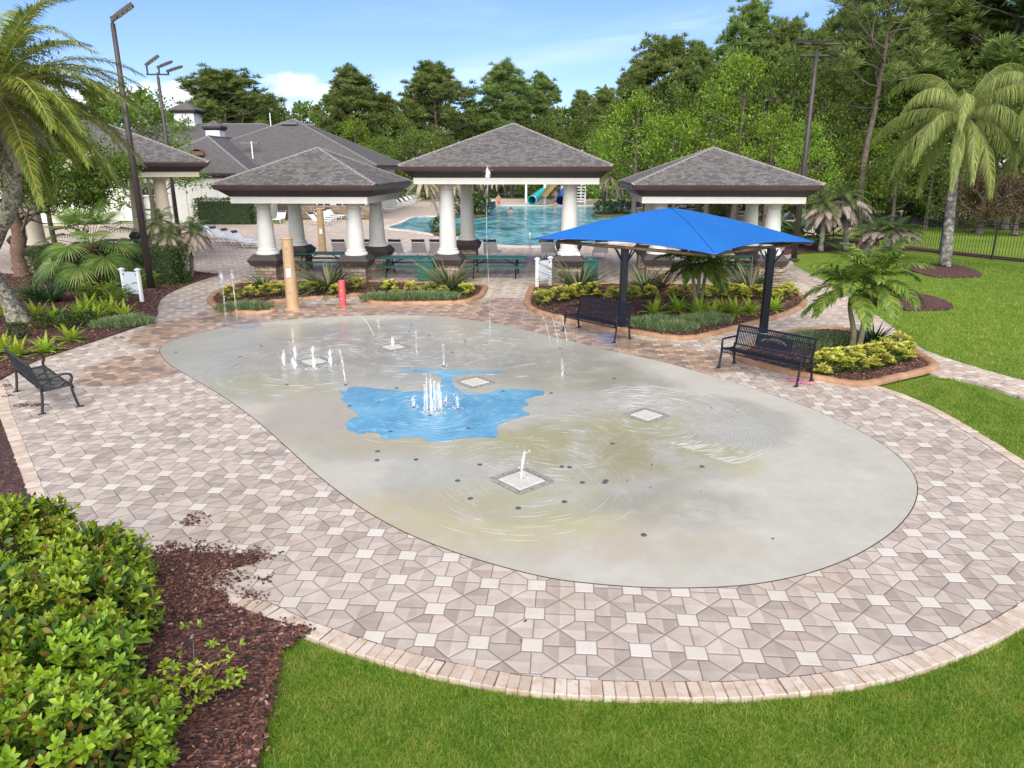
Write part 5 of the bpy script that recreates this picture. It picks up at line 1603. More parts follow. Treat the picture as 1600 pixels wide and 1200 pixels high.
mkd = Proto(lambda: lounger(True, 62)); mkw = Proto(lambda: lounger(False, 48))
front_row = [530, 577, 621, 655, 683, 768, 860, 940]
for i, px in enumerate(front_row):
    c = G(px, 409)
    mkd((c[0], c[1] + .75, 0), AX + rng.normal(0, .06), f'{ORD[i]} from the left in the near row of loungers facing the pool', 'sun lounger', 'row of loungers along the near pool edge')
for i, (px, py) in enumerate(((318, 374), (336, 380), (355, 384), (372, 388))):
    c = G(px + 18, py); mkw(c, R(-97) + rng.normal(0, .05), f'{ORD[i]} from the left in the left group of four white loungers', 'sun lounger', 'four white loungers left of the pavilion')
n9 = 9
for i in range(n9):
    a = G(500, 352); bq = G(556, 331); c = a + (bq - a) * i / (n9 - 1)
    mkw(c, R(-118) + rng.normal(0, .05), f'{ORD[i]} from the left in the row of nine white loungers by the clubhouse', 'sun lounger', 'white loungers by the clubhouse')
n8 = 8
for i in range(n8):
    a = G(604, 332); bq = G(652, 314); c = a + (bq - a) * i / (n8 - 1)
    mkw(c, R(-115) + rng.normal(0, .08), f'{ORD[i]} from the left in the far white lounger row left of the pool', 'sun lounger', 'far white loungers left of the pool')
for i, (px, py) in enumerate(((1066, 322), (1083, 325), (1112, 328), (1122, 325), (1142, 331), (1172, 343), (1182, 338), (1212, 349), (1226, 346), (1235, 352))):
    c = G(px, py); mkw(c, R(70 + 40 * rng.random()), f'{ORD[i]} from the left among white loungers seen under the right pavilion', 'sun lounger', 'white loungers behind the right pavilion')
c = G(437, 349)
o = mkw(c, R(180), 'white lounger by the clubhouse door, behind the left pavilion column', 'sun lounger')

# pool handrail
hr = empty('pool_handrail', G(828, 389), 0, 'steel handrail at the near pool edge', 'handrail')
MB().tube([(0, 0, 0), (0, 0, .85), (0, .25, .95), (0, .6, .5), (0, .7, .05)], .03, 8).build('rail', pm('steel', (0.45, 0.45, 0.46), (0.55, 0.55, 0.56), 5, 0.25, metal=.8), hr, True)

# ------------------------------------------------------------------ slides
TURQ = pm('turquoise_gelcoat', (0.010, 0.30, 0.30), (0.016, 0.38, 0.37), 2, 0.25)
BLUEG = pm('blue_gelcoat', (0.008, 0.04, 0.36), (0.012, 0.06, 0.44), 2, 0.25)
YELG = pm('yellow_gelcoat', (0.24, 0.16, 0.03), (0.30, 0.21, 0.05), 2, 0.3)
def pipe(pts, r, th=.07, n=20):
    pts = smooth_loop(np.array(pts, float), 6, False)
    b = MB(); b.tube(pts, r, n, False); b.tube(pts, r - th, n, False)
    b.f[-1] = b.f[-1][:, ::-1]
    V0 = len(pts)
    b.add(np.concatenate([b.v[0][:n], b.v[1][:n]]), np.array([(j, n + j, n + (j + 1) % n, (j + 1) % n) for j in range(n)]))
    return b
YS = 84.0
def S(px, py, dy=0.0): return A(px, py, YS + dy)
s0 = S(831, 310)
sl1 = empty('water_slide', (s0[0], s0[1], 0), 0, 'turquoise tube slide ending in the pool', 'water slide')
off = np.array((s0[0], s0[1], 0))
pipe([S(831, 313) - off, S(836, 310, 1.2) - off, S(846, 302, 3) - off, S(858, 294, 6) - off, S(872, 280, 8) - off, S(895, 268, 9) - off], .52).build('tube', TURQ, sl1, True)
b = MB(); b.tube(np.array([S(831, 313) - off, S(832, 312.7, .12) - off]), .57, 20, False); b.build('rim', pm('pale_rim', (0.35, 0.55, 0.55), (0.42, 0.62, 0.62), 2, 0.3), sl1)
q = S(851, 318, 4) - off; b = MB(); b.tube([(q[0], q[1], 0), (q[0], q[1], 6)], .16, 10); b.tube([(q[0], q[1] , 2.6), (q[0] + 1.4, q[1] + .2, 3.6)], .1, 8); b.build('support', WHITE, sl1)
s1 = S(876, 312)
sl2 = empty('water_slide', (s1[0], s1[1], 0), 0, 'dark blue tube slide ending at the pool beside the column', 'water slide')
off = np.array((s1[0], s1[1], 0))
pipe([S(876, 313) - off, S(877, 311, 1.5) - off, S(880, 304, 4) - off, S(890, 292, 7) - off, S(905, 280, 9) - off], .54).build('tube', BLUEG, sl2, True)
b = MB(); b.tube(np.array([S(876, 313) - off, S(876, 312.7, .12) - off]), .6, 20, False); b.build('rim', BLUEG, sl2)
s2 = S(850, 290, 8)
tw = empty('slide_tower', (s2[0], s2[1], 0), 0, 'dark blue slide tower with a white ladder behind the pool', 'slide tower')
off = np.array((s2[0], s2[1], 0))
b = MB()
for a in ((-2.2, -1), (2.2, -1), (-2.2, 1.5), (2.2, 1.5), (4.6, 0)): b.tube([(a[0], a[1], 0), (a[0], a[1], 6.2)], .12, 8)
b.build('leg', WHITE, tw)
MB().box((0, .2, 3.6), (4.6, 2.6, .15)).box((-.6, -1.0, 2.9), (3.2, .1, 1.2)).build('deck', pm('navy_panel', (0.012, 0.02, 0.07), (0.02, 0.03, 0.1), 2, 0.4), tw)
pts = smooth_loop(np.array([S(872, 282, 2) - off, S(866, 290, 0) - off, S(858, 300, -2) - off, S(852, 306, -4) - off]), 6, False)
V = []
for p in pts:
    for a in np.linspace(math.pi, 2 * math.pi, 9): V.append((p[0] + .42 * math.cos(a), p[1], p[2] + .42 * math.sin(a) + .3))
b = MB(); b.add(V, np.array([(i * 9 + j, i * 9 + j + 1, (i + 1) * 9 + j + 1, (i + 1) * 9 + j) for i in range(len(pts) - 1) for j in range(8)])); b.build('chute', YELG, tw, True)
ld = MB(); q = S(905, 318, 4) - off
for s in (-.7, .7): ld.tube([(q[0] + s, q[1], 0), (q[0] + s, q[1], 5.6)], .1, 6)
for i in range(16): ld.box((q[0], q[1], .3 + i * .33), (1.4, .12, .12))
ld.build('ladder', WHITE, tw)
for px, py, lab in ((748, 319, 'dark blue tiled step wall at the far left of the pool'), (975, 319, 'dark blue tiled curved wall at the far right of the pool')):
    c = G(px, py + 4); o = empty('pool_wall', c, 0, lab, 'pool wall')
    b = MB(); b.lathe([(1.9, 0), (1.9, .6), (1.75, .62)], n=24); b.build('body', pm('navy_tile', (0.02, 0.03, 0.12), (0.05, 0.06, 0.2), 9, 0.3), o)
    b = MB(); b.lathe([(2.05, .62), (2.05, .7), (1.6, .71)], n=24); b.build('coping', pm('pale_coping2', (0.5, 0.46, 0.4), (0.6, 0.56, 0.5), 4, 0.7), o)

# ------------------------------------------------------------------ people in the pool
SKIN = pm('skin', (0.36, 0.19, 0.125), (0.44, 0.245, 0.165), 8, 0.55)
def person(label, loc, rz, J, hair=(0.02, 0.014, 0.01), suit=None):
    """continuous skinned figure from joints"""
    o = empty('person', loc, rz, label, 'person')
    names = list(J); me = bpy.data.meshes.new('body')
    E = [('pelvis', 'chest'), ('chest', 'neck'), ('neck', 'head'), ('head', 'crown'), ('chest', 'shl'), ('shl', 'ell'), ('ell', 'hal'), ('chest', 'shr'), ('shr', 'elr'), ('elr', 'har'), ('pelvis', 'hil'), ('hil', 'knl'), ('knl', 'anl'), ('anl', 'tol'), ('pelvis', 'hir'), ('hir', 'knr'), ('knr', 'anr'), ('anr', 'tor')]
    rad = dict(pelvis=.14, chest=.155, neck=.06, head=.095, crown=.075, shl=.065, shr=.065, ell=.045, elr=.045, hal=.035, har=.035, hil=.095, hir=.095, knl=.06, knr=.06, anl=.042, anr=.042, tol=.035, tor=.035)
    me.from_pydata([J[n_] for n_ in names], [(names.index(a), names.index(b_)) for a, b_ in E], [])
    body = bpy.data.objects.new('body', me); COL.objects.link(body); body.parent = o
    md = body.modifiers.new('skin', 'SKIN')
    for i, n_ in enumerate(names):
        sv_ = me.skin_vertices[0].data[i]; sv_.radius = (rad[n_], rad[n_] * (.75 if n_ in ('chest', 'pelvis') else 1)); sv_.use_root = n_ == 'pelvis'
    body.modifiers.new('sub', 'SUBSURF').render_levels = 1
    me.materials.append(SKIN)
    h = J['crown']; hd = J['head']
    b = MB(); c = (np.array(h) + np.array(hd)) / 2 + np.array((0, .02, .02))
    b.lathe([(.02, .13), (.07, .115), (.105, .06), (.11, 0), (.09, -.05)], c, n=12); b.build('hair', pm('hair', hair, None, 10, 0.6), o, True)
    if suit:
        b = MB(); p_ = J['pelvis']; b.lathe([(.15, -.13), (.165, -.02), (.155, .12)], p_, n=14); b.build('swimsuit', pm('suit', suit, None, 10, .6), o, True)
    return o
stand = dict(pelvis=(0, 0, .92), chest=(0, 0, 1.28), neck=(0, -.01, 1.47), head=(0, -.03, 1.58), crown=(0, -.02, 1.70), shl=(-.19, 0, 1.40), ell=(-.27, -.06, 1.14), hal=(-.22, -.24, 1.0), shr=(.19, 0, 1.40), elr=(.27, -.05, 1.14), har=(.2, -.25, 1.02), hil=(-.1, 0, .86), knl=(-.11, -.03, .48), anl=(-.11, .02, .09), tol=(-.12, -.14, .04), hir=(.1, 0, .86), knr=(.11, -.03, .48), anr=(.11, .02, .09), tor=(.12, -.14, .04))
person('person in red standing by the far left step of the pool', A(779, 325, 78) * np.array((1, 1, 0)) + np.array((0, 0, -.15)), .3, stand, suit=(0.5, 0.08, 0.05))
person('person standing on the far deck between the two slide tubes', A(867, 322, 83.6) * np.array((1, 1, 0)) + np.array((0, 0, .09)), -.4, stand, suit=(0.1, 0.1, 0.3))
swim = {k_: (v[0], v[1], v[2] - 1.28) for k_, v in stand.items()}
swim.update(ell=(-.42, -.1, .0), hal=(-.55, -.25, -.02), elr=(.42, -.1, 0), har=(.55, -.25, -.02))
person('swimmer in the pool with only head and shoulders above the water', A(798, 332, 73) * np.array((1, 1, 0)) + np.array((0, 0, -.05)), 0, swim, suit=None)
person('person in the water just below the dark blue slide mouth', A(868, 326, 80) * np.array((1, 1, 0)) + np.array((0, 0, .3)), .5, swim, suit=None)

# ------------------------------------------------------------------ fences
def fence(label, pts, h, step=2.4, pick=.13, mat=FENCE):
    pts = np.asarray(pts, float)[:, :2]
    d = np.linalg.norm(np.diff(pts, axis=0), axis=1); s = np.concatenate([[0], np.cumsum(d)])
    q = np.linspace(0, s[-1], max(2, int(round(s[-1] / step)) + 1))
    P = np.stack([np.interp(q, s, pts[:, k]) for k in (0, 1)], 1)
    o = empty('metal_fence', (P[0][0], P[0][1], 0), 0, label, 'fence')
    P = P - P[0]
    for p in P:
        b = MB(); b.box((p[0], p[1], h / 2), (.07, .07, h + .06)); b.lathe([(.05, h + .03), (.05, h + .05), (.01, h + .09)], (p[0], p[1], 0), n=4, sq=True); b.build('post', mat, o)
    for a, c in zip(P[:-1], P[1:]):
        b = MB(); L = np.linalg.norm(c - a); rz = math.atan2(*(c - a)[::-1])
        m_ = (a + c) / 2
        for z in (.12, h * .82, h * .96): b.box((m_[0], m_[1], z), (L - .07, .03, .04), rz)
        k = int(L / pick)
        for i in range(1, k):
            x = a + (c - a) * i / k
            b.box((x[0], x[1], h * .5), (.016, .016, h * .94), rz)
        b.build('panel', mat, o)
    return o
fence('black picket fence round the right lawn, in front of the woods', ground_px([(1640, 413), (1590, 408), (1500, 400), (1415, 392), (1335, 380), (1250, 371)]), 1.75)
fence('black picket fence behind the pool under the far trees', [(-16, 103), (5, 104.5), (30, 103), (50, 100)], 1.9, 3.0, .16)
fence('black picket gate and fence by the clubhouse hedge', [(G(386, 351)[0], 57.2), (G(409, 351)[0], 57.0)], 2.0, 1.2)
# ------------------------------------------------------------------ plants
def bezier(p0, d0, L, droop, n=10, curl=0.0):
    """arching stem: start p0 along d0, bending towards the ground"""
    p = np.array(p0, float); d = nrm(np.array(d0, float)); out = [p.copy()]
    for i in range(n):
        d = nrm(d + np.array((0, 0, -droop / n)) * (1 + curl * i / n))
        p = p + d * L / n
        out.append(p.copy())
    return np.array(out)

def frond(b, stem, rach, leaf_len, leaf_w, k=40, start=.18, droop=.6, vee=.35, r0=.02, taper=(.55, 1.0, .35), plume=0.0):
    """pinnate palm leaf: rachis tube into stem MB, leaflets into b"""
    n = len(rach)
    stem.tube(rach, np.linspace(r0, r0 * .25, n), 5, False)
    t = np.linspace(start, .995, k)
    ii = t * (n - 1); i0 = np.clip(ii.astype(int), 0, n - 2); f = (ii - i0)[:, None]
    P = rach[i0] * (1 - f) + rach[i0 + 1] * f
    T = nrm(rach[i0 + 1] - rach[i0])
    side = np.cross(T, (0, 0, 1.0)); bad = np.linalg.norm(side, axis=1) < .05
    side[bad] = (1, 0, 0); side = nrm(side)
    up = np.cross(side, T)
    q = (t - start) / (1 - start)
    ln = leaf_len * np.interp(q, [0, .4, 1], taper)
    for s in (-1, 1):
        jit = rng.normal(0, .10 + plume, (k, 1))
        D = nrm(side * s * (1 - .35 * q[:, None]) + T * (.45 + .5 * q[:, None]) + up * (vee + jit))
        U = up + side * s * .1
        # leaflet of three joints bending down under its own weight
        X = nrm(np.cross(D, U)); base = P
        w = leaf_w * (0.75 + .25 * np.sin(q * math.pi))[:, None] * np.ones((k, 1))
        a0 = base - X * w * .3; a1 = base + X * w * .3
        D2 = nrm(D + np.array((0, 0, -droop * .5)))
        m0 = base + D2 * ln[:, None] * .5
        D3 = nrm(D2 + np.array((0, 0, -droop)))
        e = m0 + D3 * ln[:, None] * .5
        V = np.stack([a0, a1, m0 + X * w * .5, m0 - X * w * .5, e], 1).reshape(-1, 3)
        idx = np.arange(k)[:, None] * 5
        b.add(V, [idx + np.array([[0, 1, 2, 3]]), idx + np.array([[3, 2, 4]])])

def crown_dirs(n, emin, emax):
    a = np.arange(n) * 2.39996 + rng.normal(0, .12, n)
    e = np.linspace(emax, emin, n) + rng.normal(0, .07, n)
    return a, e

def palm_crown(n, L, leaf_len, leaf_w, emin, emax, droop, ldroop, vee=.3, k=40, curl=.6, plume=0.0, r0=.02, center=(0, 0, 0)):
    b, st = MB(), MB()
    a, e = crown_dirs(n, emin, emax)
    for i in range(n):
        d = (math.cos(a[i]) * math.cos(e[i]), math.sin(a[i]) * math.cos(e[i]), math.sin(e[i]))
        l = L * rng.uniform(.85, 1.08)
        rc = bezier(center, d, l, droop * rng.uniform(.8, 1.2), 11, curl)
        frond(b, st, rc, leaf_len * rng.uniform(.9, 1.1), leaf_w, k, .16, ldroop, vee, r0, plume=plume)
    return b, st

def leafcloud(b, C, Rr, n, size, tmpl=LEAF2, up=.5, aspect=.5, shell=.5):
    """n leaves through an ellipsoid"""
    D = rdir(n); q = rng.uniform(shell, 1, (n, 1)) ** .6
    P = np.asarray(C) + D * q * np.asarray(Rr)
    dd = nrm(D + rng.normal(0, .6, (n, 3)) + np.array((0, 0, up)))
    X, Y, Z = frames(dd, jit=.5)
    s = size * rng.uniform(.65, 1.2, n)
    b.inst(tmpl[0], tmpl[1], P, X, Y, Z, np.stack([s * aspect, s, s], 1))

# small clumps -------------------------------------------------------------
def tuft(n, L, w, spread, name, mat, droop=.9, joints=4, erect=.9, part='blades'):
    def make():
        o = empty(name, (0, 0, 0))
        b = MB()
        a = rng.uniform(0, 6.283, n); e = rng.uniform(erect - spread, erect + spread * .4, n)
        for i in range(n):
            d = (math.cos(a[i]) * math.cos(e[i]), math.sin(a[i]) * math.cos(e[i]), math.sin(e[i]))
            rr = rng.uniform(0, .08)
            p = bezier((math.cos(a[i]) * rr, math.sin(a[i]) * rr, 0), d, L * rng.uniform(.55, 1.1), droop * rng.uniform(.4, 1.3), joints)
            s = nrm(np.cross(nrm(p[-1] - p[0]), (0, 0, 1.0)))
            wd = w * np.interp(np.linspace(0, 1, joints + 1), [0, .4, 1], [.7, 1, .08])
            V = np.concatenate([p - s * wd[:, None] / 2, p + s * wd[:, None] / 2 + np.array((0, 0, .15 * w))])
            k = joints + 1
            b.add(V, np.array([(j, j + 1, k + j + 1, k + j) for j in range(joints)]))
        b.build(part, mat, o)
        return o
    return make
def fern_make():
    o = empty('fern', (0, 0, 0)); b, st = MB(), MB()
    a, e = crown_dirs(26, .35, 1.35)
    for i in range(26):
        d = (math.cos(a[i]) * math.cos(e[i]), math.sin(a[i]) * math.cos(e[i]), math.sin(e[i]))
        rc = bezier((0, 0, 0), d, .62 * rng.uniform(.75, 1.1), .8, 7)
        frond(b, st, rc, .085, .03, 20, .08, .2, .1, .006, (.8, 1, .25))
    b.build('fronds', L_FERN, o); st.build('stalks', STEM, o)
    return o
def croton_make():
    o = empty('croton', (0, 0, 0)); b = MB()
    for i in range(18):
        c = rdir(1, .0, 1)[0] * np.array((.26, .26, .34)) + np.array((0, 0, .10))
        n = 13
        a = np.arange(n) * 2.4; e = rng.uniform(-.1, .9, n)
        D = np.stack([np.cos(a) * np.cos(e), np.sin(a) * np.cos(e), np.sin(e)], 1)
        X, Y, Z = frames(D, jit=.2)
        s = rng.uniform(.10, .17, n)
        b.inst(LEAF2[0], LEAF2[1], np.repeat(c[None], n, 0), X, Y, Z, np.stack([s * .5, s, s], 1))
    b.build('leaves', L_YELL, o)
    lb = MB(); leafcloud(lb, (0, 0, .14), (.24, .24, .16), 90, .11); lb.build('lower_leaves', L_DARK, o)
    s = MB()
    for i in range(6):
        d = rdir(1, .6, 1)[0]; s.tube([(0, 0, 0), d * .3], [.012, .006], 5)
    s.build('stems', TWIG, o)
    return o
def juniper_make():
    o = empty('ground_juniper', (0, 0, 0)); b = MB()
    n = 1500
    a = rng.uniform(0, 6.283, n); r = np.sqrt(rng.random(n)) * .55
    P = np.column_stack([np.cos(a) * r, np.sin(a) * r * .75, rng.uniform(.0, .16, n) * (1.15 - r / .6)])
    D = np.stack([np.cos(a) * .5 + rng.normal(0, .35, n), np.sin(a) * .5 + rng.normal(0, .35, n), np.full(n, .8)], 1)
    X, Y, Z = frames(D, jit=.4)
    s = rng.uniform(.09, .17, n)
    b.inst(BLADE[0], BLADE[1], P, X, Y, Z, np.stack([s * .12, s, s], 1))
    b.build('foliage', L_GREY, o)
    return o
def smallbush_make():
    o = empty('small_bush', (0, 0, 0)); b = MB()
    leafcloud(b, (0, 0, .2), (.25, .25, .22), 320, .09, LEAF2, .5, .5, .3)
    b.build('leaves', L_DARK, o)
    s = MB()
    for i in range(5): s.tube([(0, 0, 0), rdir(1, .6, 1)[0] * .3], [.01, .005], 5)
    s.build('stems', TWIG, o)
    return o
def ginger_make():
    o = empty('shell_ginger', (0, 0, 0)); b = MB(); st = MB()
    for i in range(14):
        d = rdir(1, .75, 1)[0]; L = rng.uniform(.35, .7)
        p = bezier((rng.normal(0, .14), rng.normal(0, .14), 0), d, L, .4, 6)
        st.tube(p, .008, 5, False)
        n = 9; t = np.linspace(.25, 1, n); P = p[(t * 6).astype(int)]
        a = np.arange(n) * 2.6
        D = np.stack([np.cos(a), np.sin(a), np.full(n, .45)], 1); X, Y, Z = frames(D, jit=.15)
        s = rng.uniform(.2, .3, n); b.inst(LEAF6[0], LEAF6[1], P, X, Y, Z, np.stack([s * .22, s, s], 1))
    b.build('leaves', L_LIGHT, o); st.build('stems', STEM, o)
    return o

flax = Proto(tuft(230, 1.45, .048, .5, 'flax', L_FLAX, .8, 6))
flax_small = Proto(tuft(70, .8, .05, .5, 'bird_of_paradise', L_STRAP, .7, 5))
fern = Proto(fern_make); croton = Proto(croton_make); juniper = Proto(juniper_make); bush = Proto(smallbush_make); ginger = Proto(ginger_make)

def gp(px, py, z=.05):
    c = G(px, py); return np.array((c[0], c[1], z))
for px, py, s, lab in ((515, 458, 1.15, 'tall flax clump behind the red post'), (703, 458, 1.1, 'dense flax clump in front of the left column of the middle pavilion'), (905, 459, 1.15, 'flax clump just right of the white notice board by the walkway'), (1008, 458, .9, 'flax clump between the canopy posts, left of the feather palm'), (1172, 459, 1.1, 'flax clump beside the right canopy post')):
    flax(gp(px, py), rng.uniform(0, 6), lab, 'flax', 'flax clumps in the front beds', s)
for px, py, s, lab in ((412, 452, 1.0, 'low strap-leaved plant at the foot of the left pavilion column'), (606, 455, .85, 'strap-leaved plant between the left and middle pavilions'), (57, 472, 1.3, 'strap-leaved plant beside the lichened palm trunk'), (82, 474, 1.4, 'upright strap-leaved plant in front of the dark hedge, left bed'), (1364, 541, 1.05, 'upright strap-leaved plant at the foot of the twin feather palm')):
    flax_small(gp(px, py), rng.uniform(0, 6), lab, 'plant', None, s)
cr_L = [(362, 472), (393, 467), (420, 466), (441, 464), (473, 462), (488, 460), (527, 465), (556, 455), (610, 461), (645, 463), (673, 461), (690, 466), (690, 456), (728, 464)]
cr_R = [(848, 479), (872, 474), (888, 471), (902, 468), (926, 466), (958, 470), (988, 471), (1015, 468), (1052, 469), (1066, 470), (1098, 466), (1112, 468), (1130, 466), (1146, 469), (1160, 467), (1180, 469), (1208, 475), (1222, 470), (1233, 463)]
cr_P = [(1283, 588), (1300, 584), (1316, 579), (1333, 584), (1348, 578), (1366, 576), (1381, 572), (1394, 568), (1408, 565), (1376, 560), (1404, 556), (1294, 576)]
for i, q in enumerate(cr_L): croton(gp(*q), rng.uniform(0, 6), f'{ORD[i]} yellow variegated shrub from the left in the bed behind the red post', 'shrub', 'yellow shrubs in the left front bed', rng.uniform(.75, 1.05))
for i, q in enumerate(cr_R): croton(gp(*q), rng.uniform(0, 6), f'{ORD[i]} yellow variegated shrub from the left in the bed under the blue canopy', 'shrub', 'yellow shrubs in the canopy bed', rng.uniform(.8, 1.1))
for i, q in enumerate(sorted(cr_P)): croton(gp(*q), rng.uniform(0, 6), f'{ORD[i]} yellow variegated shrub from the left in the twin palm bed', 'shrub', 'yellow shrubs in the twin palm bed', rng.uniform(.85, 1.1))
fl = sorted([(60, 500), (90, 503), (128, 497), (165, 490), (178, 493), (150, 503), (196, 499), (72, 553), (112, 535), (28, 560), (6, 552), (8, 495), (140, 490)])
for i, q in enumerate(fl): fern(gp(*q, .03), rng.uniform(0, 6), f'{ORD[i]} lime green fern from the left in the left mulch bed', 'fern', 'lime ferns in the left bed', rng.uniform(.85, 1.2))
fr_ = sorted([(1022, 494), (1058, 490), (1094, 496), (1112, 498), (1130, 490), (1148, 494), (1172, 492), (1208, 488)])
for i, q in enumerate(fr_): fern(gp(*q), rng.uniform(0, 6), f'{ORD[i]} lime green fern from the left in the bed under the canopy', 'fern', 'lime ferns in the canopy bed', rng.uniform(.85, 1.15))
ju = [(370, 486, 'grey-green juniper mat in the left lobe of the front bed'), (395, 485, 'grey-green juniper mat beside the tan spray post'), (592, 470, 'low green mat left in the row behind the front kerb'), (625, 469, 'low green mat second in the row behind the front kerb'), (655, 468, 'low green mat third in the row behind the front kerb'), (690, 468, 'low green mat below the dense flax'), (180, 512, 'grey-green juniper mat at the edge of the left bed'), (203, 508, 'smaller grey-green juniper mat by the left bed corner'), (1005, 512, 'grey-green juniper mat just behind the puddle bench'), (1030, 508, 'grey-green juniper mat left of the middle of the canopy bed'), (1055, 517, 'grey-green juniper mat nearest the kerb under the canopy'), (1085, 508, 'grey-green juniper mat right of the middle of the canopy bed'), (1110, 504, 'grey-green juniper mat below the ferns under the canopy'), (1255, 545, 'green mat at the back of the twin palm bed'), (1290, 538, 'green mat behind the crest bench, right'), (1265, 535, 'green mat at the far edge of the twin palm bed')]
for x, y, lab in ju: juniper(gp(x, y, .04), rng.uniform(-.3, .3), lab, 'ground cover plant', None, (1.15, 1.05, 1.25))
for i, q in enumerate(sorted([(68, 515), (104, 517), (138, 510), (30, 530), (98, 512)])): bush(gp(*q, .03), rng.uniform(0, 6), f'{ORD[i]} small dark green bush from the left among the lime ferns', 'bush', 'small dark bushes in the left bed')
for i, q in enumerate(sorted([(112, 455), (140, 470), (168, 468), (185, 475), (232, 452)])): ginger(gp(*q, .03), rng.uniform(0, 6), f'{ORD[i]} pale green leafy ginger from the left, in front of the hedge', 'plant', 'ginger plants in front of the hedge', 1.0)
c = gp(1032, 452); o = Proto(tuft(60, .9, .06, .5, 'cordyline', leafm('red_strap', [(0.06, 0.02, 0.02), (0.12, 0.04, 0.035), (0.18, 0.08, 0.05)], .2), .6, 5))(c, 0, 'dark red cordyline left of the feather palm under the canopy', 'plant')

# clipped hedges ------------------------------------------------------------
def hedge(label, c, sx, sy, h, rz=0.0, n=5200, leaf=.085):
    o = empty('hedge', c, rz, label, 'hedge')
    b = MB()
    P = rng.uniform(-1, 1, (n, 3)); ax = rng.integers(0, 3, n)
    sg = np.where(rng.random(n) < .5, -1, 1); P[np.arange(n), ax] = sg * rng.uniform(.82, 1.03, n)
    N = np.zeros((n, 3)); N[np.arange(n), ax] = sg
    P = P * np.array((sx / 2, sy / 2, h / 2)) + np.array((0, 0, h / 2))
    P += np.sin(P[:, [1, 2, 0]] * 3.1) * .03
    P[:, 2] = np.maximum(P[:, 2], .03)
    D = nrm(rng.normal(0, 1, (n, 3)) - N * .2 + np.array((0, 0, .5)))
    X, Y, Z = frames(D, N + rng.normal(0, .45, (n, 3)))
    s = leaf * rng.uniform(.6, 1.2, n)
    b.inst(LEAF2[0], LEAF2[1], P, X, Y, Z, np.stack([s * .6, s, s], 1))
    b.build('leaves', L_DARK, o)
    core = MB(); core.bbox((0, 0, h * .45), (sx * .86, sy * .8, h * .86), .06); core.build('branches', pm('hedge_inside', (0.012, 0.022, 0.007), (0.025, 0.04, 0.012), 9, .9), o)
    return o
hy = 27.6
hedge('dark clipped hedge right of the fan palm, behind the lamp post', (A(228, 430, hy)[0], hy, 0), 3.1, 1.0, 1.42, AX, 7000)
hedge('dark clipped hedge left of the fan palm', (A(104, 430, hy)[0], hy, 0), 2.3, 1.0, 1.32, AX, 5200)
hedge('clipped hedge along the cream clubhouse wall', (A(352, 340, 57)[0], 57.3, 0), 4.6, 1.2, 1.95, 0, 4200, .13)
hedge('clipped hedge far right behind the loungers, under the woods', (33, 76, 0), 22, 1.5, 1.7, .1, 5200, .2)

# near shrubs ---------------------------------------------------------------
def shrub_make(rx, ry, h, shoots, leafsz):
    def make():
        o = empty('leafy_shrub', (0, 0, 0))
        yb, ob, st = MB(), MB(), MB()
        for i in range(shoots):
            d = rdir(1, -.05, 1)[0]
            q = rng.uniform(.80, 1.06)
            tip = np.array((d[0] * rx * q, d[1] * ry * q, .18 + (h - .22) * max(0, d[2]) ** .75 * q))
            up = nrm(d * np.array((1, 1, .5)) + np.array((0, 0, .75)) + rng.normal(0, .2, 3))
            root = np.array((d[0] * rx * .25, d[1] * ry * .25, .05))
            base = tip - up * .22
            if i % 3 == 0: st.tube([root, (root + base) / 2 + rng.normal(0, .03, 3), base, tip], [.010, .007, .004, .002], 5, False)
            n = int(rng.integers(11, 15))
            t = np.linspace(0, 1, n)
            P = base + (tip - base) * t[:, None]
            a = np.arange(n) * 2.4 + rng.uniform(0, 6)
            sx_ = nrm(np.cross(up, (0.3, .9, .1))); sy_ = np.cross(up, sx_)
            e = np.interp(t, [0, 1], [.12, 1.15])
            D = (np.cos(a)[:, None] * sx_ + np.sin(a)[:, None] * sy_) * np.cos(e)[:, None] + up * np.sin(e)[:, None]
            X, Y, Z = frames(nrm(D), up + rng.normal(0, .2, (n, 3)))
            s = leafsz * np.interp(t, [0, .6, 1], [1.0, 1.1, .55]) * rng.uniform(.8, 1.2, n)
            young = t > .30
            S_ = np.stack([s * .50, s, s], 1)
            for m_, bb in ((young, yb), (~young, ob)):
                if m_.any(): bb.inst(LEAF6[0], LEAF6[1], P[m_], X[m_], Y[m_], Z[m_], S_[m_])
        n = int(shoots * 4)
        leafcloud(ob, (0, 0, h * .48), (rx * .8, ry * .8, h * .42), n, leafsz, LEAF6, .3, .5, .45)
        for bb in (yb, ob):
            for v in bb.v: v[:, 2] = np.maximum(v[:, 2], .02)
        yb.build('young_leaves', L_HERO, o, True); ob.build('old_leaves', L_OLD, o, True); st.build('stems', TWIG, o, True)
        return o
    return make
sh1 = Proto(shrub_make(.62, .62, .85, 165, .096)); sh2 = Proto(shrub_make(.72, .66, .95, 195, .096))
SH = [((-4.35, 6.55), sh1, .95, 'leafy bright green shrub farthest up the left edge of the near hedge'),
      ((-5.35, 6.9), sh2, 1.0, 'leafy bright green shrub at the far left of the near hedge'),
      ((-3.95, 5.7), sh2, .95, 'leafy shrub reaching towards the spilled bark, near hedge'),
      ((-4.75, 5.6), sh1, 1.1, 'leafy shrub in the middle of the near hedge at the frame edge'),
      ((-3.6, 4.9), sh1, 1.0, 'leafy shrub above the lower left corner, inner row'),
      ((-4.3, 4.7), sh2, 1.05, 'leafy shrub low at the left frame edge'),
      ((-3.05, 4.15), sh2, .88, 'leafy shrub lowest and farthest right in the near hedge'),
      ((-3.65, 3.85), sh1, 1.1, 'leafy shrub in the bottom left corner of the picture')]
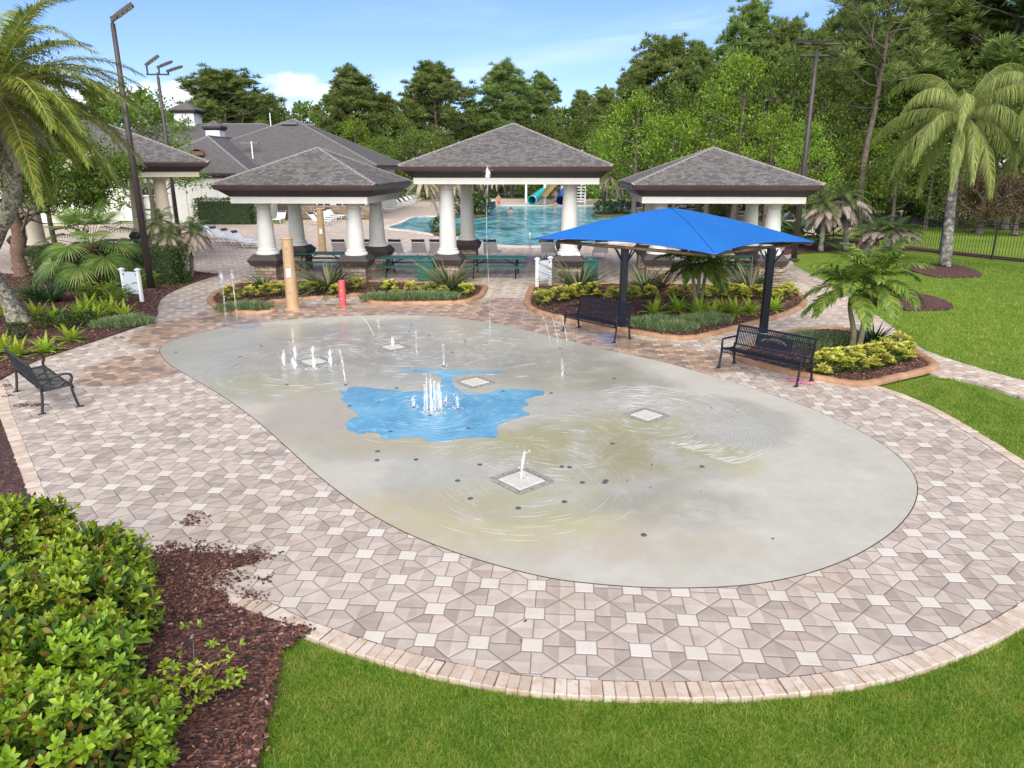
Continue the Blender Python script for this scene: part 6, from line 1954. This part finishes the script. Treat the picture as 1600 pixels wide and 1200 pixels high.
for (x, y), p, s, lab in SH: p((x, y, 0), rng.uniform(0, 6), lab, 'shrub', 'leafy shrubs of the near hedge', s)
# leggy young plant
o = empty('young_shrub', (-2.62, 4.95, 0), 0, 'sparse leggy young shrub with bare twigs beside the near hedge', 'shrub')
st, b, b2_ = MB(), MB(), MB()
for i in range(16):
    d = rdir(1, .55, 1)[0]
    p = bezier((0, 0, 0), d, rng.uniform(.3, .55), .1, 5); st.tube(p, np.linspace(.007, .003, 6), 5, False)
    for t in (3, 4, 5):
        for k_ in range(2):
            e = p[t] + rng.normal(0, .05, 3)
            n = 7; D = nrm(rdir(n, -.1, 1)); X, Y, Z = frames(D, jit=.4); s = rng.uniform(.04, .07, n)
            (b if rng.random() < .8 else b2_).inst(LEAF6[0], LEAF6[1], np.repeat(e[None], n, 0), X, Y, Z, np.stack([s * .45, s, s], 1))
b.build('leaves', L_HERO, o, True); b2_.build('yellow_leaves', L_YELL, o, True); st.build('stems', TWIG, o, True)

# palms ----------------------------------------------------------------------
def trunk(pts, r, mat, parent, n=14, rough=.06):
    pts = smooth_loop(np.array(pts, float), 6, False)
    rr = np.interp(np.linspace(0, 1, len(pts)), np.linspace(0, 1, len(r)), r) * (1 + rng.normal(0, rough, len(pts)))
    return MB().tube(pts, rr, n).build('trunk', mat, parent, True)
# large date palm, left
tb_ = G(32, 503); tb_[2] = 0
Yp = tb_[1] - 1.2
o = empty('date_palm', tb_, 0, 'large date palm at the left edge, pale lichened trunk and golden fronds', 'palm')
cr = A(-6, 150, Yp) - tb_
trunk([(0, 0, 0), (-.1, -.1, .5), (-.28, -.35, 1.8), (cr[0] * .8, cr[1] * .7, cr[2] * .62), cr], [.34, .25, .19, .20, .24], LICHEN, o, 18, .05)
b, st = palm_crown(78, 4.0, .54, .026, -.12, 1.2, 1.15, .55, .40, 124, .8, .10, .03, cr)
b.build('crown', L_DATE, o); st.build('leaf_ribs', pm('rib', (0.28, 0.26, 0.08), (0.36, 0.32, 0.12), 5, .6), o)
b, st = palm_crown(8, 1.9, .4, .03, -1.2, -.7, .9, .5, .2, 46, .5, .05, .03, cr)
b.build('dead_fronds', DEADF, o)

# queen palm, right
def queen(label, base, cr, L=3.1, n=17):
    o = empty('queen_palm', base, 0, label, 'palm')
    trunk([(0, 0, 0), (.02, 0, .3), cr * .5, cr], [.30, .24, .20, .165], RINGED, o, 16, .03)
    bt = MB(); bt.tube([cr * .96, cr + np.array((0, 0, .5)), cr + np.array((.02, 0, 1.05))], [.20, .16, .07], 12); bt.build('crownshaft', pm('boot_fibre', (0.20, 0.15, 0.09), (0.42, 0.36, 0.25), 7, .9, .6, 25), o, True)
    b, st = palm_crown(n, L, .92, .024, -.25, 1.3, 1.75, 2.2, .10, 150, 1.1, .7, .028, cr + np.array((0, 0, .8)))
    b.build('crown', L_QUEEN, o); st.build('leaf_ribs', STEM, o)
    return o
bq = G(1475, 416); crq = A(1498, 214, bq[1]) - bq
queen('queen palm with ringed grey trunk in a mulch ring on the right lawn', bq, crq, 4.2, 24)
bq2 = G(1660, 425); queen('queen palm cut off by the right edge, only its fronds showing', bq2, A(1655, 200, bq2[1]) - bq2, 3.2, 16)

# pygmy date palms: green top over a skirt of faded fronds
def pygmy_make(h, lean, L=1.05, leaf=None, dead=None, ns=20):
    def make():
        o = empty('pygmy_date_palm', (0, 0, 0))
        cr = np.array((lean, 0, h))
        trunk([(0, 0, 0), (lean * .3, 0, h * .4), (lean * .75, .0, h * .8), cr], [.085, .075, .08, .12], PALMB, o, 10, .08)
        MB().tube([cr - np.array((0, 0, .28)), cr + np.array((0, 0, .05))], [.13, .10], 10).build('boot', pm('fibre', (0.07, 0.035, 0.02), (0.14, 0.08, 0.05), 20, .95, .6, 40), o, True)
        b, st = palm_crown(int(ns * .8), L * .85, .24, .020, .25, 1.35, 1.5, .5, .25, 34, .8, .05, .010, cr); b.build('crown', leaf or L_PYG, o); st.build('leaf_ribs', STEM, o)
        b, st = palm_crown(int(ns * 1.3), L * 1.02, .26, .024, -.55, .38, 1.25, 1.0, .1, 32, .7, .08, .010, cr - np.array((0, 0, .08))); b.build('dead_skirt', dead or DEADF, o)
        return o
    return make
pg1 = Proto(pygmy_make(1.75, .25)); pg2 = Proto(pygmy_make(2.15, -.6, 1.1))
GP_ = 'pygmy date palms with faded skirts'
for px, py, ctop, p, rz, s, lab in ((285, 434, 0, pg2, .1, 1.02, 'pygmy date palm leaning left at the end of the dark hedge'), (293, 437, 0, pg2, .6, .82, 'shorter pygmy date palm leaning beside the hedge end'), (300, 431, 0, pg1, 0, 1.05, 'upright pygmy date palm nearest the loungers at the left')):
    p(gp(px, py, 0), rz, lab, 'palm', GP_, s)
for px, py, hh, p, rz, lab in ((1350, 401, 365, pg1, .0, 'pygmy date palm with faded skirt, nearest behind the twin feather palm'), (1385, 404, 374, pg1, .4, 'pygmy date palm leaning right beside the queen palm trunk'), (1322, 392, 308, pg1, 2.6, 'tall faded pygmy palm at the back of the right group'), (1282, 393, 322, pg1, 1.2, 'faded pygmy palm close to the right pavilion eave')):
    c = gp(px, py, 0); h = zt(px, hh, c[1]); p(c, rz, lab, 'palm', GP_, (2.0, 2.0, h / 1.75) if h > 2.4 else (1.75, 1.75, max(.8, h / 1.75)))
pgy = Proto(pygmy_make(3.3, -1.1, 1.6, L_YPALM, leafm('bleached_frond', [(0.26, 0.20, 0.13), (0.40, 0.32, 0.22), (0.52, 0.43, 0.32)], .2), 18)); pgy2 = Proto(pygmy_make(3.0, .3, 1.6, L_YPALM, DEADF, 18))
for px, py, p, rz, s, lab in ((692, 364, pgy, 0.0, 1.05, 'leaning yellowish palm beside the pool, left of the middle pavilion column'), (688, 360, pgy2, .5, 1.0, 'yellowish palm just behind the leaning one by the pool'), (708, 362, pgy2, 1.5, 1.1, 'yellowish palm seen through the left columns of the middle pavilion'), (735, 338, pgy2, .2, 1.2, 'palm on the islet behind the left columns of the middle pavilion'), (752, 337, pgy, 2.6, 1.2, 'palm on the pool islet leaning over the water'), (945, 336, pgy2, 0, 1.15, 'yellow green palm left in the clump right of the middle pavilion'), (958, 335, pgy, .2, 1.05, 'yellow green palm in the middle of the clump right of the middle pavilion'), (968, 336, pgy2, 2.2, .95, 'faded palm right in the clump beside the right pavilion eave'), (985, 338, pgy, 3.0, .9, 'faded low palm touching the right pavilion eave')):
    p(gp(px, py, .1), rz, lab, 'palm', 'yellowish palms round the pool', s)

# twin feather palm and the one under the canopy
def feather(label, base, stems, L, n, ll=.42):
    o = empty('feather_palm', base, 0, label, 'palm')
    b, st = MB(), MB()
    for pts in stems:
        trunk(pts, [.085, .065, .055, .05], pm('smooth_green_trunk', (0.16, 0.155, 0.075), (0.27, 0.25, 0.14), 5, .8, .3, 20), o, 12, .03)
        cr = np.array(pts[-1])
        MB().tube([cr, cr + np.array((0, 0, .35))], [.06, .045], 10).build('crownshaft', pm('shaft_green', (0.10, 0.16, 0.04), (0.16, 0.22, 0.06), 5, .5), o, True)
        bb, ss = palm_crown(n, L, ll, .05, .05, 1.35, 1.15, .5, .30, 48, .7, .06, .016, cr + np.array((0, 0, .3)))
        b.v += bb.v; b.f += [a + b.n for a in bb.f]; b.n += bb.n
        st.v += ss.v; st.f += [a + st.n for a in ss.f]; st.n += ss.n
    b.build('crown', L_ADON, o); st.build('leaf_ribs', STEM, o)
    return o
bp_ = gp(1330, 549); t1 = A(1328, 470, bp_[1]) - bp_; t2 = A(1362, 462, bp_[1]) - bp_
feather('twin-stemmed feather palm in the small bed behind the crest bench', bp_, [[(0, 0, 0), (0, 0, .4), t1 * .8, t1 + np.array((.02, 0, -.1))], [(.17, 0, 0), (.20, 0, .4), t2 * .7, t2]], 1.32, 18)
bp_ = gp(1090, 484); t1 = A(1082, 432, bp_[1]) - bp_; t2 = A(1103, 428, bp_[1]) - bp_
feather('multi-stemmed feather palm under the blue canopy', bp_, [[(-.08, 0, 0), (-.1, 0, .3), t1 * .8, t1], [(.1, .1, 0), (.12, .1, .3), t2 * .8, t2], [(0, .2, 0), (0, .2, .3), (t1 + t2) * .4, (t1 + t2) * .52]], 1.35, 11, .38)

# fan palm
bf = gp(153, 446, 0)
o = empty('fan_palm', bf, 0, 'broad fan palm with radiating leaves in front of the dark hedge', 'palm')
trunk([(0, 0, 0), (0, 0, .35), (-.02, 0, .9), (0, 0, 1.45)], [.28, .25, .24, .2], pm('fan_trunk', (0.05, 0.022, 0.015), (0.12, 0.06, 0.04), 14, .95, .8, 30), o, 14, .12)
b, st, dd = MB(), MB(), MB()
a, e = crown_dirs(30, -.55, 1.35)
for i in range(30):
    d = np.array((math.cos(a[i]) * math.cos(e[i]), math.sin(a[i]) * math.cos(e[i]), math.sin(e[i])))
    pet = bezier((0, 0, 1.35), d, rng.uniform(1.0, 1.45), .45, 6); st.tube(pet, np.linspace(.016, .009, 7), 5, False)
    ctr_ = pet[-1]; f = nrm(pet[-1] - pet[-2]); f = nrm(f * .75 + np.array((0, 0, -.42))); sd2 = nrm(np.cross(pet[-1] - pet[0], (0, 0, 1.0))); up = np.cross(sd2, f)
    k = 34; th = np.linspace(-1.95, 1.95, k); Lf = 1.0 * (1 - .25 * (np.abs(th) / 1.95) ** 2) * rng.uniform(.9, 1.1)
    D = np.cos(th)[:, None] * f + np.sin(th)[:, None] * sd2
    D = nrm(D + up * .12)
    X = nrm(np.cross(D, up)); w = .052
    p1 = ctr_ + D * (Lf * .52)[:, None]; p2 = ctr_ + D * (Lf * .8)[:, None] + np.array((0, 0, -.05)); p3 = ctr_ + D * Lf[:, None] + np.array((0, 0, -.17)) + rng.normal(0, .02, (k, 3))
    z_ = up * .012
    V = np.stack([ctr_ + D * .02, p1 - X * w * .5 + z_, p1 + X * w * .5 + z_, p2 - X * w * .3, p2 + X * w * .3, p3], 1).reshape(-1, 3)
    ix = np.arange(k)[:, None] * 6
    (b if e[i] > -.45 else MB() if False else b).add(V, [ix + np.array([[0, 2, 1]]), ix + np.array([[1, 2, 4, 3]]), ix + np.array([[3, 4, 5]])])
b.build('crown', L_FAN, o); st.build('leaf_stalks', STEM, o)

# big-leaved plants right of the right pavilion
def banana_make():
    o = empty('banana_plant', (0, 0, 0)); b, st = MB(), MB()
    for i in range(12):
        a_, e_ = i * 2.4, rng.uniform(.5, 1.3)
        p = bezier((0, 0, .1), (math.cos(a_) * math.cos(e_), math.sin(a_) * math.cos(e_), math.sin(e_)), 2.0 * rng.uniform(.8, 1.1), 1.0, 9)
        st.tube(p, np.linspace(.03, .01, 10), 5, False)
        s = nrm(np.cross(p[6] - p[2], (0, 0, 1.0))); wd = .26 * np.array([0, 0, .0, .5, .9, 1, 1, .85, .55, .05])
        V = np.concatenate([p - s * wd[:, None] + np.array((0, 0, .06)), p, p + s * wd[:, None] + np.array((0, 0, .06))])
        b.add(V, np.array([(j, j + 1, 10 + j + 1, 10 + j) for j in range(3, 9)] + [(10 + j, 10 + j + 1, 20 + j + 1, 20 + j) for j in range(3, 9)]))
    b.build('leaves', L_STRAP, o, True); st.build('stalks', STEM, o)
    return o
ban = Proto(banana_make)
for px, py, s, lab in ((690, 366, 3.2, 'low green planting on the near pool islet under the leaning palm'), (728, 338, 5.5, 'bushy planting on the pool islet behind the middle pavilion columns'), (750, 337, 5.0, 'second bushy planting on the pool islet, nearer the water'), (945, 337, 4.0, 'low planting under the palms right of the middle pavilion'), (972, 336, 4.0, 'low planting beside the right pavilion eave by the pool')): bush(gp(px, py, .12), px, lab, 'bush', None, (s, s, s * .75))
for px, py, s, lab in ((1228, 385, 1.1, 'big-leaved plant beside the right pavilion corner'), (1262, 388, 1.3, 'big-leaved plant right of the tall lamp post with crossbars'), (1290, 380, 1.2, 'big-leaved plant at the back of the right mulch strip')): ban(gp(px, py, 0), rng.uniform(0, 6), lab, 'plant', 'big-leaved plants by the right pavilion', s)
# ------------------------------------------------------------------ trees
def limb(st, p, d, L, r, depth, tips, spread, up, n=5, wob=.18, kids_n=3):
    pts = [p]; q = p.copy(); dd = d.copy()
    for i in range(n):
        dd = nrm(dd + rng.normal(0, wob, 3) + np.array((0, 0, up)))
        q = q + dd * L / n; pts.append(q.copy())
    st.tube(pts, np.linspace(r, r * .5, n + 1), 6 if depth < 2 else 4, False)
    if depth == 0:
        tips.append(q); tips.append(pts[-2]); return
    for k in range(kids_n):
        i = rng.integers(max(1, n // 2), n + 1) if k else n
        a = rng.uniform(0, 6.283)
        s = nrm(np.cross(dd, rdir(1)[0]))
        nd = nrm(dd * .75 + s * spread * rng.uniform(.6, 1.3))
        limb(st, pts[i].copy(), nd, L * rng.uniform(.55, .8), r * .55, depth - 1, tips, spread, up, max(3, n - 1), wob, kids_n)
    tips.append(q)

def broad_make(name, mat, H=10.0, W=7.0, leaf=.27, clump=.85, per=30, trunk_h=.2, dens=1.7, bark=None):
    def make():
        o = empty(name, (0, 0, 0)); st, b = MB(), MB(); tips = []
        th = H * trunk_h
        st.tube([(0, 0, 0), (.05, .03, th * .5), (.0, .06, th), (.1, 0, H * .55), (.05, .1, H * .8)], [.30, .22, .19, .12, .05], 9, False)
        for i in range(11):
            a = i * 2.4 + rng.normal(0, .3); z = th * .8 + (H * .86 - th * .8) * (i / 10) ** .9
            e = np.interp(i / 10, [0, 1], [.15, 1.0])
            d = np.array((math.cos(a) * math.cos(e), math.sin(a) * math.cos(e), math.sin(e)))
            L = W * .5 * np.interp(i / 10, [0, .35, 1], [.65, .75, .34])
            limb(st, np.array((0.03, .03, z)), d, L, .085, 1, tips, .8, .05, 4, .2, 4)
        # clumps at limb ends plus an uneven outer skin
        C = np.array(tips)
        n0 = int(46 * dens)
        D = rdir(n0, -.55, 1); sk = D * rng.uniform(.72, 1.02, (n0, 1)) * np.array((W * .5, W * .5, (H - th) * .52)) + np.array((0, 0, th + (H - th) * .46))
        C = np.concatenate([C, sk])
        for c in C:
            n = int(per * rng.uniform(.5, 1.4)); rr = clump * rng.uniform(.55, 1.25)
            leafcloud(b, c, (rr, rr, rr * .72), n, leaf, LEAF2, .35, .55, .15)
        b.build('crown', mat, o); st.build('trunk', bark or BARK, o, True)
        return o
    return make
def pine_make(name, H=16.0, W=6.5, bare=.3, nl=24, mat=None, sparse=1.0, tuft_n=44, puffs=3):
    def make():
        o = empty(name, (0, 0, 0)); st, b = MB(), MB(); tips = []
        zs = np.linspace(0, H * .97, 9)
        tr = np.column_stack([np.cumsum(rng.normal(0, .07, 9)), np.cumsum(rng.normal(0, .07, 9)), zs])
        st.tube(tr, np.interp(zs, [0, H], [.27, .05]), 9, False)
        for i in range(nl):
            t = bare + (1 - bare) * (i + rng.uniform(-.3, .3)) / nl
            z = np.clip(t, 0, .97) * H
            p = np.array([np.interp(z, zs, tr[:, k]) for k in range(3)])
            a = i * 2.4 + rng.normal(0, .4); e = np.interp(i / nl, [0, 1], [.0, .75]) + rng.normal(0, .15)
            L = W * .5 * np.interp(i / nl, [0, .3, .7, 1], [.75, 1.0, .78, .24]) * rng.uniform(.7, 1.1)
            limb(st, p, np.array((math.cos(a) * math.cos(e), math.sin(a) * math.cos(e), math.sin(e))), L, .075, 1, tips, .7, .12, 5, .2, 4)
        tips += [np.array([np.interp(q_ * H, zs, tr[:, k_]) for k_ in range(3)]) + rng.normal(0, .15, 3) for q_ in np.linspace(.8, 1.0, 9)]
        for c in tips:
            n = int(tuft_n * sparse)
            for q in range(puffs):
                cc_ = c + rng.normal(0, .36, 3)
                D = nrm(rdir(n, -.5, 1) + np.array((0, 0, .45)))
                X, Y, Z = frames(D, jit=1.0)
                s = rng.uniform(.36, .70, n)
                b.inst(LEAF2[0], LEAF2[1], cc_ + D * .08, X, Y, Z, np.stack([s * .15, s, s * .4], 1))
        b.build('crown', mat or L_PINE, o); st.build('trunk', PINEB, o, True)
        return o
    return make
PINES = [Proto(pine_make('pine_tree', 16, 7.0, .34, 30)), Proto(pine_make('pine_tree', 16, 6.2, .28, 34)), Proto(pine_make('pine_tree', 16, 7.5, .4, 26))]
BROADS = [Proto(broad_make('broadleaf_tree', L_BROAD)), Proto(broad_make('broadleaf_tree', L_BROAD, 10, 8, .28, 1.0, 32)), Proto(broad_make('broadleaf_tree', L_BROAD, 10, 6, .25, .8, 28))]
LIGHTS = [Proto(broad_make('light_green_tree', L_LIGHT, 10, 7, .26, .85, 30)), Proto(broad_make('light_green_tree', L_LIGHT, 10, 6, .24, .8, 28))]
def tree(kind, idx, px, top, Y, wpx, label, group, cat='tree', hn=None):
    P = dict(p=PINES, b=BROADS, l=LIGHTS)[kind]; p = P[idx % len(P)]
    hn = 16 if kind == 'p' else 10
    wn = dict(p=6.8, b=7.2, l=6.8)[kind]
    base = A(px, 300, Y); h = A(px, top, Y)[2]
    wm = wpx / CAM_F * Y * 1.12
    p((base[0], Y, -.05), rng.uniform(0, 6.28), label, cat, group, (wm / wn, wm / wn, h / hn))
T = []
# skyline behind the clubhouse and the pool
T += [('p', 0, 372, 128, 96, 105, 'spreading dark pine behind the clubhouse, right of the big cupola'),
      ('p', 1, 560, 120, 104, 80, 'dense pine behind the clubhouse roof peak, its right side'),
      ('p', 1, 606, 158, 112, 60, 'small pine touching the right flank of the dense pine behind the clubhouse'),
      ('p', 2, 682, 122, 108, 88, 'broad round pine left of the middle pavilion roof'),
      ('p', 0, 782, 119, 112, 80, 'round-headed pine directly behind the middle pavilion peak'),
      ('p', 1, 846, 128, 118, 52, 'narrow pine just right of the middle pavilion peak'),
      ('p', 2, 906, 160, 125, 44, 'low ragged pine in the dip of the skyline'),
      ('p', 1, 942, 150, 118, 46, 'slim pine right of the skyline dip'),
      ('p', 2, 420, 165, 112, 55, 'low pine half hidden by the clubhouse roof ridge'),
      ('p', 0, 172, 148, 80, 50, 'dark pine at the far left between the two lamp posts')]
T += [('b', 0, 445, 160, 105, 60, 'dark round tree behind the clubhouse ridge, under the white cloud'),
      ('b', 1, 520, 180, 108, 70, 'broadleaf tree behind the clubhouse peak'),
      ('b', 2, 630, 180, 100, 75, 'broadleaf tree right of the clubhouse roof'),
      ('b', 0, 655, 205, 96, 80, 'low broadleaf tree right beside the clubhouse eave'),
      ('b', 1, 735, 170, 112, 75, 'broadleaf tree between the two round pines'),
      ('b', 2, 600, 215, 98, 60, 'grey green tree close behind the clubhouse eave'),
      ('b', 0, 850, 190, 112, 80, 'broadleaf tree right of the middle pavilion peak'),
      ('b', 1, 905, 190, 108, 80, 'broadleaf tree below the skyline dip'),
      ('b', 2, 700, 215, 96, 70, 'low broadleaf tree left of the middle pavilion ridge'),
      ('b', 0, 870, 225, 100, 70, 'low broadleaf tree over the right slope of the middle pavilion'),
      ('b', 2, 790, 190, 108, 80, 'broadleaf tree behind the middle pavilion peak'),
      ('l', 1, 560, 185, 100, 60, 'lighter green tree in front of the dense pine behind the clubhouse'),
      ('b', 1, 235, 148, 52, 125, 'flowering dark tree behind the three-headed lamp post'),
      ('b', 0, 300, 190, 85, 60, 'olive tree left of the big cupola'),
      ('b', 2, 340, 165, 100, 60, 'broadleaf tree right beside the big cupola')]
# rising woods on the right
T += [('p', 1, 985, 112, 90, 58, 'pine left on the rising tree line right of the middle pavilion'),
      ('p', 0, 1025, 84, 84, 84, 'tall pine above the light green tree, right of the middle pavilion'),
      ('p', 2, 1075, 95, 82, 60, 'pine between the two tallest pines left of the right pavilion peak'),
      ('p', 1, 1150, 28, 72, 84, 'tallest open pine against the sky above the right pavilion peak'),
      ('p', 0, 1205, 60, 70, 70, 'pine right of the tallest one over the right pavilion'),
      ('b', 1, 965, 165, 84, 75, 'dark broadleaf tree at the left end of the rising woods'),
      ('b', 2, 1050, 130, 76, 95, 'dark broadleaf tree behind the distant two-headed lamp post'),
      ('b', 0, 1110, 105, 74, 90, 'broadleaf tree under the tallest open pine'),
      ('l', 0, 992, 150, 66, 110, 'light green tree rising left of the right pavilion'),
      ('l', 1, 945, 200, 70, 70, 'low light green tree beside the right slope of the middle pavilion'),
      ('l', 0, 1055, 178, 66, 90, 'light green tree behind the left slope of the right pavilion'),
      ('l', 1, 1150, 80, 60, 130, 'large light green tree behind the slim lamp post'),
      ('l', 0, 1105, 150, 62, 110, 'light green tree over the right pavilion peak'),
      ('b', 1, 1225, 88, 58, 105, 'broadleaf tree left of the tall lamp post with crossbars'),
      ('l', 1, 1200, 170, 55, 90, 'light green tree over the right slope of the right pavilion'),
      ('b', 2, 1275, 110, 56, 95, 'broadleaf tree right behind the tall lamp post with crossbars'),
      ('l', 0, 1255, 190, 52, 80, 'low light green tree at the tall lamp post with crossbars'),
      ('p', 1, 1425, -70, 62, 150, 'huge pine behind the queen palm, top out of frame'),
      ('p', 0, 1545, -90, 56, 190, 'huge pine in the upper right corner, top out of frame'),
      ('p', 2, 1640, -60, 56, 160, 'huge pine at the right frame edge'),
      ('p', 1, 1300, 20, 70, 90, 'pine behind the bare-trunked pine, left of it'),
      ('b', 0, 1340, 120, 58, 110, 'broadleaf tree behind the bare-trunked pine'),
      ('b', 1, 1420, 95, 58, 130, 'broadleaf tree behind the crown of the queen palm'),
      ('b', 2, 1500, 110, 54, 130, 'broadleaf tree right behind the queen palm crown'),
      ('b', 0, 1580, 70, 52, 140, 'broadleaf tree at the right frame edge'),
      ('b', 2, 1650, 100, 54, 140, 'broadleaf tree mostly cut by the right frame edge'),
      ('l', 1, 1345, 200, 56, 90, 'leafy light tree low in front of the bare-trunked pine'),
      ('b', 1, 1300, 225, 56, 90, 'bushy tree behind the faded pygmy palms'),
      ('b', 0, 1400, 232, 54, 100, 'dark bushy tree behind the picket fence, left of the queen palm trunk'),
      ('b', 2, 1455, 230, 53, 90, 'dark bushy tree behind the queen palm trunk')]
for i, (k, ix, px, top, Y, wpx, lab) in enumerate(T):
    tree(k, ix, px, top, Y, wpx, lab, 'trees of the surrounding woods')
# hero pine with a long bare trunk
hp = Proto(pine_make('pine_tree', 18, 8.5, .5, 18, None, .8, 34, 3))
c = A(1345, 300, 54); hp((c[0], 54, -.05), 2.2, 'tall pine with a long bare trunk and open limbs, right of the crossbar lamp', 'tree', None, (1.05, 1.05, A(1360, -45, 54)[2] / 18))
# rust coloured thicket behind the fence
rs = Proto(broad_make('bush_thicket', L_RED, 3.2, 4.6, .16, .55, 30, .1, 1.2))
for px, Y, s, lab in ((1535, 49, 1.1, 'rust brown dead bush behind the fence, right of the queen palm'), (1590, 48, .95, 'rust brown dead bush behind the fence at the right frame edge')):
    c = A(px, 340, Y); rs((c[0], Y, -.05), px, lab, 'bush', None, s)
us = Proto(broad_make('undergrowth_bush', L_BROAD, 3.2, 5.0, .2, .6, 24, .08, 1.4))
for i, px in enumerate((1010, 1050, 1090, 1130, 1170, 1215, 1250, 1300, 1345, 1390, 1430, 1480, 1560, 1620)):
    Y = float(np.interp(px, [1000, 1250, 1620], [76, 60, 54])); c = A(px, 320, Y)
    us((c[0], Y, -.05), px * 1.7, f'{ORD[i]} bush from the left in the undergrowth below the right woods', 'bush', 'undergrowth of the right woods', float(np.interp(px, [1000, 1620], [1.35, 1.0])))
for i, px in enumerate((690, 725, 760, 800, 840, 880, 915, 950)):
    c = A(px, 300, 107); us((c[0], 107, -.05), px * 1.3, f'{ORD[i]} bush from the left behind the far pool fence', 'bush', 'undergrowth behind the pool', 1.7)
# deep wood behind everything
b = MB()
n = 46000
px = rng.uniform(-150, 1850, n)
Yw = np.interp(px, [-150, 300, 950, 1250, 1850], [100, 122, 135, 84, 66]) + rng.uniform(0, 14, n)
top = np.interp(px, [-150, 200, 450, 800, 930, 1050, 1200, 1400, 1850], [150, 160, 172, 165, 162, 112, 76, 30, 10]) + 14 * np.sin(px * .045) + 9 * np.sin(px * .113)
x = (px - 800) / CAM_F * Yw
zt_ = CAM_H + Yw * ((600 - top) / CAM_F * math.cos(PITCH) - math.sin(PITCH)) / (math.cos(PITCH) + (600 - top) / CAM_F * math.sin(PITCH))
P = np.column_stack([x, Yw, zt_ * rng.random(n) ** .75])
D = rdir(n, -.3, 1); X, Y_, Z = frames(D, jit=.8)
s = rng.uniform(.7, 1.5, n)
b.inst(LEAF2[0], LEAF2[1], P, X, Y_, Z, np.stack([s * .6, s, s], 1))
tag(b.build('far_wood', L_BROAD), 'continuous dark wood closing the view behind all the trees', 'wood', kind='stuff')

# tree with cream flowers at the left
bf = G(36, 432)
o = empty('flowering_tree', (bf[0], bf[1], 0), 0, 'dense tree with cream flowers and rough brown trunk, left of the lamp post', 'tree')
st, b, fb2 = MB(), MB(), MB()
Yf = bf[1]
trunk([(0, 0, 0), (-.05, 0, .8), (.1, .1, 1.8), (0, 0, 3.0)], [.34, .26, .24, .18], pm('shaggy_bark', (0.09, 0.045, 0.03), (0.22, 0.14, 0.10), 12, .95, .9, 30), o, 14, .12)
tips = []
for i in range(9):
    a = i * .7; limb(st, np.array((0, 0, 1.6 + .15 * i)), np.array((math.cos(a) * .8, math.sin(a) * .8, .5)), 1.7, .07, 1, tips, .8, .05, 4, .2, 3)
st.build('limbs', BARK, o, True)
for px, py, rx, rz in ((45, 235, 1.3, .9), (100, 225, 1.4, .9), (150, 250, 1.2, .8), (185, 268, .7, .55), (60, 275, 1.2, .7), (110, 285, 1.1, .6), (20, 290, .8, .6), (30, 250, 1.1, .8), (85, 312, 1.0, .45), (140, 308, .9, .4), (145, 285, .8, .5), (0, 230, 1.2, 1.0)):
    for k in range(4):
        yy = Yf + rng.uniform(-1.2, 1.6); c = A(px, py, yy) - np.array((bf[0], bf[1], 0))
        for q in range(9):
            cc_ = c + rdir(1)[0] * np.array((rx, rx, rz)) * rng.uniform(.4, 1)
            leafcloud(b, cc_, (.42, .42, .3), 46, .16, LEAF2, .3, .45, .1)
b.build('crown', L_BROAD, o)
for px, py in ((20, 262), (33, 265), (22, 256), (139, 245), (142, 240), (60, 250), (105, 262), (170, 262), (108, 255), (12, 240)):
    c = A(px, py, Yf - 1.6) - np.array((bf[0], bf[1], 0))
    fb2 = MB(); leafcloud(fb2, c, (.1, .1, .08), 16, .11, LEAF2, .6, .7, .1); fb2.build('flower_cluster', FLOWER, o)
# dark tree behind the date palm
dk = Proto(broad_make('dark_oak_tree', L_DARK, 10, 7, .22, .8, 26))
c = A(70, 300, 34); dk((c[0], 34, -.05), 1.0, 'dark leafy tree behind the date palm crown, against the sky', 'tree', None, (.55, .55, A(60, 55, 34)[2] / 10))
# cream blossoms on the tree behind the lamp post are left out
